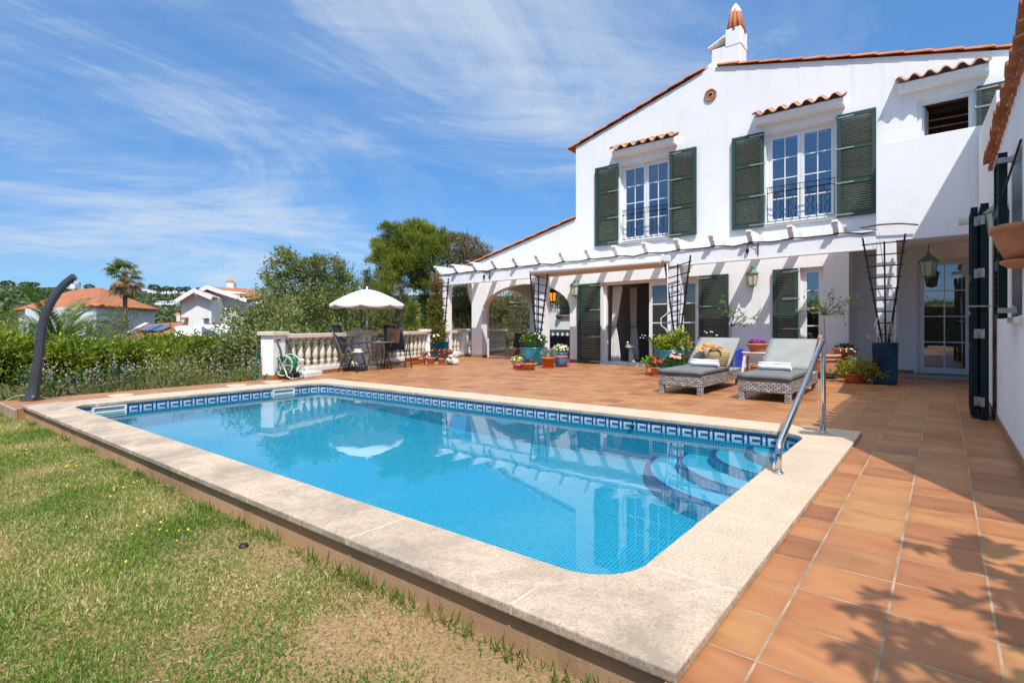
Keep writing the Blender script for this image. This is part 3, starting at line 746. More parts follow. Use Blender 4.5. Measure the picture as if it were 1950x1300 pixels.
# windows
def window(x0, x1, z0, z1, y, leaves=2, cols=2, rows=4, sk=True, par=villa, gl='glass', name='window', d=.06):
    fr_ = MB(sk=sk); b = .045
    fr_.box(x0, x0+b, y, y+d, z0, z1).box(x1-b, x1, y, y+d, z0, z1).box(x0+b, x1-b, y, y+d, z1-b, z1).box(x0+b, x1-b, y, y+d, z0, z0+b)
    w = fr_.build(name, M['pvc'], par, bevel=.004)
    lw = (x1-x0-2*b)/leaves
    for i in range(leaves):
        a0, a1 = x0+b+lw*i+.003, x0+b+lw*(i+1)-.003; s_ = .065; yy_ = y+.012
        c0, c1 = z0+b+.003, z1-b-.003
        l = MB(sk=sk)
        l.box(a0, a0+s_, yy_, yy_+.05, c0, c1).box(a1-s_, a1, yy_, yy_+.05, c0, c1).box(a0+s_, a1-s_, yy_, yy_+.05, c1-s_, c1).box(a0+s_, a1-s_, yy_, yy_+.05, c0, c0+s_*1.2)
        iw, ih = a1-a0-2*s_, c1-c0-2.2*s_
        for k in range(1, cols): l.box(a0+s_+iw*k/cols-.011, a0+s_+iw*k/cols+.011, yy_+.012, yy_+.038, c0+s_*1.2, c1-s_)
        for k in range(1, rows): l.box(a0+s_, a1-s_, yy_+.013, yy_+.037, c0+s_*1.2+ih*k/rows-.011, c0+s_*1.2+ih*k/rows+.011)
        l.build('sash', M['pvc'], w)
        MB(sk=sk).box(a0+s_, a1-s_, yy_+.022, yy_+.028, c0+s_, c1-s_).build('pane', M[gl], w)
    return w
w1 = window(*WIN1, YF+.13); w2 = window(*WIN2, YF+.13)
for X in (WIN1, WIN2): MB(sk=True).box(X[0]-.03, X[1]+.03, YF-.05, YF+.12, 3.15, 3.2).build('window_sill', M['cream'], villa, bevel=.006)
for X in (WIN1, WIN2):
    MB(sk=True).box(X[0]+.1, X[0]+.42, YF+.32, YF+.36, 3.25, 5.1).build('net_curtain', M['curtain'], villa)
# open window above the balcony: frame, casement swung in, beams of the ceiling behind
fr3 = MB(sk=True); x0, x1, z0, z1 = WIN3
for a in ((x0, x0+.07, z0, z1), (x1-.07, x1, z0, z1), (x0+.07, x1-.07, z1-.07, z1), (x0+.07, x1-.07, z0, z0+.07)): fr3.box(a[0], a[1], YF+.05, YF+.12, a[2], a[3])
w3 = fr3.build('window', M['pvc'], villa, bevel=.004)
MB(sk=True).obox((x0+.11, YF+.33, 4.6), (.045, .42, 1.05), rz=R(-8)).build('sash', M['pvc'], w3)
mb = MB(); mb.prism([(13.25, 5.25), (16.6, 6.0), (16.6, 6.1), (13.25, 5.35)], 'x', -1.4, 3.1)
mb.box(-1.4, 3.1, 16.2, 16.25, 2.8, 6.0).build('timber_ceiling', M['timber'], villa)
mb = MB()
for k in range(7):
    y = 13.5+k*.42; mb.box(-1.4, 3.1, y, y+.09, 5.12+(y-13.25)*.224, 5.24+(y-13.25)*.224)
mb.build('ceiling_beam', M['wood'], villa)
MB().box(-1.4, 3.1, 14.3, 14.35, 2.8, 5.6).build('timber_wall', M['timber'], villa)
for k in range(6): MB().box(-1.4, 3.1, 14.16, 14.2, 4.62+.155*k, 4.645+.155*k).build('beam_edge_strip', M['balu'], villa)  # pale strips stand in for the lit edges of the ceiling beams
# sliding glass door
y = YF+.16
d0, d1, e0, e1 = DOOR
mb = MB(sk=True).box(d0, d0+.06, y, y+.1, e0, e1).box(d1-.06, d1, y, y+.1, e0, e1).box(d0+.06, d1-.06, y, y+.1, e1-.07, e1).box(d0+.06, d1-.06, y, y+.1, e0, e0+.03)
sdoor = mb.build('sliding_door', M['pvc'], villa, bevel=.004)
def leaf(x0, x1, yy_, cols, rows, nm, gl='glass_clear'):
    l = MB(sk=True); s_ = .085; c0, c1 = e0+.03, e1-.07
    l.box(x0, x0+s_, yy_, yy_+.05, c0, c1).box(x1-s_, x1, yy_, yy_+.05, c0, c1).box(x0+s_, x1-s_, yy_, yy_+.05, c1-s_, c1).box(x0+s_, x1-s_, yy_, yy_+.05, c0, c0+s_)
    ih = c1-c0-2*s_
    for k in range(1, rows): l.box(x0+s_, x1-s_, yy_+.012, yy_+.038, c0+s_+ih*k/rows-.012, c0+s_+ih*k/rows+.012)
    l.build(nm, M['pvc'], sdoor)
    MB(sk=True).box(x0+s_, x1-s_, yy_+.02, yy_+.028, c0+s_, c1-s_).build('pane', M[gl], sdoor)
leaf(-5.92, -5.12, y+.012, 1, 4, 'door_leaf'); leaf(-5.13, -4.66, y+.064, 1, 4, 'door_leaf')
MB(sk=True).box(d0, d1, YF-.1, YF+.15, -.01, .03).build('threshold', M['stone'], villa, bevel=.004)
# ground-floor window by the corner
window(*GWIN, YF+.13, leaves=1, cols=1, rows=4)
MB(sk=True).box(GWIN[0]-.02, GWIN[1]+.03, YF-.02, YF+.12, .45, .5).build('window_sill', M['cream'], villa)
# glazed door in the recess
gd = window(-.44, .45, .03, 2.4, 14.36, leaves=1, cols=2, rows=4, sk=False, gl='glass_door', name='glazed_door')
MB().tube([(.34, 14.36, 1.12), (.34, 14.31, 1.12), (.22, 14.31, 1.12)], .011, 6).build('door_handle', M['steel'], gd)
MB().box(-.46, .47, 14.2, 14.36, 0.004, .03).build('threshold', M['stone'], villa)
# balcony over the recess
mb = MB(sk=True)
mb.box(-.97, 3.2, 11.9, 12.08, 2.46, 4.24).box(-.97, -.8, 12.08, YF, 2.46, 4.24).box(-.8, 3.2, 12.08, YF, 2.46, 2.62)
mb.build('balcony', M['white'], villa, bevel=.008)

# skirting tiles
mb = MB()
for a in ((-11.93, -11.47, YF-.014, YF-.001), (-8.21, -7.9, YF-.014, YF-.001), (-3.88, -1.52, YF-.014, YF-.001)): mb.box(*a, 0.002, .085)
mb.box(-1.5, -.5, 14.286, 14.299, .002, .085); mb.box(-11.482, -11.466, YF-.014, YF+.24, .002, .085).box(-1.52, -1.506, YF, 14.28, .002, .085)
mb.build('skirting', M['skirt'], villa)
# louvred shutters
def shutter(x0, x1, z0, z1, y, strap_side, par=villa, panels=3, mat='green'):
    s_ = MB(sk=True); t = .045; st = .075; rl = .06
    s_.box(x0, x0+st, y-t, y, z0, z1).box(x1-st, x1, y-t, y, z0, z1)
    zs = [z0+(z1-z0)*k/panels for k in range(panels+1)]
    for k, z in enumerate(zs):
        a = max(z0, z-rl/2) if k else z0; b = a+(rl*1.25 if k in (0, panels) else rl)
        if k == panels: a, b = z1-rl*1.25, z1
        s_.box(x0+st, x1-st, y-t+.002, y-.002, a, b)
    z = z0+rl*1.4
    while z < z1-rl*1.4:
        if min(abs(z-q) for q in zs[1:-1] or [99]) > rl*.62:
            c = Vector(((x0+x1)/2, y-t/2-.002, z))
            s_.obox(c, (x1-x0-2*st+.004, .040, .007), rx=R(38))
        z += .047
    sh = s_.build('shutter', M[mat], par)
    for zq in (z0+.05, z0+(z1-z0)/3, z0+(z1-z0)*2/3, z1-.06):
        h = MB(sk=True); xs_ = (x1-.3, x1+.03) if strap_side > 0 else (x0-.03, x0+.3)
        h.box(xs_[0], xs_[1], y-t-.008, y-t-.001, zq-.014, zq+.014)
        hx = x1+.02 if strap_side > 0 else x0-.02
        h.tube([(hx, y-t-.006, zq-.03), (hx, y-t-.006, zq+.03)], .011, 6)
        h.build('hinge', M['galv'], sh)
    return sh
ys = YF-.03
shutter(-7.36, -6.68, 3.16, 5.25, ys, 1); shutter(-5.28, -4.62, 3.16, 5.25, ys, -1)
shutter(-3.80, -3.12, 3.16, 5.25, ys, 1); shutter(-1.72, -1.05, 3.16, 5.25, ys, -1)
shutter(.46, 1.1, 4.1, 5.22, ys, -1, panels=1)
shutter(-7.92, -7.22, .012, 2.17, ys, 1); shutter(-4.56, -3.88, .012, 2.17, ys, -1)
shutter(-2.94, -2.44, .30, 2.19, ys, 1, panels=2)
# french-balcony railings in wrought iron
def rail(x0, x1, z0):
    r = MB(sk=True); y = YF-.075; zt = z0+.80; zb = z0+.68; zl = z0+.05
    for z in (zt, zb, zl): r.bar((x0, y, z), (x1, y, z), .018, .012)
    for x in (x0+.01, x1-.01): r.tube([(x, y, zb), (x, YF+.02, zb)], .007, 6); r.tube([(x, y, zl), (x, YF+.02, zl)], .007, 6)
    n = 9
    for k in range(n):
        x = x0+.02+(x1-x0-.04)*k/(n-1)
        if k % 2: pts = [(x+.022*math.sin(6*math.pi*t/16), y, zl+(zb-zl)*t/16) for t in range(17)]
        else: pts = [(x, y, zl), (x, y, zb if k % 4 else zt)]
        r.tube(pts, .0075, 6)
    m_ = 6
    for k in range(m_):
        cx_ = x0+(x1-x0)*(k+.5)/m_; sg = 1 if k % 2 else -1; pts = []
        for t in range(22):
            a = t/21*2.3*math.pi; rr = .052*(1-t/30)
            pts.append((cx_+sg*(rr*math.cos(a)), y, zb+.06+rr*math.sin(a)))
        r.tube(pts, .006, 5)
    return r.build('balcony_railing', M['iron'], villa)
rail(-6.55, -5.3, 3.19); rail(-3.06, -1.74, 3.19)

# ================================================================= single-storey wing on the right
wing = thing('house_wing', 'low white wing with overhanging barrel tiles and dark folded shutters along the path', 'house', (2.4, 8, 0))
XW = .45
mb = MB()
mb.wall([(4.75, -.3), (14.3, -.3), (14.3, 2.46), (11.89, 2.46), (11.89, 4.2), (8.0, 3.62), (8.0, 2.9), (4.75, 2.9)], [rect(5.45, 6.2, 1.12, 2.42)], 'x', XW, XW+.25)
# the near end of the wing is cut off at an angle
mb.prism([(XW, 4.75), (4.2, -1.5), (4.4, -1.3), (XW+.25, 4.95)], 'z', -.3, 3.2)
mb.build('wall', M['white'], wing, bevel=.005)
mb = MB().box(1.0, 3.4, 10.35, 12.9, 2.8, 5.55); mb.build('upper_wall', M['white'], wing)
wr = MB()
# barrel tiles at the eave: covers and channels, one row each
pitch = .245; ne = 18
def barrel(mb, y, up, xa, za, xb, zb_, r0, r1, th=.016, k=8):
    vs = []
    for x, z, r in ((xa, za, r0), (xb, zb_, r1)):
        for q in (r, r-th):
            for j in range(k+1):
                a = math.pi*j/k
                vs.append((x, y+q*math.cos(a), z+(q if up else -q)*math.sin(a)*.9))
    m_ = k+1; fs = []
    for j in range(k): fs += [(j, j+1, 2*m_+j+1, 2*m_+j), (m_+j+1, m_+j, 3*m_+j, 3*m_+j+1), (j+1, j, m_+j, m_+j+1), (2*m_+j, 2*m_+j+1, 3*m_+j+1, 3*m_+j)]
    fs += [(0, 2*m_, 3*m_, m_), (k, m_+k, 3*m_+k, 2*m_+k)]
    mb.add(vs, fs, True)
XE, ZE, SL = .40, 2.87, .30
for i in range(ne):
    y = 4.3+pitch*i
    dz = random.uniform(-.006, .006); dx = random.uniform(-.012, .012)
    barrel(wr, y, True, XE-.03+dx, ZE+.075+dz, XE+.62, ZE+.075+.62*SL, .092, .078)
    barrel(wr, y+pitch/2, False, XE+.02+dx, ZE+.075, XE+.62, ZE+.075+.59*SL, .088, .085)
tl = wr.build('eave_tile', M['rooftile'], wing)
rp = MB(); 
vs = [(XE+.5, 4.2, ZE+.12+.5*SL), (XE+.5, 8.65, ZE+.12+.5*SL), (4.6, 8.65, ZE+.12+4.3*SL), (4.6, -1.6, ZE+.12+4.3*SL)]
vs += [(x, y, z-.1) for x, y, z in vs]
rp.add(vs, [(0,1,2,3),(7,6,5,4),(0,4,5,1),(1,5,6,2),(2,6,7,3),(3,7,4,0)]).build('roof', M['rooftile'], wing)
# bed of mortar under the tiles
MB().prism([(XE+.07, ZE+.03), (XW+.2, ZE+.03), (XW+.2, ZE+.2), (XE+.07, ZE+.08)], 'y', 4.3, 8.65).build('eave_mortar', M['white'], wing)
mb = MB()
yk = 4.8
while yk < 12: 
    mb.box(XW-.012, XW-.001, yk+.003, yk+.297, .002, .085); yk += .3
mb.build('skirting', M['skirt'], wing, bevel=.003)
# folded pair of door shutters standing along the wall
def fold(y0, y1, x0, x1, z0, z1, mat='dkgreen'):
    s_ = MB(); st = .06
    s_.box(x0, x1, y0, y0+st, z0, z1).box(x0, x1, y1-st, y1, z0, z1)
    nz = 3
    for k in range(nz+1):
        z = z0+(z1-z0)*k/nz; s_.box(x0+.002, x1-.002, y0+st, y1-st, max(z0, z-.04), min(z1, z+.04))
    z = z0+.07
    while z < z1-.06:
        s_.obox(((x0+x1)/2, (y0+y1)/2, z), (.05, y1-y0-2*st+.004, .008), ry=R(-40)); z += .05
    return s_.build('shutter', M[mat], wing)
fa = fold(7.98, 8.62, .235, .295, .03, 2.36); fb = fold(7.9, 8.62, .315, .385, .02, 2.38)
for z in (.2, .95, 1.62, 2.2):
    h = MB().box(.262, .298, 7.972, 7.979, z-.05, z+.05).box(.312, .35, 7.892, 7.899, z-.05, z+.05); h.tube([(.305, 7.93, z-.055), (.305, 7.93, z+.055)], .008, 6)
    h.build('hinge', M['galv'], fa)
MB().box(.215, .234, 8.05, 8.3, 1.16, 1.2).build('bolt', M['galv'], fa)
MB().box(.2, .4, 7.86, 7.885, 1.245, 1.26).build('latch', M['galv'], fa)
fc = fold(11.0, 11.75, .36, .41, .03, 2.2)
# window shutter, edge-on
ws = fold(5.75, 6.25, .335, .39, 1.10, 2.40)
for z in (1.16, 2.33): MB().box(.33, .44, 5.7, 5.74, z-.02, z+.02).tube([(.425, 5.73, z-.04), (.425, 5.73, z+.04)], .014, 8).build('bracket', M['galv'], ws)
MB().box(XW+.05, XW+.11, 5.45, 6.2, 1.12, 2.42).build('window', M['pvc'], wing)
MB().box(XW-.03, XW+.1, 5.4, 6.25, 1.06, 1.11).build('window_sill', M['cream'], wing, bevel=.005)
MB().bar((.36, 5.72, 2.06), (.44, 5.42, 2.40), .012).build('stay_rod', M['iron'], wing)
q = Vector((.34, 8.9, 2.36))
MB().obox((.30, 9.6, 2.45), (.30, .12, .09), rx=0).build('water_spout', M['stone'], wing, bevel=.01)
# ================================================================= pergola along the terrace
perg = thing('pergola', 'white pergola with a long beam and curved rafter ends standing before the villa', 'pergola', (-6.6, 12.1, 0))
PIL = [(-12.35, -12.05), (-8.65, -8.35), (-4.93, -4.65), (-.965, -.67)]
for a, b in PIL: MB(sk=True).box(a, b, 11.9, 12.18, 0, 2.35 if a < -2 else 2.46).build('pillar', M['white'], perg, bevel=.008)
MB(sk=True).box(-12.62, -.972, 11.88, 12.14, 2.35, 2.69).build('beam', M['white'], perg, bevel=.008)
mbl = MB(sk=True); mbl.box(-12.62, -.972, 11.87, 11.9, 2.335, 2.35).build('drip_edge', M['cream'], perg)
for k in range(15):
    x = -12.34+.764*k
    prof = [(YF, 2.69), (YF, 2.92), (11.66, 2.92), (11.655, 2.885), (11.70, 2.865), (11.725, 2.83), (11.73, 2.80), (11.775, 2.785), (11.80, 2.75), (11.83, 2.71), (11.88, 2.69)]
    MB(sk=True).prism(prof, 'x', x, x+.095).build('rafter', M['white'], perg, bevel=.004)
# retractable awning fixed to the front of the beam
aw = thing('awning', 'rolled-up cream awning in a white tube fixed to the pergola beam', 'awning', (-6.7, 11.7, 2.4))
MB(sk=True).tube([(-8.62, 11.68, 2.455), (-4.98, 11.68, 2.455)], .062, 16).build('front_tube', M['pvc'], aw)
mb = MB(sk=True).prism([(11.70, 2.40), (11.87, 2.33), (11.87, 2.46), (11.72, 2.50)], 'x', -8.55, -4.95); mb.build('cloth_roll', M['awning'], aw)
mb = MB(sk=True).obox((-4.86, 11.74, 2.49), (.12, .16, .14)).obox((-4.95, 11.70, 2.52), (.05, .08, .16)); mb.build('gearbox', M['plastic_white'], aw, bevel=.015)
MB(sk=True).tube([(-4.84, 11.7, 2.42), (-4.83, 11.66, 2.1), (-4.80, 11.65, 1.32), (-4.86, 11.62, 1.24), (-4.95, 11.60, 1.18), (-4.95, 11.60, 1.02), (-4.85, 11.62, .94), (-4.80, 11.63, .80)], .011, 8).build('crank', M['pvc'], aw)
# cable slung along the rafters
pts = []
for k in range(15):
    x = -12.3+.764*k
    if k == 0: pts += [(-12.55, 11.86, 2.38), (-12.55, 11.86, 2.52), (-12.45, 11.86, 2.64)]
    pts += [(x+.05, 11.85, 2.685), (x+.25, 11.86, 2.672), (x+.45, 11.86, 2.655+.022*math.sin(k*2.1)), (x+.65, 11.86, 2.672)]
pts += [(-1.2, 11.83, 2.74), (-.9, 11.8, 2.76), (-.6, 11.8, 2.74), (-.35, 11.82, 2.69)]
tag(MB(sk=True).tube(pts, .013, 6).build('cable', M['cable']), 'black cable slung in shallow loops under the rafter ends of the pergola', 'cable')
# wrought-iron brackets
def bracket(x, y, z, lab):
    t = thing('iron_bracket', lab, 'bracket', (x, y, z), 'wrought iron brackets on the pergola beam')
    b = MB(); b.bar((x, y, z-.13), (x, y, z+.14), .022, .012)
    b.tube([(x, y, z+.1), (x-.16, y-.02, z+.12), (x-.22, y-.03, z+.1)], .007, 6)
    b.tube([(x, y, z-.1), (x-.05, y-.01, z-.02), (x-.02, y-.01, z+.03), (x-.12, y-.02, z+.1)], .006, 6)
    b.build('bracket_arm', M['iron'], t)
    MB().tube([(x-.2, y-.03, z+.1), (x-.2, y-.03, z+.03)], .003, 5).lathe([(0, .04), (.03, .01), (.035, -.03), (.012, -.08), (0, -.1)], (x-.2, y-.03, z), 8).build('pendant', M['iron'], t)
bracket(-10.22, 11.87, 2.46, 'wrought iron bracket with pendant on the beam left of the arch')
bracket(-2.98, 11.87, 2.60, 'wrought iron bracket with pendant on the beam above the facade lantern')
# fan trellises
def trellis(tl, tr, bl, br, rungs, Y, lab, mid=True):
    t = thing('trellis', lab, 'trellis', ((bl.x+br.x)/2, Y, (bl.z+br.z)/2), 'dark fan trellises by the pergola pillars')
    m_ = MB()
    st = [m_.bar(tl, bl, .03, .022, up=(0,1,0)), m_.bar(tr, br, .03, .022, up=(0,1,0))]
    if mid:
        m_.bar((tl*.48+tr*.52)-Vector((0, .012, .1)), (bl+br)/2-Vector((0, .012, 0)), .026, .02, up=(0,1,0))
    m_.build('stile', M['trel'], t)
    for k in range(rungs):
        f = (k+.6)/(rungs+.3)
        a, b = tl.lerp(bl, f), tr.lerp(br, f); d = (b-a).normalized()*.035
        MB().bar(a-d+Vector((0, .022, 0)), b+d+Vector((0, .022, 0)), .02, .024, up=(0,1,0)).build('rung', M['trel'], t)
YT = 11.7
trellis(onY(1009, 515, YT), onY(1043, 522, YT), onY(1022, 652, YT), onY(1027.5, 652, YT), 9, YT, 'dark fan trellis in the round teal planter with white flowers')
trellis(onY(1266, 502, YT), onY(1315, 486, YT), onY(1286, 650, YT), onY(1294, 650, YT), 8, YT, 'dark fan trellis rising from the yellow-green shrub beside the sliding door')
trellis(onY(1642.6, 453.6, YT), onY(1724, 445, YT), onY(1680, 652, YT), onY(1693, 652, YT), 9, YT, 'dark fan trellis with dry stems in the tall petrol blue planter')
YT1 = 11.2
trellis(onY(829, 533, YT1), onY(854, 530, YT1), onY(836, 648, YT1), onY(845, 648, YT1), 8, YT1, 'dark fan trellis overgrown by the columnar shrub')

# ================================================================= lanterns
def lantern(name, lab, p, kindm='lampgreen', s=1., hang=0, wall=None, gmat='lampglass'):
    t = thing(name, lab, 'lantern', p)
    x, y, z = p
    def L(prof): return [(r*s, h*s) for r, h in prof]
    MB().lathe(L([(0, .26), (.018, .25), (.03, .21), (.055, .19), (.125, .125), (.13, .11), (.0, .11)]), p, 6, smooth=False).build('roof_cap', M[kindm], t)
    MB().lathe(L([(.075, -.10), (.105, .108)]), p, 6, smooth=False).build('glass', M[gmat], t)
    f = MB().lathe(L([(.0, -.15), (.03, -.14), (.085, -.12), (.085, -.10), (0, -.10)]), p, 6, smooth=False)
    for k in range(6):
        a = math.pi*k/3
        f.bar((x+.077*s*math.cos(a), y+.077*s*math.sin(a), z-.11*s), (x+.108*s*math.cos(a), y+.108*s*math.sin(a), z+.115*s), .013*s)
    f.build('frame', M[kindm], t)
    if hang: MB().tube([(x, y, z+.25*s), (x, y, z+hang)], .006, 6).build('chain', M['iron'], t)
    if wall is not None:
        w = Vector(wall); MB().tube([(x, y, z-.1*s), ((x+w.x)/2, (y+w.y)/2, z-.16*s), (w.x, w.y, z-.05*s)], .011, 6).obox((w.x, w.y, z-.03*s), (.06, .06, .16)).build('arm', M[kindm], t)
    return t
lantern('wall_lantern', 'green six-sided lantern on the white pier between the arch and the first shutter', tuple(onY(1094, 553, 12.8)), wall=(onY(1094, 553, 12.8).x, 12.93, 0), s=1.15)
lantern('wall_lantern', 'green six-sided lantern on the facade wall above the lemon tree and petunia bowl', tuple(onY(1432, 532, 12.8)), wall=(onY(1432, 532, 12.8).x, 12.93, 0), s=1.15)
lantern('hanging_lantern', 'green lantern hanging on a rod in the shaded recess before the glazed door', tuple(onY(1768, 512, 12.8)), hang=.46, s=1.25)
M['amber'] = simple('amber_glass', (.62, .22, .01), .3, var=.1)
m_, nt_, b_ = M['amber'], M['amber'].node_tree, M['amber'].node_tree.nodes['Principled BSDF']
b_.inputs['Emission Color'].default_value = (1, .38, .02, 1); b_.inputs['Emission Strength'].default_value = .5
lantern('hanging_lantern', 'black lantern with lit amber glass hanging inside the porch', tuple(onY(1053, 566, 13.9)), kindm='iron', hang=.5, s=1.25, gmat='amber')
lantern('wall_lantern', 'green lantern on the wing wall half hidden behind the terracotta bowl', (.385, 6.55, 1.96), s=.85)

# ================================================================= balustrade on the left edge of the terrace
def bl(y): return -10.2-.29*(y-5.35)
def y_at(u):
    best = min(range(500, 1400), key=lambda k: abs(((bl(k/100)*RX+k/100*RY)/(bl(k/100)*AX+k/100*AY))*F+CX-u)); return best/100
th = math.atan2(1, -.29)-math.pi/2
PY_ = [5.42, y_at(689), y_at(815), y_at(880), 16.7]
balus = thing('balustrade', 'cast stone balustrade with white piers along the left edge of the terrace', 'balustrade', (bl(9), 9, 0))
RAILZ = (.78, .865)
def pier(y, w=.31):
    o = MB().obox((bl(y), y, .42), (w, w, .84), rz=th).build('pier', M['white'], balus, bevel=.006)
    MB().obox((bl(y), y, .88), (w+.1, w+.1, .075), rz=th).build('pier_cap', M['balu'], balus, bevel=.008)
    MB().obox((bl(y), y, .045), (w+.02, w+.02, .085), rz=th).build('skirting', M['skirt'], balus)
for y in PY_[:4]: pier(y)
PROF = [(.062, 0), (.062, .05), (.05, .055), (.04, .075), (.055, .105), (.057, .125), (.044, .14), (.032, .155), (.040, .175), (.062, .24), (.066, .28), (.058, .34), (.040, .47), (.036, .50), (.046, .515), (.05, .53), (.040, .55), (.052, .575), (.06, .585), (.06, .625)]
balm = None
for a, b in zip(PY_, PY_[1:]):
    g = .17
    pa, pb = Vector((bl(a+g), a+g, 0)), Vector((bl(b-g), b-g, 0)); c = (pa+pb)/2; ln = (pb-pa).length
    MB().obox((c.x, c.y, .08), (.2, ln, .15), rz=th).build('plinth', M['white'], balus)
    MB().obox((c.x+.012, c.y, .04), (.2, ln, .078), rz=th).build('skirting', M['skirt'], balus)
    MB().obox((c.x, c.y, (RAILZ[0]+RAILZ[1])/2), (.22, ln, RAILZ[1]-RAILZ[0]), rz=th).build('handrail', M['balu'], balus, bevel=.008)
    k = max(2, int(ln/.205))
    for i in range(k):
        p = pa.lerp(pb, (i+.5)/k)
        if balm is None:
            mm = MB(); mm.lathe(PROF[2:-2], (0, 0, .155), 14).obox((0, 0, .18), (.125, .125, .05)).obox((0, 0, .758), (.12, .12, .042))
            balm = mm.build('baluster', M['balu'], balus); o = balm
        else: o = copy_tree(balm, balus)
        o.location = p; o.rotation_euler = (0, 0, th)
bb = thing('balustrade', 'shaded cast stone balustrade behind the porch sofa', 'balustrade', (-10.5, 17.1, 0))
MB().box(-12.7, -8.2, 17.0, 17.2, 0, .15).build('plinth', M['white'], bb)
MB().box(-12.7, -8.2, 16.99, 17.21, RAILZ[0], RAILZ[1]).build('handrail', M['balu'], bb)
for i in range(20):
    o = copy_tree(balm, bb); o.location = (-12.55+.215*i, 17.1, 0); o.rotation_euler = (0, 0, 0); o.matrix_parent_inverse = bb.matrix_basis.inverted()

# ================================================================= loungers
def pillow(mb, x0, x1, y0, y1, z0, z1, M_=None, nx=8, ny=12, puff=.012):
    """rounded cushion; M_ maps local points"""
    vs = []; f = M_ or (lambda p: p)
    def rnd(t): return max(0., 1-abs(2*t-1)**6)**.5
    for side in (1, -1):
        for j in range(ny+1):
            for i in range(nx+1):
                u, v = i/nx, j/ny
                h = rnd(u)*rnd(v); zc_, hz_ = (z0+z1)/2, (z1-z0)/2
                e = .78+.22*h
                vs.append(f(Vector((x0+(x1-x0)*u, y0+(y1-y0)*v, zc_+side*(hz_*e+puff*h*(1-(2*u-1)**2)*(1-(2*v-1)**2))))))
    k = (nx+1)*(ny+1); fs = []
    I = lambda i, j: j*(nx+1)+i
    for j in range(ny):
        for i in range(nx):
            fs.append((I(i, j), I(i+1, j), I(i+1, j+1), I(i, j+1))); fs.append((k+I(i, j+1), k+I(i+1, j+1), k+I(i+1, j), k+I(i, j)))
    for i in range(nx): fs += [(I(i, 0), k+I(i, 0), k+I(i+1, 0), I(i+1, 0)), (I(i+1, ny), k+I(i+1, ny), k+I(i, ny), I(i, ny))]
    for j in range(ny): fs += [(I(0, j+1), k+I(0, j+1), k+I(0, j), I(0, j)), (I(nx, j), k+I(nx, j), k+I(nx, j+1), I(nx, j+1))]
    mb.add(vs, fs, True)
def wicker():
    m, nt, b = new_mat('grey_wicker'); p = objc(nt)
    sp = nt.nodes.new('ShaderNodeSeparateXYZ'); nt.links.new(p, sp.inputs[0])
    U = math_n(nt, 'MULTIPLY', math_n(nt, 'ADD', sp.outputs[0], sp.outputs[1]), 1/.066); V = math_n(nt, 'MULTIPLY', sp.outputs[2], 1/.026)
    row = math_n(nt, 'FLOOR', V)
    u2 = math_n(nt, 'ADD', U, math_n(nt, 'MULTIPLY', math_n(nt, 'MODULO', row, 2.), .5))
    fu = math_n(nt, 'FRACT', u2); fv = math_n(nt, 'FRACT', V)
    hu = math_n(nt, 'POWER', math_n(nt, 'SINE', math_n(nt, 'MULTIPLY', fu, math.pi)), .45); hv = math_n(nt, 'POWER', math_n(nt, 'SINE', math_n(nt, 'MULTIPLY', fv, math.pi)), .5)
    h = math_n(nt, 'MULTIPLY', hu, hv)
    cb = nt.nodes.new('ShaderNodeCombineXYZ'); nt.links.new(math_n(nt, 'FLOOR', u2), cb.inputs[0]); nt.links.new(row, cb.inputs[1])
    wn = nt.nodes.new('ShaderNodeTexWhiteNoise'); wn.noise_dimensions = '2D'; nt.links.new(cb.outputs[0], wn.inputs['Vector'])
    strand = ramp(nt, [(0, (.20, .185, .18)), (.5, (.33, .31, .30)), (1, (.45, .43, .42))], wn.outputs['Value'])
    gap = ramp(nt, [(.2, (.035, .033, .03)), (.6, (1, 1, 1))], h)
    nt.links.new(mixc(nt, 1, strand.outputs[0], gap.outputs[0], 'MULTIPLY'), b.inputs['Base Color']); b.inputs['Roughness'].default_value = .55
    bump(nt, b, h, .9, .008); return m
M['wicker'] = wicker()
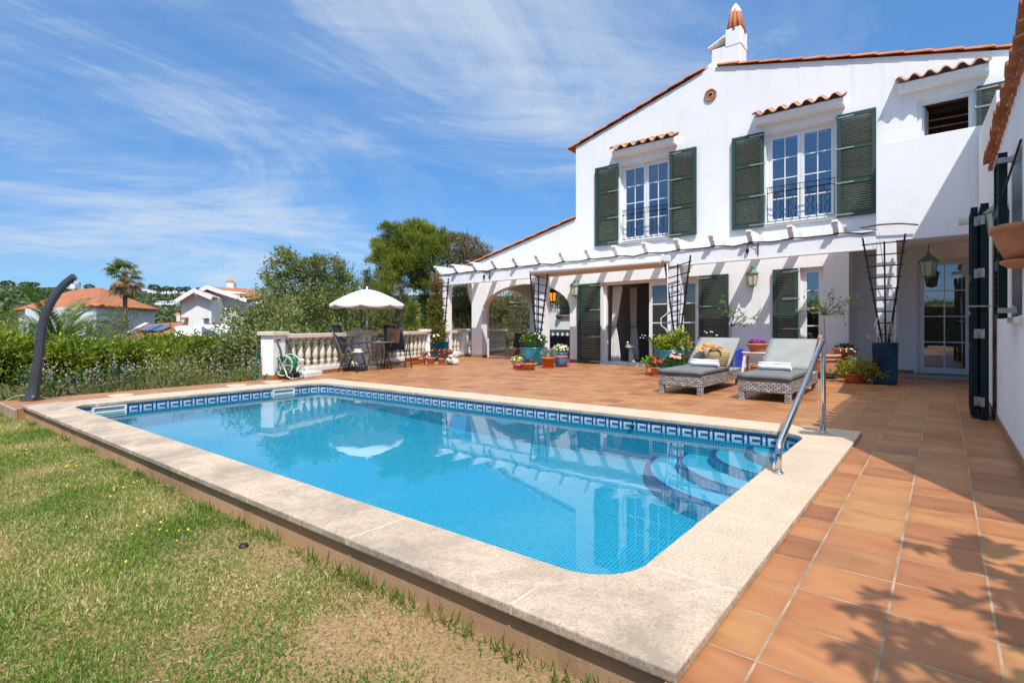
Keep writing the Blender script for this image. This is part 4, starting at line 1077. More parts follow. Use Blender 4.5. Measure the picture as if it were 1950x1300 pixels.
def lounger(lab):
    t = thing('sun_lounger', lab, 'sun lounger', (0, 0, 0), 'wicker sun loungers on the terrace')
    w, l = .68, 1.98
    MB().box(0, w, 0, l, .12, .30).build('frame', M['wicker'], t, bevel=.012)
    for x in (0.004, w-.084):
        for y in (.006, l-.09): MB().box(x, x+.08, y, y+.08, 0, .125).build('leg', M['wicker'], t, bevel=.008)
    c = MB(); pillow(c, -.005, w+.005, -.02, 1.27, .295, .375, puff=.008)
    sc = c.build('seat_cushion', M['cushion'], t)
    pp = MB().tube([(.0, -.012, .352), (w, -.012, .352)], .006, 6).tube([(w+.002, 0, .352), (w+.002, 1.24, .352)], .006, 6); pp.build('piping', M['cushion'], sc)
    a = R(34)
    def mp(p): return Vector((p.x, 1.26+p.y*math.cos(a)-p.z*math.sin(a), .33+p.y*math.sin(a)+p.z*math.cos(a)))
    c = MB(); pillow(c, -.005, w+.005, 0, .78, .0, .075, mp, puff=.01)
    c.build('back_cushion', M['cushion_back'], t)
    vs = [mp(Vector(p)) for p in ((.02, 0, -.035), (w-.02, 0, -.035), (w-.02, .74, -.035), (.02, .74, -.035), (.02, 0, -.005), (w-.02, 0, -.005), (w-.02, .74, -.005), (.02, .74, -.005))]
    MB().add(vs, [(3,2,1,0),(4,5,6,7),(0,1,5,4),(1,2,6,5),(2,3,7,6),(3,0,4,7)]).bar(mp(Vector((.08, .6, -.03))), (.08, 1.85, .26), .03).bar(mp(Vector((w-.08, .6, -.03))), (w-.08, 1.85, .26), .03).build('back_frame', M['wicker'], t)
    MB().tube([(w+.008, 1.18, .34), (w+.02, 1.22, .3), (w+.025, 1.3, .24), (w+.02, 1.36, .2)], .005, 5).build('tie', M['cushion'], t)
    return t
la = lounger('grey wicker sun lounger carrying a straw bag and a sun hat')
lb = copy_tree(la); lb['label'] = 'grey wicker sun lounger with only a rolled towel, nearest the handrail'
la.location = (-3.46, 8.0, 0); lb.location = (-2.27, 7.97, 0)
la.matrix_basis = Matrix.Translation(la.location); lb.matrix_basis = Matrix.Translation(lb.location)
def towel(lab, x, y, z, ln, rz):
    m_ = MB(); k = 26; vs = []; pr = []
    for i in range(k+1):           # spiral roll section
        a = i/k*2*math.pi*2.25; r = .030+.044*i/k
        pr.append((r*math.cos(a+.6), r*math.sin(a+.6)*.86))
    ex = [(-ln/2+ln*j/6) for j in range(7)]
    M_ = Matrix.Translation((x, y, z+.064)) @ Matrix.Rotation(rz, 4, 'Z')
    for j, e in enumerate(ex):
        wv = 1+.05*math.sin(j*2.3)
        for q in pr: vs.append(M_ @ Vector((e, q[0]*wv*1.15, q[1]*wv)))
    n_ = k+1
    fs = [(j*n_+i, j*n_+i+1, (j+1)*n_+i+1, (j+1)*n_+i) for j in range(6) for i in range(k)]
    m_.add(vs, fs, True)
    m_.sphere(M_ @ Vector((0, 0, -.005)), (ln*.46, .05, .04), 12, 8) if False else None
    m_.tube([M_ @ Vector((-ln/2+.004, 0, 0)), M_ @ Vector((ln/2-.004, 0, 0))], .056, 12)
    o = m_.build('rolled_towel', M['towel']); sm = o.modifiers.new('thick', 'SOLIDIFY'); sm.thickness = .008
    tag(o, lab, 'towel', 'rolled towels on the loungers')
towel('white rolled towel lying before the straw bag', -3.0, 8.75, .372, .42, R(6))
towel('white rolled towel alone on the lounger nearest the handrail', -1.95, 8.68, .372, .44, R(2))
# basket bag
def straw_mat():
    m, nt, b = new_mat('woven_palm'); p = objc(nt)
    w = nt.nodes.new('ShaderNodeTexWave'); w.wave_type = 'BANDS'; w.bands_direction = 'Z'; w.inputs['Scale'].default_value = 9.; w.inputs['Distortion'].default_value = 1.2; w.inputs['Detail'].default_value = 2
    nt.links.new(p, w.inputs['Vector'])
    f = math_n(nt, 'ADD', math_n(nt, 'MULTIPLY', w.outputs['Fac'], .6), math_n(nt, 'MULTIPLY', noise(nt, p, 60, 3), .4))
    r = ramp(nt, [(.2, (.24, .15, .06)), (.5, (.46, .33, .15)), (.8, (.60, .46, .24))], f)
    nt.links.new(r.outputs[0], b.inputs['Base Color']); b.inputs['Roughness'].default_value = .8; bump(nt, b, f, .8, .01); return m
M['palm_weave'] = straw_mat()
bx, by, bz = -2.93, 9.12, .37
bag = thing('straw_bag', 'woven palm basket bag with tan leather handles on the first lounger', 'bag', (bx, by, bz))
m_ = MB().lathe([(.0, 0), (.13, .0), (.165, .03), (.2, .16), (.225, .27), (.215, .27), (.19, .16), (.15, .04), (0, .03)], (bx, by, bz), 28, sx=1., sy=.52)
m_.v = [(x, y, z+((x-bx)**2*.9 if z > bz+.2 else 0)) for x, y, z in m_.v]
m_.build('body', M['palm_weave'], bag)
for s_ in (-1, 1):
    pts = [(bx-.1+.2*t/8, by+s_*(.1+.03*math.sin(math.pi*t/8)), bz+.25+.05*math.sin(math.pi*t/8)-(.03 if t in (0, 8) else 0)) for t in range(9)]
    MB().tube(pts, .011, 6).tube([pts[0], (pts[0][0], by+s_*.11, bz+.2)], .012, 6).tube([pts[-1], (pts[-1][0], by+s_*.11, bz+.2)], .012, 6).build('handle', M['leather'], bag)
hx, hy, hz_ = -3.13, 9.33, .64
hat = thing('sun_hat', 'wide-brimmed tan straw hat resting on the first lounger above the bag', 'hat', (hx, hy, hz_))
h = MB().lathe([(.0, .11), (.05, .112), (.085, .10), (.098, .07), (.102, .0), (.15, -.008), (.205, .0), (.215, .004), (.2, -.010), (.1, -.012)], (0, 0, 0), 32)
MT = Matrix.Translation((hx, hy, hz_)) @ Matrix.Rotation(R(14), 4, 'X') @ Matrix.Rotation(R(6), 4, 'Y')
h.v = [tuple(MT @ Vector((x, y, z+.10*max(0, abs(x)-.1)**1))) for x, y, z in h.v]
h.build('crown', M['straw'], hat)
b2 = MB().lathe([(.1035, .0), (.1045, .03), (.102, .032)], (0, 0, 0), 32); b2.v = [tuple(MT @ Vector(p)) for p in b2.v]
b2.build('hat_band', M['straw'], hat)

# ================================================================= pool handrail
hr = thing('pool_handrail', 'sloping polished steel handrail on the coping by the pool steps', 'handrail', (-.89, 4.9, .04))
x = -.885
def bend(p0, p1, p2, r, n=7):
    p0, p1, p2 = map(Vector, (p0, p1, p2)); a = (p0-p1).normalized(); b = (p2-p1).normalized()
    return [(p1+a*r)*(1-t)**2+p1*2*t*(1-t)+(p1+b*r)*t*t for t in [i/n for i in range(n+1)]]
A, B, C_, D = (x, 4.04, .04), (x, 4.04, .215), (x, 5.80, .915), (x, 5.80, .04)
MB().tube([A]+bend(A, B, C_, .07)+bend(B, C_, D, .07)+[D], .0225, 20).build('rail', M['steel'], hr)
for y in (4.04, 5.80): MB().lathe([(.034, 0), (.034, .006), (.026, .012), (.0235, .012)], (x, y, .04), 20).build('rosette', M['steel'], hr)
# ================================================================= solar shower
sh = thing('solar_shower', 'tall curved anthracite shower column at the corner of the pool', 'shower', (-9.93, 1.79, 0))
P0 = Vector((-9.93, 1.79, 0)); up = Vector((0, 0, 1))
key = [(63, 762), (72, 690), (79, 630), (90, 590), (106, 562), (122, 542), (142, 526)]
dpt = P0.x*AX+P0.y*AY
pts = [at(u, v, dpt) for u, v in key]
pts[0] = P0.copy()
# the column leans in the plane facing the camera's right; resample smoothly
def catmull(ps, n=6):
    o = []
    for i in range(len(ps)-1):
        a, b, c, d = ps[max(0, i-1)], ps[i], ps[i+1], ps[min(len(ps)-1, i+2)]
        for k in range(n):
            t = k/n
            o.append(.5*((2*b)+(-a+c)*t+(2*a-5*b+4*c-d)*t*t+(-a+3*b-3*c+d)*t**3))
    return o+[ps[-1]]
cu = catmull(pts); m_ = MB()
side = Vector((-RY, RX, 0)); vs = []
sec = [(-1, -.55), (-.55, -1), (.55, -1), (1, -.55), (1, .55), (.55, 1), (-.55, 1), (-1, .55)]
for i, p in enumerate(cu):
    t = (cu[min(i+1, len(cu)-1)]-cu[max(i-1, 0)]).normalized(); f = i/(len(cu)-1)
    hw = .058-.014*f; hw *= 1+.55*max(0, 1-f*14)
    b = side.cross(t).normalized()
    for (qx, qy) in sec: vs.append(p+b*hw*qx+side*hw*.8*qy)
k = len(sec)
fs = [(i*k+j, i*k+(j+1) % k, (i+1)*k+(j+1) % k, (i+1)*k+j) for i in range(len(cu)-1) for j in range(k)]+[tuple(range(k-1, -1, -1)), tuple((len(cu)-1)*k+j for j in range(k))]
m_.add(vs, fs); m_.build('column', M['alu_side'], sh, bevel=.004)
MB().obox((P0.x, P0.y, .012), (.2, .18, .02), rz=YAW).build('foot_plate', M['alu_side'], sh, bevel=.004)
e = at(136, 536, dpt); MB().tube([e+up*.02, e-up*.015], .02, 8).lathe([(.03, -.03), (.035, -.02), (.0, -.012)], tuple(e), 12).build('shower_head', M['black'], sh)
k_ = at(79, 683, dpt-.07); MB().tube([k_, k_+Vector((RX, RY, 0))*.07], .009, 8).obox(tuple(k_+Vector((RX, RY, 0))*.09+up*.02), (.08, .03, .014), rz=YAW).build('mixer_lever', M['steel'], sh)
k2 = at(62, 755, dpt-.085); MB().tube([k2, k2-side*(-.02)], .018, 10).build('drain_tap', M['galv'], sh)
tag(MB().tube(catmull([P0+Vector((-.06, -.06, .07)), P0+Vector((-.16, -.16, .05)), P0+Vector((-.24, -.3, -.05)), P0+Vector((-.22, -.34, -.12))]), .011, 8).build('supply_hose', M['galv']), 'grey braided hose looping from the shower foot down to the lawn', 'hose')
# ================================================================= foliage materials
M['lf_variegated'] = foliage('variegated_leaves', [(0, (.03, .08, .012)), (.35, (.11, .20, .025)), (.6, (.34, .36, .04)), (1, (.62, .52, .08))], nscale=6)
M['lf_green'] = foliage('green_leaves', [(0, (.012, .04, .008)), (.5, (.04, .10, .015)), (1, (.12, .19, .03))], nscale=8)
M['lf_olive'] = foliage('olive_green_leaves', [(0, (.05, .06, .012)), (.5, (.17, .16, .03)), (.8, (.27, .23, .045)), (1, (.32, .23, .08))], nscale=4)
M['lf_olive_top'] = foliage('browning_leaves', [(0, (.08, .055, .015)), (.5, (.20, .13, .04)), (1, (.30, .21, .08))], nscale=4)
M['lf_grey'] = foliage('silver_leaves', [(0, (.10, .14, .10)), (.5, (.22, .28, .22)), (1, (.38, .42, .34))], nscale=8, trans=.2)
M['lf_lemon'] = foliage('lemon_leaves', [(0, (.05, .13, .014)), (.5, (.17, .29, .03)), (1, (.38, .44, .06))], nscale=8)
M['lf_sedum'] = foliage('sedum_leaves', [(0, (.05, .09, .015)), (.4, (.20, .22, .03)), (.7, (.42, .32, .04)), (1, (.50, .20, .03))], nscale=9)
M['aeonium'] = foliage('dark_red_rosettes', [(0, (.06, .006, .012)), (.6, (.16, .012, .022)), (1, (.30, .05, .04))], nscale=8, trans=.15)
M['aloe'] = foliage('pinkish_aloe', [(0, (.22, .10, .04)), (.5, (.38, .18, .08)), (1, (.30, .24, .10))], nscale=8, trans=.2)
def petals(n, c, e=0): return simple(n, c, .6, var=.08, scale=30)
M['p_white'] = petals('white_petals', (.82, .82, .80)); M['p_yellow'] = petals('yellow_petals', (.75, .50, .04)); M['p_red'] = petals('red_petals', (.65, .025, .02))
M['p_purple'] = petals('purple_petals', (.10, .015, .16)); M['p_magenta'] = petals('magenta_petals', (.33, .008, .20)); M['p_pink'] = petals('pink_petals', (.78, .35, .32)); M['p_orange'] = petals('orange_petals', (.8, .22, .04))
def pot(name, lab, c, prof, mat, saucer=None, n=28, group=None, cat='plant pot', rimmat=None):
    t = thing(name, lab, cat, c, group)
    MB().lathe(prof, c, n).build('pot', M[mat], t)
    r_in, z_in = prof[-1][0], prof[-1][1]
    MB().lathe([(r_in+.004, z_in-.02), (0, z_in-.008)], c, n).build('soil', M['soil'], t)
    if saucer: MB().lathe([(saucer-.02, .002), (saucer, .02), (saucer-.008, .022), (saucer-.03, .012), (0, .012)], c, n).build('saucer', M[mat], t)
    return t
def prof_pot(rb, rt, h, rim=.012, rh=.03):
    return [(0, 0.004), (rb, .004), (rt-rim*.6, h-rh), (rt+rim*.4, h-rh), (rt+rim, h-rh*.5), (rt+rim*.6, h), (rt-.008, h), (rt-.016, h-.03)]
def prof_bowl(rb, rt, h):
    return [(0, .004), (rb, .004), (rb*1.25, h*.16), (rt*.86, h*.62), (rt*.96, h*.8), (rt+.012, h*.82), (rt+.016, h*.97), (rt, h), (rt-.016, h), (rt-.03, h-.03)]
def foliage_blob(name, mat, par, c, r, n, L, W, rng=RNG, lo=.2, updir=.6, jit=.8):
    p, d = in_blob(c, r, n, lo, rng)
    D = d+np.array([0, 0, updir])+rng.normal(size=(n, 3))*jit*.5
    return npmesh(name, leaf_quads(p, D, rng.uniform(.7, 1.3, n)*L, rng.uniform(.7, 1.3, n)*W, rng), 4, M[mat], par)
def flowers(name, mat, par, c, r, n, s=.018, rng=RNG, top=True, center=None):
    d = rand_dirs(n, rng)
    if top: d[:, 2] = np.abs(d[:, 2])
    p = np.asarray(c)+d*np.asarray(r)*rng.uniform(.85, 1.08, (n, 1))
    V = []
    for k in range(5):
        a = 2*math.pi*k/5
        nrm = unit(d+rng.normal(size=(n, 3))*.3+np.array([0, -.4, .3])); t1 = unit(np.cross(nrm, [.3, .2, 1.])); t2 = np.cross(nrm, t1)
        dirv = t1*math.cos(a)+t2*math.sin(a); sd = -t1*math.sin(a)+t2*math.cos(a)
        V.append(np.stack([p, p+dirv*s*.6+sd*s*.4+nrm*s*.1, p+dirv*s, p+dirv*s*.6-sd*s*.4+nrm*s*.1], 1))
    f = npmesh(name, np.concatenate(V), 4, M[mat], par)
    if center:
        m_ = MB()
        for q in (p+nrm*s*.12): m_.sphere(q, s*.28, 6, 4)
        kind(m_.build('flower_centre', M[center], f), 'stuff')
    return f
def fairy(lab, c, n, h, spread, rng, tilt=(0, 0)):
    t = thing('garden_light', lab, 'garden light', c)
    m_ = MB(); b = MB()
    m_.tube([c, (c[0], c[1], c[2]+.06)], .008, 6).lathe([(0, .10), (.03, .09), (.036, .07), (.01, .06)], c, 10)
    for k in range(n):
        a = rng.uniform(0, 6.28); s = spread*rng.uniform(.5, 1); hh = h*rng.uniform(.7, 1)
        p = Vector((c[0]+tilt[0]+s*math.cos(a), c[1]+tilt[1]+s*math.sin(a)*.6, c[2]+hh))
        q = Vector((c[0]+(p.x-c[0])*.3, c[1]+(p.y-c[1])*.3, c[2]+.06+hh*.5))
        m_.tube([(c[0], c[1], c[2]+.08), q, p], .0028, 4); b.sphere(p, .0125, 8, 6)
    m_.build('stem', M['black'], t); b.build('bulb', M['p_white'], t); return t

# ---- teal planters at the pergola pillars
def planter_round(lab, c, r, h, mat='teal'):
    return pot('round_planter', lab, c, [(0, .004), (r*.80, .004), (r*.86, .03), (r*.97, h*.7), (r, h-.02), (r+.004, h), (r-.03, h), (r-.035, h-.05)], mat, n=40, cat='planter')
c2_ = (-8.42, 11.55, 0)
p2 = planter_round('round teal glazed planter with a white-flowering bush, left of the arch pillar', c2_, .355, .46)
bz_ = .46
b2_ = thing('flowering_bush', 'green bush dotted with white flowers growing in the round teal planter', 'shrub', (c2_[0], c2_[1], bz_))
foliage_blob('foliage', 'lf_green', b2_, (c2_[0], c2_[1], bz_+.17), (.36, .30, .20), 900, .065, .03)
foliage_blob('foliage', 'lf_variegated', b2_, (c2_[0]-.05, c2_[1], bz_+.18), (.34, .30, .20), 220, .06, .03)
flowers('flower', 'p_white', b2_, (c2_[0]+.08, c2_[1], bz_+.18), (.30, .28, .19), 26, .03)
c3 = (-4.72, 11.55, 0)
p3_ = planter_round('round teal glazed planter with a yellow-green shrub in front of the sliding door', c3, .325, .50)
b3 = thing('variegated_shrub', 'yellow-green variegated shrub filling the planter before the sliding door', 'shrub', (c3[0], c3[1], .5))
P, D, _ = clusters([((c3[0]-.12, c3[1], .62), (.24, .24, .16)), ((c3[0]+.12, c3[1], .67), (.25, .24, .2)), ((c3[0]+.2, c3[1], .78), (.12, .14, .14))], 420, 10, .035)
npmesh('foliage', leaf_quads(P, D+np.array([0, 0, .5])+RNG.normal(size=P.shape)*.5, .075, .045), 4, M['lf_variegated'], b3)
m_ = MB()
for k in range(12):
    a = k*2.4; m_.tube([(c3[0], c3[1], .47), (c3[0]+.2*math.cos(a), c3[1]+.2*math.sin(a), .62+.12*(k % 3)*.6)], .006, 5)
m_.build('stem', M['bark'], b3)
fairy('firefly lights with white bulbs poking from the yellow-green shrub', (-5.0, 11.35, .5), 8, .34, .22, RNG, (-.12, 0))
c1 = (-11.6, 11.12, 0)
p1 = thing('square_planter', 'petrol blue glazed planter holding the columnar shrub at the left pillar', 'planter', c1)
def square_planter(par, c, w, h, mat, d=None):
    d = d or w; m_ = MB(); x, y, _ = c; t = .03
    a = .03
    vs = []
    for (s_, z) in ((.5-a/w*.5, 0.004), (.5, h)):
        for sx, sy in ((-1, -1), (1, -1), (1, 1), (-1, 1)): vs.append((x+sx*w*s_, y+sy*d*s_, z))
    for z in (h, h-.05):
        for sx, sy in ((-1, -1), (1, -1), (1, 1), (-1, 1)): vs.append((x+sx*(w*.5-t), y+sy*(d*.5-t), z))
    fs = [(3,2,1,0)]
    for o in (0, 4, 8):
        for j in range(4): fs.append((o+j, o+(j+1) % 4, o+4+(j+1) % 4, o+4+j))
    m_.add(vs, fs).build('pot', M[mat], par, bevel=.012, seg=3)
    MB().box(x-w*.5+t, x+w*.5-t, y-d*.5+t, y+d*.5-t, h-.08, h-.05).build('soil', M['soil'], par)
square_planter(p1, c1, .52, .55, 'petrol', .46)
col = thing('columnar_shrub', 'tall narrow olive-brown shrub climbing the first pergola pillar', 'shrub', (c1[0], c1[1], .5))
bl_ = [((c1[0]-.02+.03*math.sin(z*3), c1[1]-.02, z), (.27-.075*(z-.6)*.9+.02*math.sin(z*9), .2, .22)) for z in (.62, .85, 1.1, 1.35, 1.6)]
P, D, _ = clusters(bl_, 700, 14, .04); npmesh('foliage', leaf_quads(P, D+np.array([0, 0, .3])+RNG.normal(size=P.shape)*.6, .05, .032), 4, M['lf_olive'], col)
bl_ = [((c1[0]+.02*math.sin(z*4), c1[1]-.02, z), (.17-.05*(z-1.7), .15, .2)) for z in (1.75, 2.0, 2.2, 2.36)]
P, D, _ = clusters(bl_, 800, 14, .035); npmesh('foliage', leaf_quads(P, D+np.array([0, 0, .3])+RNG.normal(size=P.shape)*.6, .04, .022), 4, M['lf_olive_top'], col)
MB().tube([(c1[0], c1[1], .46), (c1[0]+.02, c1[1], 1.4), (c1[0], c1[1], 2.4)], [.035, .025, .008], 7).build('stem', M['bark'], col)
flowers('flower', 'p_white', col, (c1[0], c1[1]-.08, .68), (.30, .22, .16), 12, .035)
c4 = (-.815, 11.68, 0)
p4_ = thing('square_planter', 'tall petrol blue square planter with bare vine stems beside the recess', 'planter', c4)
square_planter(p4_, c4, .37, .735, 'petrol')
v4 = thing('dry_vine', 'bare dry vine stems rising from the tall blue planter', 'vine', (c4[0], c4[1], .69))
m_ = MB(); rr = random.Random(3)
for k in range(9):
    x, y = c4[0]+rr.uniform(-.1, .12), c4[1]+rr.uniform(-.1, .08); h = rr.uniform(.25, .55)
    m_.tube([(x, y, .66), (x+rr.uniform(-.02, .02), y, .66+h*.5), (x+rr.uniform(-.05, .05), y+rr.uniform(-.03, .03), .66+h)], .008, 5)
m_.tube(catmull([Vector((c4[0]-.08, c4[1], .68)), Vector((c4[0]-.16, c4[1]-.02, .95)), Vector((c4[0]-.13, c4[1], 1.12)), Vector((c4[0]-.06, c4[1], 1.22))]), .008, 5)
m_.tube(catmull([Vector((c4[0]+.13, c4[1]+.05, .68)), Vector((c4[0]+.22, c4[1]+.06, 1.0)), Vector((c4[0]+.20, c4[1]+.06, 1.35)), Vector((c4[0]+.12, c4[1]+.05, 1.5))]), .006, 5)
m_.tube(catmull([Vector((c4[0]+.1, c4[1]+.06, .68)), Vector((c4[0]+.12, c4[1]+.1, 1.5)), Vector((c4[0]-.02, c4[1]+.1, 2.0)), Vector((c4[0]-.1, c4[1]+.1, 2.7))]), .005, 5)
for k in range(5): m_.tube([(c4[0]-.08, c4[1]-.05, .7), (c4[0]-.2-.05*k*.4, c4[1]-.08, .78+.02*k)], .003, 4)
m_.build('stem', M['twig'], v4)
foliage_blob('foliage', 'lf_lemon', v4, (c4[0]+.02, c4[1]-.05, .76), (.16, .12, .08), 26, .04, .022)

# ---- pots grouped round the second pillar
G1 = 'flower pots clustered round the teal planter'
c = tuple(ground(984, 702)); t = pot('flower_pot', 'orange pot of white and yellow flowers at the left of the pillar cluster', c, prof_pot(.07, .10, .13), 'terra_red', group=G1)
f = foliage_blob('foliage', 'lf_variegated', t, (c[0], c[1], .20), (.15, .13, .09), 240, .05, .02); flowers('flower', 'p_white', t, (c[0], c[1], .21), (.15, .13, .09), 40, .022); flowers('flower', 'p_yellow', t, (c[0], c[1], .2), (.15, .13, .09), 26, .02)
c = tuple(ground(990, 703.5)); c = (c[0]+.02, c[1]-.06, 0); t = pot('flower_pot', 'pink plastic pot behind the terracotta pansy bowl', c, prof_pot(.075, .095, .13), 'pink', group=G1)
foliage_blob('foliage', 'lf_variegated', t, (c[0], c[1], .17), (.08, .08, .05), 60, .04, .018)
c = tuple(ground(1007, 704)); t = pot('flower_bowl', 'shallow terracotta bowl with purple pansies in front of the teal planter', c, prof_bowl(.10, .185, .16), 'terra', group=G1)
foliage_blob('foliage', 'lf_green', t, (c[0], c[1], .185), (.15, .12, .06), 260, .04, .02); flowers('flower', 'p_purple', t, (c[0]+.0, c[1], .20), (.13, .11, .07), 18, .032)
c = tuple(ground(1038.5, 701)); c = (c[0], c[1]+.12, 0); t = pot('flower_pot', 'orange terracotta pot with silvery foliage standing in a saucer', c, prof_pot(.125, .165, .27, .016, .05), 'terra_red', saucer=.17, group=G1)
foliage_blob('foliage', 'lf_grey', t, (c[0], c[1], .34), (.19, .15, .11), 620, .05, .014)
c = tuple(ground(1061, 699)); c = (c[0], c[1]+.16, 0); t = pot('flower_pot', 'blue glazed pot with a patterned band and white daisies', c, [(0, .02), (.11, .02), (.17, .10), (.185, .2), (.17, .29), (.165, .31), (.19, .33), (.19, .35), (.17, .35), (.16, .32)], 'blueglaze', group=G1)
MB().lathe([(.1865, .205), (.182, .25), (.1725, .286)], c, 28).build('pattern_band', M['rooftile_pale'], t)
mm = MB()
for k in range(40):
    a = 2*math.pi*k/40
    for zq in (.235, .262): mm.obox((c[0]+(.186-(zq-.235)*.25)*math.cos(a), c[1]+(.186-(zq-.235)*.25)*math.sin(a), zq), (.006, .014, .014), rz=a, rx=R(45))
mm.build('pattern_mark', M['navy'], t)
for k in range(3): MB().sphere((c[0]+.09*math.cos(2.1*k), c[1]+.09*math.sin(2.1*k), .012), (.022, .022, .014), 8, 5).build('pot_foot', M['terra_pale'], t)
foliage_blob('foliage', 'lf_variegated', t, (c[0], c[1], .42), (.2, .18, .12), 500, .05, .014); flowers('flower', 'p_white', t, (c[0], c[1], .43), (.21, .19, .13), 75, .026, center='p_yellow')
c = tuple(ground(1073.5, 698)); c = (c[0]+.04, c[1]+.1, 0); t = pot('flower_pot', 'small pink bucket with red buds next to the pier', c, [(0, .004), (.055, .004), (.06, .03), (.05, .06), (.065, .15), (.075, .16), (.065, .16), (.06, .14)], 'pink', group=G1)
foliage_blob('foliage', 'lf_lemon', t, (c[0], c[1], .20), (.06, .05, .05), 50, .045, .02); flowers('flower', 'p_red', t, (c[0], c[1], .22), (.07, .06, .06), 6, .022)
# little pots before the sliding door
G2 = 'small pots before the sliding door'
c = tuple(ground(1238, 713)); t = pot('flower_pot', 'small terracotta jug pot with violet flowers before the sliding door', c, [(0, .004), (.07, .004), (.095, .06), (.085, .11), (.075, .13), (.105, .20), (.11, .215), (.1, .215), (.09, .19)], 'terra', group=G2)
foliage_blob('foliage', 'lf_lemon', t, (c[0], c[1], .27), (.15, .12, .09), 200, .07, .02); flowers('flower', 'p_purple', t, (c[0], c[1]-.03, .24), (.08, .08, .05), 7, .026)
c = tuple(ground(1249, 716.5)); t = pot('flower_pot', 'small terracotta pot with red geraniums by the lounger foot', c, prof_pot(.08, .105, .19), 'terra', saucer=.115, group=G2)
foliage_blob('foliage', 'lf_green', t, (c[0], c[1], .27), (.14, .12, .10), 260, .045, .035); flowers('flower', 'p_red', t, (c[0], c[1], .29), (.13, .12, .10), 16, .035)
c = (-4.15, 10.45, 0); t = pot('flower_pot', 'low terracotta pot with coral flowers hidden behind the first lounger', c, prof_pot(.12, .16, .2), 'terra', group=G2)
foliage_blob('foliage', 'lf_green', t, (c[0], c[1], .32), (.24, .2, .13), 620, .05, .035); flowers('flower', 'p_pink', t, (c[0], c[1]-.04, .36), (.24, .18, .13), 16, .04)
c = (-3.95, 11.2, 0); t = pot('flower_pot', 'terracotta pot with pale dry lavender between lounger and planter', c, prof_pot(.11, .14, .24), 'terra', group=G2)
P = np.array(c)+np.array([0, 0, .25])+RNG.normal(size=(160, 3))*[.05, .05, .01]
npmesh('foliage', blade_tris(P, RNG.normal(size=(160, 3))*.35+np.array([0, 0, 1]), RNG.uniform(.15, .34, 160), .012), 3, M['lf_grey'], t)

# ---- left group with aeoniums
G3 = 'succulent pots by the balustrade'
c = tuple(ground(804.5, 694)); t = pot('succulent_pot', 'terracotta pot with spiky pinkish aloe', c, prof_pot(.075, .095, .17), 'terra_pale', saucer=.10, group=G3)
P = np.array([c[0], c[1], .17])+RNG.normal(size=(40, 3))*[.035, .035, .005]
npmesh('foliage', blade_tris(P, RNG.normal(size=(40, 3))*.28+np.array([0, 0, 1]), RNG.uniform(.16, .30, 40), .028), 3, M['aloe'], t)
def rosette(par, c, r, rng, tilt):
    V = []
    nrm = unit(np.array([tilt]))[0]; t1 = unit(np.cross(nrm, [.1, .3, 1.]))if abs(nrm[2]) < .95 else np.array([1., 0, 0]); t2 = np.cross(nrm, t1)
    for ring, (rr, up, k) in enumerate(((1, .15, 13), (.75, .4, 11), (.5, .7, 8), (.28, 1.1, 6))):
        for j in range(k):
            a = 2*math.pi*(j+ring*.37)/k; d = t1*math.cos(a)+t2*math.sin(a); s = -t1*math.sin(a)+t2*math.cos(a)
            p = np.array(c); L = r*rr; w = r*.26
            V.append([p, p+d*L*.7+nrm*L*up*.55+s*w, p+d*L+nrm*L*up*.8, p+d*L*.7+nrm*L*up*.55-s*w])
    return np.array(V)
def aeonium(par, c, spots, seed):
    rng = np.random.default_rng(seed); V = []; m_ = MB(); y_ = MB()
    for (dx, dy, z, r) in spots:
        q = (c[0]+dx, c[1]+dy, z); tl = (dx*1.2, dy*.8-.7, .75)
        V.append(rosette(par, q, r, rng, tl)); m_.tube([(c[0]+dx*.15, c[1]+dy*.2, .18), (c[0]+dx*.7, c[1]+dy*.7, (z+.18)/2+.02), q], .011, 5)
        u_ = unit(np.array(tl)); y_.sphere(np.array(q)+u_*r*.28, r*.17, 6, 5)
    npmesh('rosette', np.concatenate(V), 4, M['aeonium'], par); m_.build('stem', M['twig'], par); y_.build('flower_centre', M['p_yellow'], par)
c = tuple(ground(820.5, 695)); t = pot('succulent_pot', 'round terracotta pot of dark red aeonium rosettes, left of the pair', c, prof_pot(.09, .118, .2), 'terra_pale', saucer=.125, group=G3)
aeonium(t, c, [(-.12, -.06, .28, .09), (-.06, -.08, .32, .06), (.07, .0, .36, .11), (.02, .05, .33, .08)], 1)
c = tuple(ground(841.5, 695)); t = pot('succulent_pot', 'terracotta pot of dark red aeoniums spilling beside the white rock sculpture', c, prof_pot(.085, .11, .18), 'terra_pale', saucer=.12, group=G3)
aeonium(t, c, [(-.06, 0, .37, .09), (.03, -.09, .28, .07), (-.01, -.12, .21, .06), (.12, 0, .37, .09), (.17, -.04, .31, .08), (.23, .02, .35, .09), (.29, .02, .32, .08)], 2)
c = tuple(ground(861, 694)); c = (c[0], c[1], 0)
rk = thing('rock_sculpture', 'weathered white stone figure beside the aeonium pots', 'sculpture', c)
m_ = MB(); rr = random.Random(8)
for (dx, dy, z, r) in ((-.08, 0, .10, .11), (.05, .03, .11, .12), (.0, 0, .22, .10), (.11, .02, .26, .085), (-.05, .02, .2, .08), (.13, 0, .08, .08), (.12, 0, .33, .05)):
    m_.sphere((c[0]+dx, c[1]+dy, z), (r, r*.9, r), 14, 10)
o = m_.build('rock', M['stone'], rk); rm = o.modifiers.new('r', 'REMESH'); rm.mode = 'VOXEL'; rm.voxel_size = .016
tx = bpy.data.textures.new('rock_noise', 'CLOUDS'); tx.noise_scale = .06
dm = o.modifiers.new('d', 'DISPLACE'); dm.texture = tx; dm.strength = .05; dm.texture_coords = 'LOCAL'
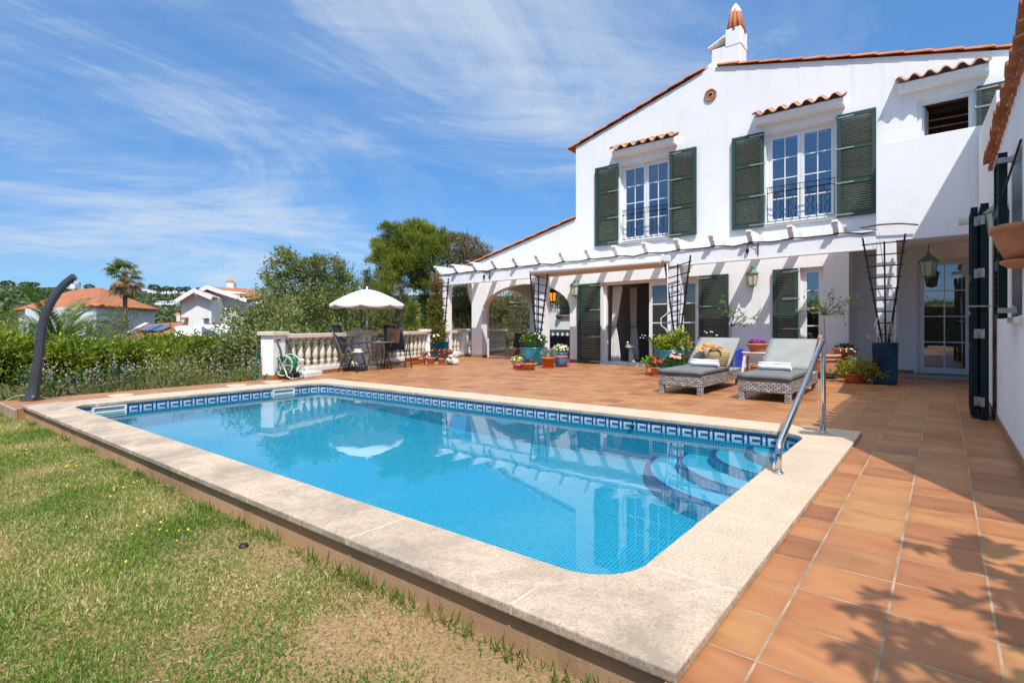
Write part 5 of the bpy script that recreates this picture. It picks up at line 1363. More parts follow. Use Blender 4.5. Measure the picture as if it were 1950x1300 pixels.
c = (-11.05, 9.75, 0); t = thing('flower_trough', 'long orange plastic trough at the foot of the balustrade', 'plant trough', c)
MB().obox((c[0], c[1], .10), (.16, .62, .16), rz=th).obox((c[0], c[1], .165), (.20, .66, .03), rz=th).build('trough', M['terra_red'], t, bevel=.008)
# ---- right-hand group
c = (-3.55, 12.25, 0); t = pot('tall_pot', 'tall cobalt blue pot behind the first lounger holding the crooked lemon tree', c, [(0, .004), (.12, .004), (.125, .04), (.17, .48), (.175, .53), (.15, .53), (.145, .48)], 'cobalt')
def lemon(lab, base, trunk, limbs, nleaf, seed, r0=.02, Ls=.075, spread=.07):
    rng = np.random.default_rng(seed); t = thing('lemon_tree', lab, 'potted tree', base)
    m_ = MB(); m_.tube(catmull([Vector(p) for p in trunk]), [r0*(1-.45*i/(6*(len(trunk)-1))) for i in range(6*(len(trunk)-1)+1)], 7)
    P = []; D = []
    top = Vector(trunk[-1])
    for q in limbs:
        q = Vector(q); mid = top.lerp(q, .5)+Vector((0, 0, .03)); mid += Vector(rng.normal(size=3)*.02)
        m_.tube([top, mid, q], [r0*.5, r0*.3, r0*.12], 5)
        for k in range(7):
            s = top.lerp(q, rng.uniform(.3, 1)); e = s+Vector(rng.normal(size=3)*spread*1.2)+(q-top).normalized()*.07
            m_.tube([s, e], .0035, 4)
            for f in (.4, .8, 1.): P.append(s.lerp(e, f)); D.append((e-s).normalized())
        P.append(q); D.append((q-top).normalized())
    m_.build('trunk', M['bark'], t)
    P, D = np.array(P), np.array(D); idx = rng.integers(0, len(P), nleaf)
    w = P[idx][:, 0:1]*0+1
    npmesh('foliage', leaf_quads(P[idx]+rng.normal(size=(nleaf, 3))*.02, D[idx]+rng.normal(size=(nleaf, 3))*.8, rng.uniform(.6, 1.2, nleaf)*Ls, rng.uniform(.6, 1.2, nleaf)*Ls*.55, rng), 4, M['lf_lemon'], t)
    return t
o1 = lambda u, v, Y=12.25: tuple(onY(u, v, Y))
lemon('crooked lemon tree with sparse yellowing leaves between the green shutters', (-3.55, 12.25, .5), [(-3.57, 12.25, .5), o1(1392, 650), o1(1393, 622)], [o1(1378, 566), o1(1400, 585), o1(1424, 590), o1(1415, 612), o1(1438, 604), o1(1398, 600)], 95, 4, .022)
fairy('firefly lights with white bulbs behind the first lounger backrest', (-3.75, 11.3, .55), 8, .36, .16, RNG)
MB_ = MB()
c = (-3.15, 12.4, 0); st = thing('plastic_stool', 'white plastic side table under the petunia bowl between the loungers', 'side table', c)
def stool(t, c, w, h):
    m_ = MB().obox((c[0], c[1], h-.015), (w, w*.8, .03)); m_.obox((c[0], c[1], h-.055), (w-.06, w*.8-.06, .05)); m_.build('table_top', M['plastic_white'], t, bevel=.012, seg=3)
    for sx in (-1, 1):
        for sy in (-1, 1): MB().bar((c[0]+sx*(w/2-.06), c[1]+sy*(w*.4-.06), h-.03), (c[0]+sx*(w/2-.01), c[1]+sy*(w*.4-.02), 0.002), .05).build('leg', M['plastic_white'], t, bevel=.008)
stool(st, c, .5, .47)
pc = (-3.12, 12.35, .47); t = pot('flower_bowl', 'terracotta bowl of magenta petunias on the white side table', pc, prof_bowl(.12, .21, .18), 'terra')
foliage_blob('foliage', 'lf_green', t, (pc[0], pc[1], .655), (.17, .15, .05), 160, .05, .03); flowers('flower', 'p_magenta', t, (pc[0], pc[1], .67), (.15, .13, .07), 26, .05)
c = (-3.1, 12.3, 0); pot('plant_pot', 'empty terracotta pot under the white side table', c, prof_pot(.12, .15, .2, .014, .05), 'terra')
c = (-1.85, 12.28, 0)
t = pot('tall_pot', 'large terracotta pot with a rolled rim holding the rounder lemon tree', c, [(0, .06), (.19, .06), (.22, .14), (.245, .30), (.25, .345), (.275, .36), (.275, .385), (.262, .39), (.262, .41), (.29, .425), (.295, .46), (.28, .475), (.25, .47), (.24, .43)], 'terra_pale', n=36)
MB().lathe([(.24, .035), (.25, .05), (.24, .06), (0, .06)], c, 24).build('plant_caddy', M['black'], t)
for k in range(4): MB().sphere((c[0]+.18*math.cos(k*1.57+.6), c[1]+.18*math.sin(k*1.57+.6), .02), (.02, .02, .02), 8, 6).build('caster', M['black'], t)
lemon('small lemon tree with a round sparse crown in front of the corner window', (c[0], c[1], .43), [(c[0]-.03, c[1], .43), o1(1571, 650), o1(1570, 600)], [o1(1522, 592), o1(1535, 572), o1(1545, 556), o1(1582, 556), o1(1560, 575), o1(1588, 574), o1(1608, 580), o1(1628, 560), o1(1600, 598), o1(1577, 590), o1(1625, 590), o1(1566, 585)], 120, 5, .022, .085, .06)
c = (-1.53, 12.68, 0); st = thing('plastic_stool', 'white plastic side table in the shade behind the large terracotta pot', 'side table', c); stool(st, c, .44, .40)
pc = (-1.55, 12.62, .40); t = pot('flower_bowl', 'terracotta bowl with low green plants on the shaded side table', pc, prof_bowl(.12, .22, .19), 'terra')
foliage_blob('foliage', 'lf_green', t, (pc[0], pc[1], .60), (.15, .13, .05), 130, .05, .03)
gn = tuple(onY(1563, 646, 12.5)); t = thing('garden_gnome', 'small orange and white painted cone ornament by the lemon tree trunk', 'ornament', (gn[0], gn[1], .45))
MB().lathe([(0, -.16), (.07, -.16), (.075, -.05), (.06, -.02), (.058, .02)], gn, 14).build('body', M['terra_red'], t); MB().lathe([(.06, .0), (.05, .06), (.035, .11)], gn, 14).build('face', M['p_white'], t); MB().lathe([(.036, .1), (.02, .16), (0, .2)], gn, 14).build('cap', M['p_yellow'], t)
c = (-1.25, 11.62, 0); t = pot('succulent_pot', 'low terracotta bowl with spreading yellow-orange sedum beside the tall blue planter', c, prof_bowl(.14, .2, .17), 'terra_red', saucer=.24)
P, D, _ = clusters([((c[0], c[1], .27), (.36, .30, .14)), ((c[0]+.2, c[1]-.05, .2), (.24, .22, .13)), ((c[0]-.22, c[1], .21), (.2, .2, .1))], 420, 9, .028)
npmesh('foliage', leaf_quads(P, D+np.array([0, 0, .3])+RNG.normal(size=P.shape)*.6, .05, .035), 4, M['lf_sedum'], t)
fairy('firefly lights with white bulbs above the yellow-orange sedum', (-1.42, 11.55, .36), 8, .26, .2, RNG)
# terracotta wall bowl on the wing
wc = (.40, 5.3, 1.47)
t = thing('wall_planter', 'ribbed terracotta half bowl with a drip tray mounted on the wing wall', 'wall planter', wc)
m_ = MB(); k = 40; prof = [(.05, .03), (.15, .055), (.215, .155), (.245, .235), (.27, .24), (.275, .275), (.25, .275), (.235, .25)]
vs = []
for r, z in prof:
    for j in range(k+1):
        a = math.pi/2+math.pi*j/k; rb = r*(1+(.012 if (j % 2 and r < .245) else 0)); vs.append((XW+rb*math.cos(a)*.72, wc[1]+rb*math.sin(a)*1.12, wc[2]+z))
m_.add(vs, [(i*(k+1)+j, (i+1)*(k+1)+j, (i+1)*(k+1)+j+1, i*(k+1)+j+1) for i in range(len(prof)-1) for j in range(k)], True); m_.build('bowl', M['terra'], t)
m_ = MB(); vs = []
prof2 = [(.0, 0), (.13, .0), (.185, .03), (.19, .045), (.17, .04), (.0, .03)]
for r, z in prof2:
    for j in range(k+1):
        a = math.pi/2+math.pi*j/k; vs.append((XW+r*math.cos(a)*.72, wc[1]+r*math.sin(a)*1.12, wc[2]+z-.01))
m_.add(vs, [(i*(k+1)+j, (i+1)*(k+1)+j, (i+1)*(k+1)+j+1, i*(k+1)+j+1) for i in range(len(prof2)-1) for j in range(k)], True); m_.build('drip_tray', M['terra'], t)
vs = [(XW+.24*math.cos(math.pi/2+math.pi*j/16)*.72, wc[1]+.24*math.sin(math.pi/2+math.pi*j/16)*1.12, wc[2]+.235) for j in range(17)]
MB().add(vs, [tuple(range(17))]).build('soil', M['soil'], t)

# ================================================================= things in the room and the porch
def curtain(lab, x0, x1, xt0, xt1, xb0, xb1, y, tie=1.0, top=2.1, bot=.06, amp=.035, folds=7, mat='curtain'):
    m_ = MB(); nz, nx = 26, folds*8; vs = []
    for j in range(nz+1):
        z = top+(bot-top)*j/nz
        if z > tie: f = ((z-tie)/(top-tie))**.8; a, b = xt0+(x0-xt0)*f, xt1+(x1-xt1)*f
        else: f = ((tie-z)/(tie-bot))**.7; a, b = xt0+(xb0-xt0)*f, xt1+(xb1-xt1)*f
        for i in range(nx+1):
            s = i/nx; vs.append((a+(b-a)*s, y+amp*math.sin(2*math.pi*folds*s+.4*math.sin(z*3))*(.5+.5*min(1, (b-a)/.35)), z))
    m_.add(vs, [(j*(nx+1)+i, j*(nx+1)+i+1, (j+1)*(nx+1)+i+1, (j+1)*(nx+1)+i) for j in range(nz) for i in range(nx)], True)
    t = thing('curtain', lab, 'curtain', ((x0+x1)/2, y, bot)); m_.build('cloth', M[mat], t)
    MB().tube([(xt0-.01, y-.05, tie+.02), ((xt0+xt1)/2, y-.06, tie-.015), (xt1+.01, y-.05, tie)], .013, 6).build('tie_band', M['twig'], t)
YC = YF+.42
cx = lambda u, Y: onY(u, 600, Y).x
curtain('white curtain tied back at the left edge of the open sliding door', cx(1167, YC), cx(1186, YC), cx(1165, YC), cx(1173, YC), cx(1163, YC), cx(1182, YC), YC)
curtain('white curtain tied back in the middle of the open doorway', cx(1199, YF+1.3), cx(1213, YF+1.3), cx(1201.5, YF+1.3), cx(1212, YF+1.3), cx(1199, YF+1.3), cx(1217.5, YF+1.3), YF+1.3, folds=5)
curtain('pale curtain swept aside behind the fixed door panes', -4.95, -4.6, -4.72, -4.6, -4.75, -4.6, YF+.5)
sd_ = thing('side_table', 'dark carved wooden side table inside the sliding door', 'side table', (-6.2, 14.6, 0))
MB().obox((-6.2, 14.6, .80), (.6, .35, .04)).build('table_top', M['wood'], sd_, bevel=.006)
MB().prism([(-6.32, .03), (-6.08, .03), (-6.02, .25), (-6.1, .4), (-6.04, .6), (-6.08, .78), (-6.32, .78), (-6.36, .6), (-6.3, .4), (-6.38, .25)], 'y', 14.45, 14.75).build('leg', M['wood'], sd_)
MB().obox((-6.22, 14.6, .86), (.28, .18, .07)).obox((-6.2, 14.6, .96), (.03, .05, .16)).build('telephone', M['black'], sd_) if False else None
tg = thing('carved_box', 'small dark box with an upright handle on the wooden side table', 'ornament', (-6.22, 14.6, .82)); MB().obox((-6.22, 14.6, .855), (.28, .18, .07)).build('box', M['wood'], tg); MB().obox((-6.2, 14.6, .96), (.03, .05, .14), ry=R(-12)).build('handle', M['black'], tg)
so = thing('stone_pedestal', 'small carved grey stone pedestal just inside the sliding door', 'pedestal', (-6.72, 13.75, 0)); MB().lathe([(.1, .03), (.1, .06), (.07, .1), (.08, .4), (.1, .42)], (-6.72, 13.75, 0), 10).build('column', M['stone'], so); MB().lathe([(.0, .42), (.17, .42), (.17, .46), (0, .46)], (-6.72, 13.75, 0), 8).build('table_top', M['stone'], so)
tag(MB().sphere((-6.82, 13.72, .54), (.08, .08, .08), 12, 8).build('glass_ball', M['steel']), 'shiny silver ball on the stone pedestal', 'ornament')
sf = thing('porch_sofa', 'charcoal cushioned outdoor sofa under the porch', 'sofa', (-9.3, 14.2, 0))
MB().box(-10.3, -8.5, 13.9, 14.7, .05, .26).build('frame', M['wicker_brown'], sf); m_ = MB(); pillow(m_, -10.25, -9.42, 13.92, 14.5, .26, .36); pillow(m_, -9.40, -8.55, 13.92, 14.5, .26, .36); m_.build('seat_cushion', M['sofa'], sf)
for x in (-10.25, -9.4):
    a = R(75); mp2 = lambda p: Vector((p.x, 14.42+p.y*math.cos(a)-p.z*math.sin(a)+.1, .33+p.y*math.sin(a)+p.z*math.cos(a)))
    m_ = MB(); pillow(m_, x, x+.82, 0, .36, 0, .12, mp2); m_.build('back_cushion', M['sofa'], sf)
MB().box(-8.62, -8.30, 13.75, 14.6, .03, .42).build('armrest', M['wicker_brown'], sf)
m_ = MB(); pillow(m_, -8.95, -8.6, 0, .35, 0, .1, lambda p: Vector((p.x, 14.2+p.y*.35, .38+p.y*.9))); tag(m_.build('throw_pillow', M['cushion_pat']), 'patterned pink pillow on the right end of the porch sofa', 'cushion')
sf2 = thing('porch_armchair', 'charcoal armchair left of the arch pillar under the porch', 'armchair', (-10.6, 13.7, 0))
MB().box(-11.0, -10.2, 13.5, 14.2, .05, .28).build('frame', M['wicker_brown'], sf2); m_ = MB(); pillow(m_, -11., -10.2, 0, .5, 0, .13, lambda p: Vector((p.x, 14.05+p.y*.2-p.z, .3+p.y*.95))); m_.build('back_cushion', M['sofa'], sf2)
m_ = MB(); pillow(m_, -10.45, -10.1, 0, .36, 0, .1, lambda p: Vector((p.x, 13.85+p.y*.3, .34+p.y*.9))); tag(m_.build('throw_pillow', M['cushion_pat']), 'striped pink pillow standing on the porch armchair', 'cushion')

# ================================================================= left-hand sitting corner
def chair(name, lab, loc, rz):
    t = thing(name, lab, 'folding chair', (0, 0, 0), 'dark reclining garden chairs')
    w = .58
    for s_ in (-1, 1):
        y = s_*w/2
        MB().tube([(.22, y, .005), (.02, y, .60)], .015, 8).build('leg', M['alu'], t)
        MB().tube([(-.24, y-.03*s_, .005), (.02, y-.03*s_, .62)], .015, 8).build('leg', M['alu'], t)
        MB().obox((.08, y, .635), (.5, .045, .025)).tube([(.02, y, .58), (.02, y, .63)], .014, 6).build('armrest', M['alu'], t, bevel=.008)
    MB().tube([(.15, -w/2, .17), (.17, 0, .15), (.15, w/2, .17)], .013, 8).build('crossbar', M['alu'], t)
    MB().tube([(-.17, -w/2+.03, .14), (-.17, w/2-.03, .14)], .012, 8).build('crossbar', M['alu'], t)
    a = (-.16, .38); b = (-.42, 1.03)
    m_ = MB()
    for s_ in (-1, 1): m_.tube([(.26, s_*.235, .42), (.2, s_*.235, .43), (a[0], s_*.235, a[1]), (b[0], s_*.235, b[1])], .014, 8)
    m_.tube([(b[0], -.235, b[1]), (b[0], .235, b[1])], .014, 8).tube([(.26, -.235, .42), (.26, .235, .42)], .014, 8); m_.build('seat_frame', M['alu'], t)
    m_ = MB().add([(.25, -.225, .425), (.25, .225, .425), (a[0], .225, a[1]+.005), (a[0], -.225, a[1]+.005)], [(0,1,2,3)]); o = m_.build('seat', M['sling'], t); o.modifiers.new('t', 'SOLIDIFY').thickness = .006
    m_ = MB().add([(a[0]+.01, -.225, a[1]+.04), (a[0]+.01, .225, a[1]+.04), (b[0], .225, b[1]-.01), (b[0], -.225, b[1]-.01)], [(0,1,2,3)]); o = m_.build('backrest', M['sling'], t); o.modifiers.new('t', 'SOLIDIFY').thickness = .006
    t.location = loc; t.rotation_euler = (0, 0, rz); t.matrix_basis = Matrix.Translation(loc) @ Matrix.Rotation(rz, 4, 'Z'); return t
chair('folding_chair', 'dark reclining chair holding a small sun hat, left of the bistro table', (-10.38, 7.36, 0), R(33))
chair('folding_chair', 'dark reclining chair with a paper bag, right of the bistro table', (-10.45, 8.68, 0), R(-24))
bt = thing('bistro_table', 'small folding bistro table with thin iron legs between the two dark chairs', 'table', (-10.3, 8.02, 0))
MB().obox((-10.3, 8.02, .645), (.5, .5, .018), rz=th).build('table_top', M['galv'], bt, bevel=.004)
for sx, sy in ((-.2, -.2), (.2, -.2), (.2, .2), (-.2, .2)): MB().tube([(-10.3+sx, 8.02+sy, .64), (-10.3+sx*.55, 8.02+sy*.9, .33), (-10.3+sx*1.05, 8.02+sy, .005)], .009, 6).build('leg', M['iron'], bt)
MB().tube([(-10.5, 7.82, .2), (-10.3, 7.82, .24), (-10.1, 7.82, .2)], .006, 5).tube([(-10.5, 7.82, .52), (-10.1, 7.82, .52)], .006, 5).build('crossbar', M['iron'], bt)
sp_ = (-10.36, 8.12, .655); t = pot('herb_pot', 'small white pot of bright green grass on the bistro table', sp_, prof_pot(.05, .065, .085, .006, .02), 'plastic_white')
P = np.array(sp_)+np.array([0, 0, .08])+RNG.normal(size=(220, 3))*[.03, .03, .005]
npmesh('foliage', blade_tris(P, RNG.normal(size=(220, 3))*.35+np.array([0, 0, 1]), RNG.uniform(.07, .14, 220), .008), 3, M['lf_lemon'], t)
mg = thing('magazine', 'open magazine lying on the bistro table', 'magazine', (-10.34, 7.9, .655))
MB().add([(-10.5, 7.82, .66), (-10.33, 7.88, .685), (-10.36, 8.02, .685), (-10.52, 7.97, .66)], [(0,1,2,3)]).add([(-10.33, 7.88, .685), (-10.18, 7.9, .66), (-10.2, 8.06, .66), (-10.36, 8.02, .685)], [(0,1,2,3)]).build('page', M['p_white'], mg)
MB().obox((-10.30, 7.93, .681), (.09, .05, .004), rz=.3, ry=.15).build('cover_picture', M['wood'], mg)
pb = thing('paper_bag', 'brown paper carrier bag with twisted handles on the right-hand chair', 'bag', (-10.33, 8.44, .63))
mrz = R(58)
Mx = Matrix.Translation((-10.33, 8.44, .63)) @ Matrix.Rotation(R(32), 4, 'Z') @ Matrix.Rotation(R(5), 4, 'Y')
m_ = MB(); vs = [Mx @ Vector(p) for p in [(-.14, -.05, 0), (.14, -.05, 0), (.14, .05, 0), (-.14, .05, 0), (-.145, -.06, .33), (.145, -.06, .33), (.145, .06, .33), (-.145, .06, .33)]]
m_.add(vs, [(3,2,1,0),(0,1,5,4),(1,2,6,5),(2,3,7,6),(3,0,4,7)]); o = m_.build('bag', M['kraft'], pb)
for y in (-.06, .06): MB().tube([Mx @ Vector(p) for p in ((-.06, y, .32), (-.05, y, .41), (0, y, .43), (.05, y, .41), (.06, y, .32))], .008, 6).build('handle', M['kraft'], pb)
m_ = MB(); m_.sphere(Mx @ Vector((.012, -.0605, .215)), (.014, .006, .012), 8, 6); m_.build('heart', M['red'], pb)
m_ = MB()
rr = random.Random(2)
for (xa, z, n_) in ((-.05, .21, 3), (-.075, .165, 9)):
    for k in range(n_): m_.obox(Mx @ Vector((xa+k*.017, -.0605, z+rr.uniform(-.003, .003))), (.009, .003, .018 if k % 3 else .024), rz=R(32))
m_.build('lettering', M['wood'], pb)
ht = thing('sun_hat', 'small cream sun hat lying on the left-hand chair seat', 'hat', (-10.28, 7.42, .43))
MB().lathe([(0, .075), (.07, .075), (.08, .06), (.082, .02), (.13, .0), (.13, -.004), (.08, .0), (0, 0)], (-10.28, 7.42, .435), 24).build('crown', M['balu'], ht)
um = thing('parasol', 'white scalloped garden parasol open above the bistro table', 'parasol', (-10.62, 7.9, 0))
ux, uy = -10.6, 7.9; UZ, UE, UR = 1.88, 1.52, .86
m_ = MB(); k = 8; ns = 8; vs = [(ux, uy, UZ)]
rings = 5
for i in range(1, rings+1):
    f = i/rings
    for j in range(k*ns):
        a = 2*math.pi*j/(k*ns); s = (j % ns)/ns; sag = math.sin(math.pi*s)
        r = UR*f*(1-.045*sag*f); vs.append((ux+r*math.cos(a), uy+r*math.sin(a), UZ-(UZ-UE)*(f**1.5)*.98-.02*sag*f))
n_ = k*ns
fs = [(0, 1+j, 1+(j+1) % n_) for j in range(n_)]+[(1+i*n_+j, 1+(i+1)*n_+j, 1+(i+1)*n_+(j+1) % n_, 1+i*n_+(j+1) % n_) for i in range(rings-1) for j in range(n_)]
for j in range(n_):
    s = (j % ns)/ns; x, y, z = vs[1+(rings-1)*n_+j]; vs.append((x, y, z-.045-.045*math.sin(math.pi*s)**.6))
o_ = 1+rings*n_
fs += [(1+(rings-1)*n_+j, o_+j, o_+(j+1) % n_, 1+(rings-1)*n_+(j+1) % n_) for j in range(n_)]
m_.add(vs, fs, True); o = m_.build('canopy', M['canvas'], um); o.modifiers.new('t', 'SOLIDIFY').thickness = .004
MB().lathe([(0, .075), (.018, .05), (.022, .0), (.05, -.01)], (ux, uy, UZ+.0), 10).build('finial', M['plastic_white'], um)
MB().tube([(ux, uy, .05), (ux, uy, UZ)], .016, 10).obox((ux+.02, uy-.02, .72), (.05, .03, .03)).build('pole', M['steel'], um)
m_ = MB()
for j in range(8):
    a = 2*math.pi*j/8; m_.tube([(ux, uy, UZ-.03), (ux+UR*.97*math.cos(a), uy+UR*.97*math.sin(a), UE-.01)], .005, 4)
    m_.tube([(ux, uy, UZ-.42), (ux+UR*.5*math.cos(a), uy+UR*.5*math.sin(a), UZ-.14)], .004, 4)
m_.build('rib', M['plastic_white'], um)
MB().obox((ux, uy, .045), (.45, .45, .085), rz=th).build('base', M['galv'], um, bevel=.01)
# second, unused parasol base in white
ub = thing('umbrella_stand', 'unused white parasol base with a short socket by the end pier', 'umbrella stand', (-10.12, 6.05, 0))
MB().obox((-10.12, 6.05, .055), (.46, .46, .11), rz=th).build('slab', M['plastic_white'], ub, bevel=.015); MB().lathe([(.05, .1), (.045, .3), (.06, .31), (.06, .36), (.04, .36)], (-10.2, 6.0, 0), 14).build('socket', M['plastic_white'], ub)
MB().obox((-9.93, 5.93, .055), (.14, .012, .05), rz=th+R(90)).build('weight_slot', M['galv'], ub)
# hose reel
rx_, ry_ = -10.0, 5.58
hr_ = thing('hose_reel', 'garden hose reel with a coiled green hose on a grey tube frame', 'hose reel', (rx_, ry_, 0))
rr_ = R(28); Mh = Matrix.Translation((rx_, ry_, 0)) @ Matrix.Rotation(rr_, 4, 'Z')
V_ = lambda x, y, z: Mh @ Vector((x, y, z))
for s_ in (-.17, .17):
    MB().tube([V_(-.2, s_, .03), V_(-.17, s_, .05), V_(-.03, s_, .33), V_(.0, s_, .4)], .014, 8).tube([V_(0, s_, .33), V_(.12, s_, .06), V_(.2, s_, .02), V_(.26, s_, .02)], .014, 8).build('frame', M['galv'], hr_)
MB().tube([V_(.26, -.17, .02), V_(.26, .17, .02)], .014, 8).tube([V_(-.2, -.17, .03), V_(-.2, .17, .03)], .012, 8).build('crossbar', M['galv'], hr_)
MB().tube(catmull([V_(0, -.17, .35), V_(-.02, -.17, .55), V_(-.09, -.16, .70), V_(-.12, -.12, .75), V_(-.12, .12, .75), V_(-.09, .16, .70), V_(-.02, .17, .55), V_(0, .17, .35)], 4), .016, 8).build('push_handle', M['alu'], hr_)
def disc(yc, r): 
    m_ = MB(); m_.tube([V_(r*math.cos(2*math.pi*k/28), yc, .27+r*math.sin(2*math.pi*k/28)) for k in range(29)], .014, 6)
    for k in range(6): a = math.pi*k/3; m_.bar(V_(0, yc, .27), V_(r*math.cos(a), yc, .27+r*math.sin(a)), .02, .012)
    return m_.build('drum_disc', M['palegreen'], hr_)
disc(-.13, .2); disc(.13, .2)
pts = []
for k in range(150):
    a = k*.42; r = .13+.028*(k/150)+.012*math.sin(k*1.3); pts.append(V_(r*math.cos(a), -.11+.22*abs(((k*.42/6.28)*.23) % 2-1), .27+r*math.sin(a)))
MB().tube(pts, .013, 6).build('coiled_hose', M['hose'], hr_)
MB().tube([V_(-.08, -.1, .50), V_(-.02, -.12, .46)], .018, 8).build('nozzle', M['red'], hr_)
for s_ in (-.14, .14): MB().tube([V_(.12, s_-.02, .07), V_(.12, s_+.02, .07)], .065, 16).build('wheel', M['black'], hr_)
tp = thing('garden_tap', 'brass-coloured tap with a grey pipe on the end pier of the balustrade', 'tap', (-10.36, 5.25, 0))
MB().tube([(-10.3, 5.235, .05), (-10.3, 5.235, .62), (-10.36, 5.2, .62), (-10.40, 5.19, .60), (-10.40, 5.19, .52)], .013, 8).build('pipe', M['galv'], tp); MB().obox((-10.40, 5.19, .66), (.07, .02, .012)).build('tap_handle', M['teal'], tp)
tag(MB().tube(catmull([Vector((-10.40, 5.19, .52)), Vector((-10.41, 5.17, .3)), Vector((-10.38, 5.14, .04)), Vector((-10.28, 5.14, .016)), Vector((-10.18, 5.25, .08)), Vector((-10.14, 5.36, .2)), V_(-.12, -.1, .36), V_(-.05, -.12, .45)]), .013, 8).build('garden_hose', M['hose']), 'green garden hose running from the tap on the pier to the hose reel', 'hose')
# ================================================================= terrain
def sm(a, b, x):
    t = np.clip((x-a)/(b-a), 0, 1); return t*t*(3-2*t)
def terrain(x, y):
    x = np.asarray(x, float); y = np.asarray(y, float)
    r = np.hypot(x, y); az = np.arctan2(-x, y)          # azimuth left of +y
    z = np.full_like(r, ZL)
    z = z-.55*sm(10.3, 13.5, -x)*sm(-25, -5, y)-.05*sm(.0, 3., -y)
    z = z-1.6*sm(16, 40, r)-3.5*sm(40, 130, r)
    rid = 19.5+1.2*np.sin(az*9.0+.6)+.8*np.sin(az*23+1.)
    z = z+sm(150, 520, r)*(rid+6)
    z = z+1.5*np.sin(x*.021+1)*np.cos(y*.017)*sm(100, 250, r)
    return z
def inwood(): pass
rs = np.concatenate([[0, 1.2, 2.5, 4, 6, 8, 9.6, 10.2, 10.8, 11.5, 12.5, 13.5, 15, 18, 22, 28, 36, 48, 65, 90, 125], np.arange(150, 640, 18), [700, 900, 1300, 2000, 3500]])
na = 144; V = [(0, 0, ZL)]
for r in rs[1:]:
    a = 2*math.pi*np.arange(na)/na; x = -r*np.sin(a); y = r*np.cos(a); z = terrain(x, y)
    V += list(zip(x, y, z))
fs = [(0, 1+j, 1+(j+1) % na) for j in range(na)]+[(1+i*na+j, 1+(i+1)*na+j, 1+(i+1)*na+(j+1) % na, 1+i*na+(j+1) % na) for i in range(len(rs)-2) for j in range(na)]
# nothing of the lawn sheet may show inside the basin or above the terrace: keep it under them
def under(x, y):
    if -9.95 < x < -.5 and -1.2 < y < 7.5: return True
    return (x > -.66 and y > -6) or (y > 5.1 and x > -10.3-.29*max(0, y-5.3))
V = [(x, y, min(z, -2.2) if under(x, y) else z) for x, y, z in V]
mb = MB(); mb.add(V, fs, True)
# the patch under the camera is finer: a flat piece of lawn that butts against the pool wall
def ground_mat():
    m, nt, b = new_mat('ground'); p = pos(nt)
    a = ramp(nt, [(.3, (.055, .07, .02)), (.5, (.11, .105, .04)), (.7, (.19, .15, .08))], noise(nt, p, .35, 6, .7))
    k = ramp(nt, [(.3, (.55, .55, .5)), (.6, (1.05, 1.05, 1.05))], noise(nt, p, 25, 4, .7))
    nt.links.new(mixc(nt, 1, a.outputs[0], k.outputs[0], 'MULTIPLY'), b.inputs['Base Color']); b.inputs['Roughness'].default_value = .95
    bump(nt, b, noise(nt, p, 20, 4, .7), .8, .05); return m
V2 = [(x, y, z-.06 if math.hypot(x, y) < 14 else z) for x, y, z in V]
mb.v = V2
kind(mb.build('ground', ground_mat()), 'structure')
lw = MB(); nx, ny = 56, 46; X0, X1, Y0, Y1 = -10.6, -.63, -7., 1.60
lv = []
for j in range(ny+1):
    for i in range(nx+1):
        x, y = X0+(X1-X0)*i/nx, Y0+(Y1-Y0)*j/ny
        lv.append((x, y, ZL+.012*math.sin(x*2.1+y)*math.sin(y*2.7-x)-.012))
lw.add(lv, [(j*(nx+1)+i, j*(nx+1)+i+1, (j+1)*(nx+1)+i+1, (j+1)*(nx+1)+i) for j in range(ny) for i in range(nx)], True)
kind(lw.build('lawn', M['lawn']), 'structure')
# paved stub at the far left of the lawn
kind(MB().prism([(-10.25, 1.55), (-10.25, 1.2), (-11.6, .6), (-13.5, .9), (-13.5, 1.9)], 'z', -.5, -.11).build('path', simple('grey_path', (.20, .19, .175), .9, var=.15, scale=3, bs=.4, bscale=30)), 'structure')
# ---------------------------------------------------------------- grass
M['grass'] = foliage('grass_blades', [(0, (.062, .15, .018)), (.36, (.13, .245, .034)), (.56, (.24, .30, .065)), (.70, (.46, .39, .175)), (1, (.72, .59, .37))], trans=.3, nscale=1.2, nfac=.45)
rng = np.random.default_rng(5)
def lawn_pts(n, xa, xb, ya, yb):
    x = rng.uniform(xa, xb, n); y = rng.uniform(ya, yb, n)
    return x, y
Ps = []; Ls = []; Ws = []
for n, xa, xb, ya, yb, L in ((120000, -3.4, -.70, -.3, 1.56, .029), (105000, -6.4, -3.4, .0, 1.56, .032), (60000, -10.1, -6.4, .2, 1.56, .04), (26000, -10.3, -.8, -2.5, 0.0, .045)):
    x, y = lawn_pts(n, xa, xb, ya, yb)
    # bare earth along the wall near the camera, thin patches elsewhere
    q = np.sin(x*2.1+y*3.3)+np.sin(x*4.7-y*5.9+1.3)+.7*np.sin(x*9.3+y*7.1+.4)+.5*np.sin(x*17+3)*np.sin(y*19)
    wall = np.clip((y-1.0)/.5, 0, 1)*np.clip((x+3.4)/2.2, 0, 1)
    keep = rng.uniform(0, 1, n) < np.clip(.92+.22*q-1.25*wall-.25*np.clip((x+2.2), 0, 1), .05, 1)
    x, y = x[keep], y[keep]; Ps.append(np.stack([x, y, np.full(len(x), ZL-.012)], 1)); Ls.append(rng.uniform(.5, 1.35, len(x))*L*(1+.12*np.clip(q[keep], -1, 2))); Ws.append(rng.uniform(.0035, .0065, len(x)))
P = np.concatenate(Ps); L = np.concatenate(Ls); Wd = np.concatenate(Ws)
D = rng.normal(size=P.shape)*.75+np.array([0, 0, .62])
D[:, 2] = np.abs(D[:, 2])+.08
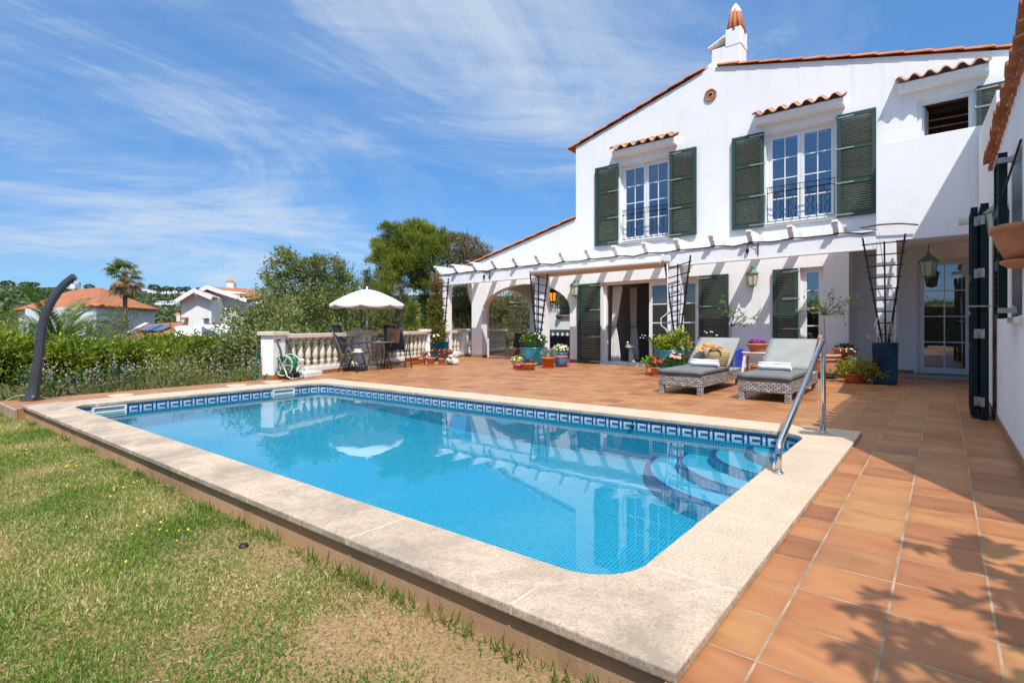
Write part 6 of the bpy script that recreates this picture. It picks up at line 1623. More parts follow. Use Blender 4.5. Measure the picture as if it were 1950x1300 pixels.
kind(npmesh('grass', leaf_quads(P, D, L, Wd, rng, .05), 4, M['grass']), 'stuff')
# taller tufts at the foot of the pool wall
M['tuft'] = foliage('tuft_blades', [(0, (.05, .11, .015)), (.5, (.12, .19, .03)), (1, (.30, .30, .09))], trans=.35, nscale=3)
tx_ = np.array([-1.25, -1.5, -2.05, -2.2, -2.55, -3.0, -3.3, -3.7, -4.3, -4.9, -5.4, -6.2, -7., -7.7, -8.4, -1.85, -2.9, -4.6, -.95])
ii = rng.integers(0, len(tx_), 900); P = np.stack([tx_[ii]+rng.normal(size=900)*.07, 1.55-np.abs(rng.normal(size=900))*.035, np.full(900, ZL-.01)], 1)
kind(npmesh('grass_tufts', leaf_quads(P, rng.normal(size=P.shape)*.4+np.array([0, -.12, 1]), rng.uniform(.03, .10, 900), .006, rng, .1), 4, M['tuft']), 'stuff')
# dry litter and small yellow flowers
P = np.stack([rng.uniform(-6, -.7, 9000), rng.uniform(.1, 1.55, 9000), np.full(9000, ZL-.006)], 1)
kind(npmesh('dry_litter', leaf_quads(P, rng.normal(size=P.shape)*[1, 1, .14], rng.uniform(.008, .04, 9000), .0042, rng), 4, M['twig']), 'stuff')
fp = np.array([(-4.6, 1.3), (-5.0, 1.25), (-5.6, 1.35), (-3.9, 1.25), (-3.6, 1.3), (-4.2, .95), (-3.2, .8), (-3.4, 1.15), (-6.5, 1.1), (-2.6, 1.2)])
ii = rng.integers(0, len(fp), 90); P = np.concatenate([fp[ii]+rng.normal(size=(90, 2))*.09, np.full((90, 1), ZL+.022)], 1)
kind(npmesh('yellow_wildflowers', leaf_quads(P, rng.normal(size=P.shape)+np.array([0, 0, .6]), .016, .014, rng), 4, M['p_yellow']), 'stuff')
tag(MB().lathe([(0, .012), (.02, .012), (.026, .002), (.026, -.03)], (-2.95, 1.40, ZL-.004), 14).build('garden_spotlight', M['black']), 'small black ground spotlight in the grass beside the pool wall', 'spotlight')

# ================================================================= hedge, weeds, shrubs beyond the terrace
M['hedge'] = foliage('hedge_leaves', [(0, (.03, .07, .008)), (.35, (.095, .16, .016)), (.6, (.21, .26, .026)), (.82, (.38, .38, .04)), (1, (.60, .46, .05))], nscale=1.6, trans=.35, nfac=.4)
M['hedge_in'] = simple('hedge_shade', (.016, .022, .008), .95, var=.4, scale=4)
M['weed'] = foliage('weed_leaves', [(0, (.045, .065, .018)), (.5, (.13, .14, .045)), (1, (.29, .26, .11))], nscale=2.5)
M['weed_dry'] = foliage('dry_grass', [(0, (.13, .12, .04)), (.5, (.26, .22, .10)), (1, (.42, .35, .19))], nscale=2)
M['asph'] = simple('asphodel_flowers', (.42, .34, .31), .7, var=.25, scale=40)
M['bramble'] = foliage('bramble_leaves', [(0, (.015, .045, .012)), (.6, (.045, .10, .025)), (1, (.10, .16, .05))], nscale=3)
M['oleaster'] = foliage('olive_tree_leaves', [(0, (.045, .06, .02)), (.35, (.11, .14, .042)), (.65, (.23, .25, .09)), (1, (.42, .41, .21))], nscale=1.6, trans=.3)
M['oleaster_grey'] = foliage('grey_shrub_leaves', [(0, (.06, .065, .03)), (.5, (.13, .135, .065)), (1, (.24, .22, .13))], nscale=1.5, trans=.3)
M['pine'] = foliage('pine_needles', [(0, (.045, .07, .012)), (.35, (.12, .16, .02)), (.7, (.235, .255, .036)), (1, (.37, .35, .075))], nscale=1.0, trans=.3, nfac=.55)
M['pine_dry'] = foliage('dry_pine_needles', [(0, (.06, .055, .022)), (.35, (.11, .12, .04)), (.6, (.19, .15, .075)), (1, (.36, .27, .17))], nscale=1.0, trans=.25)
M['pinecone'] = simple('pine_cones', (.10, .06, .035), .8, var=.3, scale=20)
M['pinetrunk'] = simple('pine_bark', (.19, .15, .12), .9, var=.35, scale=8, bs=.7, bscale=18, bd=.03)
M['forest'] = foliage('wood_crowns', [(0, (.032, .05, .020)), (.45, (.072, .105, .036)), (.75, (.115, .15, .052)), (1, (.17, .185, .08))], nscale=.09, trans=.2, nfac=.55)
M['palmleaf'] = foliage('palm_leaflets', [(0, (.03, .07, .016)), (.5, (.085, .15, .03)), (1, (.22, .26, .07))], nscale=1.5, trans=.35)
M['palmdry'] = foliage('dry_palm_fronds', [(0, (.12, .08, .035)), (.5, (.28, .19, .09)), (1, (.42, .30, .16))], nscale=1.5, trans=.2)
def zt(x, y): return float(terrain(np.array([x]), np.array([y]))[0])
def sats(blobs, rg, k=4, fr=.42):
    """smaller lobes budding from each blob so that outlines stay uneven"""
    o = []
    for c, r in blobs:
        o.append((c, tuple(q*.86 for q in r)))
        for _ in range(k):
            d = unit(rg.normal(size=3)+np.array([0, 0, .35])); f = fr*rg.uniform(.6, 1.2)
            o.append((tuple(np.array(c)+d*np.array(r)*rg.uniform(.8, 1.08)), tuple(q*f for q in r)))
    return o
def shrub(name, lab, blobs, mat, per, k, sig, L, W, cat='shrub', core=None, base=None, stems=True, group=None, up=.35, jit=.7, seed=1, trunkm='bark'):
    rg = np.random.default_rng(seed)
    bx_ = base or (blobs[0][0][0], blobs[0][0][1], zt(blobs[0][0][0], blobs[0][0][1]))
    t = thing(name, lab, cat, tuple(bx_), group)
    P, D, Cc = clusters(sats(blobs, rg) if cat == 'tree' else blobs, per, k, sig, rg, .5, .38)
    n = len(P)
    npmesh('foliage', leaf_quads(P, D+np.array([0, 0, up])+rg.normal(size=(n, 3))*jit, rg.uniform(.65, 1.35, n)*L, rg.uniform(.7, 1.3, n)*W, rg), 4, M[mat], t)
    if stems:
        m_ = MB()
        for c, r in blobs:
            q = Vector(c); b = Vector(bx_); mid = b.lerp(q, .55)+Vector((0, 0, .1*(q-b).length))
            m_.tube([b, mid, q], [.05*max(.4, min(2, max(r))), .035*max(.4, min(2, max(r))), .01], 6)
        idx = rg.integers(0, len(Cc), min(len(Cc), 40))
        for i in idx:
            c = min(blobs, key=lambda bb: (Vector(bb[0])-Vector(Cc[i])).length)[0]
            m_.tube([c, Vector(c).lerp(Vector(Cc[i]), .6)+Vector((0, 0, .03)), Cc[i]], [.012, .008, .003], 4)
        m_.build('stem', M[trunkm], t)
    return t
# clipped hedge along the plot edge
def hedge(lab, line, h0, h1, w, seed, n):
    rg = np.random.default_rng(seed)
    t = thing('hedge', lab, 'hedge', (line[0][0], line[0][1], h0))
    seg = [(Vector(a), Vector(b)) for a, b in zip(line, line[1:])]; tot = sum((b-a).length for a, b in seg)
    P = []; Dd = []
    for a, b in seg:
        k = int(n*(b-a).length/tot); d = (b-a).normalized(); nr = np.array([d.y, -d.x])
        f = rg.uniform(0, 1, k); cc = np.array([a.x, a.y])+np.outer(f, [b.x-a.x, b.y-a.y])
        s = rg.uniform(0, 1, k)
        hh = h1+.10*np.sin(cc[:, 0]*3.1+cc[:, 1]*2.3)+.07*np.sin(cc[:, 1]*6.1)+np.where(rg.uniform(0, 1, k) < .12, np.abs(rg.normal(size=k))*.12, 0)
        side = s < .52
        off = np.where(side, (w*.5+.10*np.sin(cc[:, 1]*4+f*9)+rg.normal(size=k)*.13), rg.uniform(-w*.5, w*.5, k))
        zz_ = np.where(side, h0+(hh-h0)*rg.uniform(0, 1, k)**.8, hh+rg.normal(size=k)*.05)
        P.append(np.column_stack([cc+nr*off[:, None], zz_])); Dd.append(np.column_stack([nr[None, :]*np.where(side, 1., .15)[:, None], np.where(side, .4, 1.)]))
    P = np.concatenate(P); Dd = np.concatenate(Dd); k = len(P)
    npmesh('foliage', leaf_quads(P, Dd+rg.normal(size=(k, 3))*.7, rg.uniform(.05, .13, k), rg.uniform(.03, .065, k), rg), 4, M['hedge'], t)
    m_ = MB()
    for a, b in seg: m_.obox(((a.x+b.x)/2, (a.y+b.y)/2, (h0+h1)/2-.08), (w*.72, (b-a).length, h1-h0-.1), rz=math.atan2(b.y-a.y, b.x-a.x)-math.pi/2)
    m_.build('branches', M['hedge_in'], t)  # solid dark core behind the leaves; the inner shade is put into its colour
hedge('clipped yellow-green hedge nearest the shower, left end of the plot', [(-15.3, -3.5), (-15.0, 1.2), (-15.2, 3.9)], -.85, .64, 1.6, 3, 30000)
hedge('clipped yellow-green hedge below the tiled roofs, right of the date palm', [(-15.6, 4.0), (-16.0, 6.2), (-16.6, 9.2)], -.95, .50, 1.5, 4, 24000)
hedge('tall garden hedge behind the viewpoint, mirrored in the glazed door', [(9.5, -6.5), (0, -7.2), (-9.0, -7.0)], -.2, 2.1, 1.2, 6, 16000)
# rough ground between terrace and hedge
rg = np.random.default_rng(9)
n = 21000; x = rg.uniform(-14.6, -10.45, n); y = rg.uniform(-.5, 8.2, n); ok = x < -10.42-.29*np.clip(y-5.3, 0, 9); x, y = x[ok], y[ok]
q = np.sin(x*1.9+y*2.7)+np.sin(x*3.3-y*1.9+1); kp = rg.uniform(0, 1, len(x)) < .55+.3*q; x, y = x[kp], y[kp]
P = np.stack([x, y, terrain(x, y)-.05], 1); k = len(P)
kind(npmesh('dry_grass', leaf_quads(P, rg.normal(size=P.shape)*.35+np.array([0, 0, 1]), rg.uniform(.15, .5, k), .012, rg, .12), 4, M['weed_dry']), 'stuff')
n = 8000; x = rg.uniform(-14.2, -10.4, n); y = rg.uniform(.8, 8.0, n); ok = x < -10.4-.29*np.clip(y-5.3, 0, 9); x, y = x[ok], y[ok]
P = np.stack([x, y, terrain(x, y)+rg.uniform(0, .32, len(x))], 1); k = len(P)
kind(npmesh('weeds', leaf_quads(P, rg.normal(size=P.shape)*.7+np.array([0, 0, .6]), rg.uniform(.04, .11, k), .035, rg), 4, M['weed']), 'stuff')
# flowering asphodel spikes in front of the hedge
n = 210; x = rg.uniform(-14.3, -11.4, n); y = rg.uniform(2.2, 7.6, n); m1 = []; m2 = []
for i in range(n):
    b = np.array([x[i], y[i], zt(x[i], y[i])]); h = rg.uniform(.5, .95); tp = b+np.array([rg.normal()*.06, rg.normal()*.06, h])
    m1.append((b, tp-b, h))
    j = rg.integers(10, 20); f = rg.uniform(.62, 1.02, j)
    m2.append(b+np.outer(f, tp-b)+rg.normal(size=(j, 3))*.022)
P = np.array([a for a, _, _ in m1]); D = np.array([b for _, b, _ in m1]); L = np.array([c for _, _, c in m1])
kind(npmesh('asphodel_stalks', leaf_quads(P, D, L, .012, rg, .01), 4, M['weed_dry']), 'stuff')
P = np.concatenate(m2); kind(npmesh('asphodel_blossom', leaf_quads(P, rg.normal(size=P.shape)+np.array([0, 0, .5]), .036, .026, rg), 4, M['asph']), 'stuff')
def lowb(x, y, h, r, ry=None): return ((x, y, zt(x, y)+h), (r, ry or r, h))
shrub('bramble_bush', 'dark green bramble spreading beside the shower foot', [lowb(-11.15, 2.4, .26, .5), lowb(-11.3, 3.1, .3, .6), lowb(-11.6, 2.2, .3, .55)], 'bramble', 90, 9, .05, .055, .04, seed=21)
shrub('bramble_bush', 'reddish bramble along the tile strip, right of the dark one', [lowb(-11.2, 4.0, .22, .5), lowb(-11.5, 3.7, .26, .5)], 'weed', 90, 9, .05, .055, .035, seed=22)
shrub('young_pine', 'feathery young pine sapling in front of the hedge', [lowb(-12.5, 4.6, .62, .5), lowb(-12.6, 4.8, .40, .65), lowb(-12.3, 4.3, .4, .5)], 'pine', 70, 12, .07, .11, .012, 'tree', seed=23, up=.9, jit=.5)
shrub('wild_shrub', 'low green shrub at the edge of the tile strip before the pier', [lowb(-10.95, 5.3, .16, .3), lowb(-11.1, 5.0, .18, .3)], 'lf_lemon', 110, 9, .03, .05, .02, seed=24)
# ---- big wild olives left of the balustrade
def zz_(u, v, d): return tuple(at(u, v, d))
shrub('wild_olive', 'round grey-green wild olive bush behind the end pier, touching the hedge', [(zz_(478, 635, 15), (.75, .8, .6)), (zz_(492, 665, 14), (.8, .9, .7)), (zz_(455, 690, 14), (.6, .7, .5)), (zz_(518, 605, 15.5), (.8, .8, .7)), (zz_(535, 660, 14.5), (.8, .8, .7)), (zz_(436, 672, 14.3), (.5, .5, .45))], 'oleaster', 105, 16, .085, .10, .045, base=(-14.2, 6.6, -.75), seed=31)
shrub('wild_olive', 'tall spreading wild olive tree rising behind the balustrade, left of the parasol',
      [(zz_(545, 510, 18.5), (.75, .8, .55)), (zz_(595, 515, 19), (.75, .9, .6)), (zz_(565, 560, 18.5), (1.0, 1.2, .8)), (zz_(620, 555, 19), (1.0, 1.2, .8)), (zz_(535, 590, 18), (.9, 1.0, .8)), (zz_(590, 605, 18), (1.1, 1.2, .8)), (zz_(640, 600, 18.5), (.9, 1.1, .7)), (zz_(555, 640, 17.5), (1.1, 1.1, .7)), (zz_(620, 645, 17.5), (1.2, 1.1, .6)), (zz_(525, 545, 18), (.4, .5, .5)), (zz_(660, 560, 19.5), (.55, .6, .6))],
      'oleaster', 34, 34, .085, .10, .042, 'tree', base=(-17.0, 10.2, -1.2), seed=32, trunkm='barkd')
shrub('grey_shrub', 'greyish twiggy tree just left of the white parasol', [(zz_(655, 545, 21), (.8, .8, .9)), (zz_(670, 585, 20.5), (.8, .8, .8)), (zz_(690, 620, 20), (1.0, 1., .8))], 'oleaster_grey', 46, 14, .10, .09, .034, 'tree', base=(-17.3, 12.0, -1.2), seed=33)
shrub('garden_bush', 'dense green bushes growing against the outside of the balustrade', [((bl(y)-.75, y, .25+.14*math.sin(y*2.3)), (.5, .6, .62)) for y in np.arange(6.0, 12.2, .75)], 'oleaster', 60, 11, .07, .075, .036, seed=34, base=(-11.9, 8.5, -.7))
ivy = thing('ivy', 'variegated ivy climbing between the balusters behind the chairs', 'climber', (-11.0, 8.6, .1))
y = rg.uniform(7.6, 10.6, 700); P = np.stack([bl(y)-.10+rg.normal(size=700)*.05, y, rg.uniform(.15, .8, 700)**1.0], 1)
npmesh('foliage', leaf_quads(P, rg.normal(size=P.shape)+np.array([.6, -.2, 0]), .06, .05, rg), 4, M['lf_variegated'], ivy)
# ---- pines
def pine(lab, trunk, blobs, mat, per, k, seed, L=.16, W=.013, sig=.10, r0=.14, cones=0, group=None, bare=None, up=.8):
    rg = np.random.default_rng(seed); t = thing('pine_tree', lab, 'tree', tuple(trunk[0]), group)
    m_ = MB(); tr_ = catmull([Vector(p) for p in trunk]); kk = len(tr_)
    m_.tube(tr_, [r0*(1-.65*i/(kk-1)) for i in range(kk)], 9)
    P, D, Cc = clusters(sats(blobs, rg, 4, .46), per, k, sig, rg, .45, .3)
    for c, r in blobs:
        c = Vector(c); p = min(tr_[kk//2:], key=lambda q: (q-c).length); mid = p.lerp(c, .5)+Vector(rg.normal(size=3)*.12)
        m_.tube([p, mid, c], [r0*.4, r0*.28, r0*.1], 6)
        near = [q for q in Cc if (Vector(q)-c).length < max(r)*1.1]
        for q in near[::max(1, len(near)//9)]: m_.tube([c, c.lerp(Vector(q), .6)+Vector((0, 0, -.05)), q], [r0*.12, .015, .006], 4)
    if bare:
        for a, b in bare: m_.tube([a, Vector(a).lerp(Vector(b), .5)+Vector(rg.normal(size=3)*.06), b], [.02, .012, .004], 4)
    m_.build('trunk', M['pinetrunk'], t)
    n = len(P); Cr = np.repeat(Cc, k, 0)
    out_ = unit(P-Cr+1e-6)
    npmesh('crown', leaf_quads(Cr+(P-Cr)*.5, out_*.8+D*.5+np.array([0, 0, up])+rg.normal(size=(n, 3))*.25, rg.uniform(.7, 1.3, n)*L, W, rg, .03), 4, M[mat], t)
    if cones:
        i = rg.integers(0, len(Cc), cones); b = MB()
        for q in Cc[i]: b.sphere(q, (.05, .05, .06), 5, 4)
        kind(b.build('cone', M['pinecone'], t), 'stuff')
    return t
dd = 24
pine('large spreading pine with a bright green crown beyond the pergola beam', [(-16.6, 17.6, -1.2), zz_(850, 590, 23.5), zz_(835, 540, dd), zz_(815, 490, dd)],
     [(zz_(745, 470, dd), (.85, .9, .6)), (zz_(790, 462, dd), (1.0, 1.1, .6)), (zz_(835, 462, dd), (.9, 1.1, .55)), (zz_(730, 490, dd), (.55, .7, .5)), (zz_(770, 495, 23.5), (1.0, 1.1, .65)), (zz_(815, 495, 23), (.9, 1., .6)), (zz_(780, 530, 23), (.8, .9, .5)), (zz_(810, 545, 23.5), (.6, .8, .4)), (zz_(745, 525, 24), (.45, .5, .4)), (zz_(800, 440, 24.5), (.7, .8, .35)), (zz_(760, 445, 24.5), (.6, .8, .35)), (zz_(822, 572, 24), (.5, .6, .28))],
     'pine', 27, 56, 41, L=.23, W=.026, sig=.12, cones=50)
pine('old pine with browning cone-laden branches above the low roof', [(-15.2, 19.4, -1.), zz_(905, 590, 24), zz_(890, 520, 24), zz_(880, 480, 24)],
     [(zz_(870, 475, 24), (.8, .9, .5)), (zz_(905, 480, 24), (.7, .8, .5)), (zz_(890, 500, 24), (.9, 1., .4)), (zz_(850, 500, 23.5), (.5, .6, .4)), (zz_(920, 495, 24.2), (.4, .5, .35)), (zz_(880, 455, 24.5), (.4, .5, .2))],
     'pine_dry', 34, 24, 42, L=.17, W=.022, sig=.12, cones=170, bare=[(zz_(880, 470, 24), zz_(893, 430, 24)), (zz_(890, 465, 24), zz_(900, 445, 24)), (zz_(905, 475, 24), zz_(925, 455, 24)), (zz_(893, 455, 24), zz_(888, 434, 24))], up=.3)
pine('shaggy pine seen through the porch arches', [(-17.5, 21.0, -1.5), (-17.4, 21, .5), zz_(950, 580, 27)],
     [(zz_(930, 590, 27), (1.0, 1., .7)), (zz_(975, 580, 27.5), (1.2, 1.1, .7)), (zz_(1000, 615, 28), (1.1, 1.1, .8)), (zz_(940, 625, 26.5), (1.2, 1.1, .7)), (zz_(880, 575, 26), (.8, .9, .6)), (zz_(885, 615, 26), (.9, 1., .7)), (zz_(870, 640, 26), (.9, 1, .5)), (zz_(1000, 575, 28), (.7, .8, .4)), (zz_(960, 650, 26), (1.4, 1.2, .5)), (zz_(1080, 560, 27), (.9, .9, .5)), (zz_(1060, 580, 27.5), (.6, .7, .4))],
     'pine_dry', 30, 28, 43, L=.2, W=.026, sig=.14, cones=80, up=.4)
pine('green pine behind the first pergola opening', [(-18.2, 18.6, -1.5), (-18.0, 18.6, .5), zz_(885, 570, 26.5)],
     [(zz_(885, 560, 26.5), (.6, .7, .5)), (zz_(870, 590, 26.5), (.7, .8, .5)), (zz_(900, 595, 26.8), (.6, .7, .6)), (zz_(880, 625, 26.4), (.8, .8, .5))], 'pine', 38, 34, 44, L=.2, W=.026)
yp = [(735, 505, 637, 22, 51), (765, 555, 640, 21, 52), (820, 575, 640, 24, 53), (700, 525, 640, 24, 54), (785, 585, 640, 20, 55)]
yl = ['young upright pine just above the right half of the parasol', 'slim young pine between the parasol and the far villas', 'small bright pine left of the first pergola pillar', 'young pine peeking over the parasol top from behind', 'low young pine in front of the far orange-roofed villa']
for (u, v0, v1, d, sd_), lb in zip(yp, yl):
    tp_, bt_ = at(u, v0, d), at(u, v1, d); H_ = tp_.z-bt_.z
    bs_ = [((bt_.x, bt_.y, bt_.z+H_*f), (H_*(.30*(1-f)+.06), H_*(.30*(1-f)+.06), H_*.15)) for f in (.1, .3, .5, .68, .83, .94)]
    pine(lb, [(bt_.x, bt_.y, bt_.z-.9), tuple(bt_), tuple(tp_)], bs_, 'pine' if sd_ % 2 else 'oleaster_grey', 60, 22, sd_, L=.16, W=.022, sig=.09, r0=.05, up=1.1)
# ================================================================= palms
def fan_palm():
    d = 34; b = at(238, 637, d); c = at(238, 523, d); rg = np.random.default_rng(61)
    t = thing('fan_palm', 'tall fan palm with a shaggy skirt of dead leaves before the hipped house', 'palm', (b.x, b.y, zt(b.x, b.y)))
    MB().tube([(b.x, b.y, zt(b.x, b.y)), tuple(b), (b.x+.03, b.y, c.z-1.2), tuple(c)], [.18, .13, .12, .16], 10).build('trunk', M['bark'], t)
    Vg = []; Vd = []; st = MB()
    for k in range(46):
        dead = k >= 24
        el = rg.uniform(-.1, 1.3) if not dead else rg.uniform(-1.25, -.1); a = rg.uniform(0, 6.28)
        dr_ = np.array([math.cos(a)*math.cos(el), math.sin(a)*math.cos(el), math.sin(el)])
        L = rg.uniform(.55, .85); o = np.array(c)+np.array([0, 0, 0 if not dead else -.25]); e = o+dr_*L*1.0
        st.tube([o, e], .014, 4)
        sd_ = unit(np.cross(dr_, [0, 0, 1.]) + 1e-6); up_ = np.cross(sd_, dr_)
        for j in range(17):
            f = (j-8)/8*1.9; fd = dr_*math.cos(f)+sd_*math.sin(f); fd = fd+np.array([0, 0, -.35 if not dead else -.5]); fd = fd/np.linalg.norm(fd)
            ll = rg.uniform(.5, .75); w = np.cross(fd, up_)*.035
            q = [e, e+fd*ll*.5+w-np.array([0, 0, 0]), e+fd*ll+np.array([0, 0, -.12]), e+fd*ll*.5-w]
            (Vd if dead or (rg.uniform() < .22) else Vg).append(q)
    st.build('leaf_stalk', M['twig'], t); npmesh('crown', np.array(Vg), 4, M['palmleaf'], t); npmesh('dead_leaf_skirt', np.array(Vd), 4, M['palmdry'], t)
    P = np.array(c)+np.array([0, 0, -.6])+rg.normal(size=(900, 3))*[.14, .14, .24]
    npmesh('dead_leaf_skirt', leaf_quads(P, rg.normal(size=P.shape)*.35+np.array([0, 0, -1]), .36, .05, rg), 4, M['palmdry'], t)
fan_palm()
def date_palm(lab, c, n, Lf, seed, els, mat='palmleaf'):
    rg = np.random.default_rng(seed); c = np.array(c); t = thing('date_palm', lab, 'palm', (c[0], c[1], zt(c[0], c[1])))
    MB().tube([(c[0], c[1], zt(c[0], c[1])), tuple(c)], [.3, .26], 10).build('trunk', M['barkd'], t)
    V = []; st = MB()
    for k in range(n):
        a = 2*math.pi*k/n*3.3+rg.uniform(-.2, .2); el = els[0]+(els[1]-els[0])*((k*7) % n)/n; L = Lf*rg.uniform(.8, 1.15)
        h = np.array([math.cos(a), math.sin(a), 0]); pts = []
        for i in range(13):
            s = i/12; ang = el-1.25*s*s*(1.2-el*.45); 
            pts.append((pts[-1] if pts else c)+(h*math.cos(ang)+np.array([0, 0, math.sin(ang)]))*L/12)
        st.tube(pts, [.018*(1-.8*i/12) for i in range(13)], 5)
        for i in range(1, 13):
            for sub in (0, .33, .66):
                p = pts[i-1]*(1-sub)+pts[i]*sub; ax = unit(pts[i]-pts[i-1]); sd_ = unit(np.cross(ax, [0, 0, 1.])); up_ = np.cross(sd_, ax)
                s = (i-1+sub)/12; ll = Lf*.20*(.35+1.1*math.sin(math.pi*min(1, .12+s*.85)))*rg.uniform(.85, 1.1)
                for sg in (-1, 1):
                    d = ax*.75+sd_*sg*.8+up_*.30; d = d/np.linalg.norm(d); w = np.cross(d, up_)*.014
                    V.append([p, p+d*ll*.45+w*1.2, p+d*ll-np.array([0, 0, ll*.10]), p+d*ll*.45-w*1.2])
    st.build('leaf_stalk', M['lf_olive'], t); npmesh('crown', np.array(V), 4, M[mat], t); return t
pc_ = at(112, 652, 17.5); date_palm('arching date palm behind the hedge and shower column', tuple(pc_), 34, 1.85, 71, (-.4, 1.3))
# small grey tree by the hipped house
shrub('garden_tree', 'small sparse grey-green tree before the shaded wall of the hipped house', [(zz_(215, 610, 31), (.9, .9, .8)), (zz_(200, 625, 31), (.9, .9, .6)), (zz_(225, 630, 31), (.8, .8, .6))], 'oleaster_grey', 26, 8, .12, .12, .05, 'tree', base=tuple(at(212, 645, 31)), seed=81)
shrub('garden_bush', 'dark bushes at the far left beyond the date palm', [(zz_(8, 632, 26), (1.2, 1.2, .5)), (zz_(-30, 620, 28), (1.6, 1.6, .9)), (zz_(40, 642, 25), (1.2, 1.2, .4))], 'oleaster', 18, 11, .14, .13, .06, seed=82, base=tuple(at(12, 645, 26)))
shrub('garden_bush', 'green bushes between the date palm and the lower tiled roof', [(zz_(215, 645, 24), (.9, .9, .4)), (zz_(250, 650, 24), (1.0, 1., .4)), (zz_(180, 648, 24), (.8, .8, .4))], 'oleaster', 24, 11, .1, .10, .05, seed=83, base=tuple(at(215, 665, 24)))

# ================================================================= neighbouring houses
def ftile(c=(.46, .16, .065), ang=0., sp=.28):
    m, nt, b = new_mat('far_roof_tiles'); p = pos(nt); mp = nt.nodes.new('ShaderNodeMapping'); mp.inputs['Rotation'].default_value = (0, 0, ang); nt.links.new(p, mp.inputs[0])
    sx = nt.nodes.new('ShaderNodeSeparateXYZ'); nt.links.new(mp.outputs[0], sx.inputs[0])
    w = math_n(nt, 'ABSOLUTE', math_n(nt, 'SINE', math_n(nt, 'MULTIPLY', sx.outputs[0], math.pi/sp)))
    n1 = noise(nt, p, 1.4, 5, .75); a = ramp(nt, [(.3, tuple(x*.6 for x in c)), (.5, c), (.75, (c[0]*1.15, c[1]*1.5, c[2]*1.7))], n1)
    nt.links.new(a.outputs[0], b.inputs['Base Color']); b.inputs['Roughness'].default_value = .85
    bump(nt, b, w, 1., .12); return m
def hip_house():
    d0 = 44
    A, B_, Cc = at(28, 589, 50), at(184, 583, 40), at(302, 584, 50)      # eave corners
    zE = 2.45; Bz = -2.2
    A = Vector((A.x, A.y, zE)); B_ = Vector((B_.x, B_.y, zE)); Cc = Vector((Cc.x, Cc.y, zE)); D_ = A+Cc-B_
    t = thing('hipped_house', 'white house with a hipped terracotta roof behind the date palm', 'house', ((A.x+Cc.x)/2, (A.y+Cc.y)/2, Bz))
    def ins(P, k=.35): c = (A+Cc)/2; v = (c-P); return P+v.normalized()*k
    a, b, c, e = (ins(P) for P in (A, B_, Cc, D_))
    m_ = MB()
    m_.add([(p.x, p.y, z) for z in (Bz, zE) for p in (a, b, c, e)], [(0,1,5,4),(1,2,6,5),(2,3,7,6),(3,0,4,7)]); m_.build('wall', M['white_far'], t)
    # bays projecting on the sunny side
    dirv = (b-a).normalized(); nr = Vector((-dirv.y, dirv.x, 0)); 
    if nr.dot(Vector((-a.x, -a.y, 0))) < 0: nr = -nr
    L_ = (b-a).length
    for f0, f1 in ((.28, .48), (.62, .86)):
        m_ = MB(); p, q = a+dirv*L_*f0, a+dirv*L_*f1; vs = [Vector((x.x, x.y, z)) for z in (Bz, zE-.05) for x in (p, q, q+nr*.8, p+nr*.8)]
        m_.add(vs, [(0,1,5,4),(1,2,6,5),(2,3,7,6),(3,0,4,7),(4,5,6,7)]); m_.build('bay', M['white_far'], t)
    for f, w in ((.13, 1.3), (.38, 1.2), (.74, 1.1), (.93, 1.1), (.55, 1.)):
        off = nr*(.82 if .28 < f < .48 or .62 < f < .86 else .03); p = a+dirv*L_*f+off
        MB().obox((p.x, p.y, .55), (w, .06, 1.2), rz=math.atan2(dirv.y, dirv.x)).build('window', M['green'], t)
    cen = (A+Cc)/2; H = 1.9; rdir = (B_-A).normalized()
    r0, r1 = cen-rdir*L_*.18, cen+rdir*L_*.18; r0.z = r1.z = zE+H
    th_ = Vector((0, 0, -.14))
    vs = [A, B_, Cc, D_, r0, r1]; vs = [Vector(v) for v in vs]+[A+th_, B_+th_, Cc+th_, D_+th_]
    m_ = MB().add(vs, [(0,1,5,4),(1,2,5),(2,3,4,5),(3,0,4),(0,6,7,1),(1,7,8,2),(2,8,9,3),(3,9,6,0),(9,8,7,6)])
    m_.build('roof', ftile(ang=-math.atan2(rdir.y, rdir.x)), t)
    tl_ = MB()
    for p, q in ((A, B_), (B_, Cc)):
        k = int((q-p).length/.34); u_ = (q-p)/k; n_ = Vector((-u_.y, u_.x, 0)).normalized()
        if n_.dot(cen-p) < 0: n_ = -n_
        for i in range(k): s = p+u_*(i+.5); tl_.tube([s-n_*.1+Vector((0, 0, -.04)), s+n_*.5+Vector((0, 0, .10))], .11, 6)
    tl_.build('eave_tile', M['rooftile'], t)
hip_house()
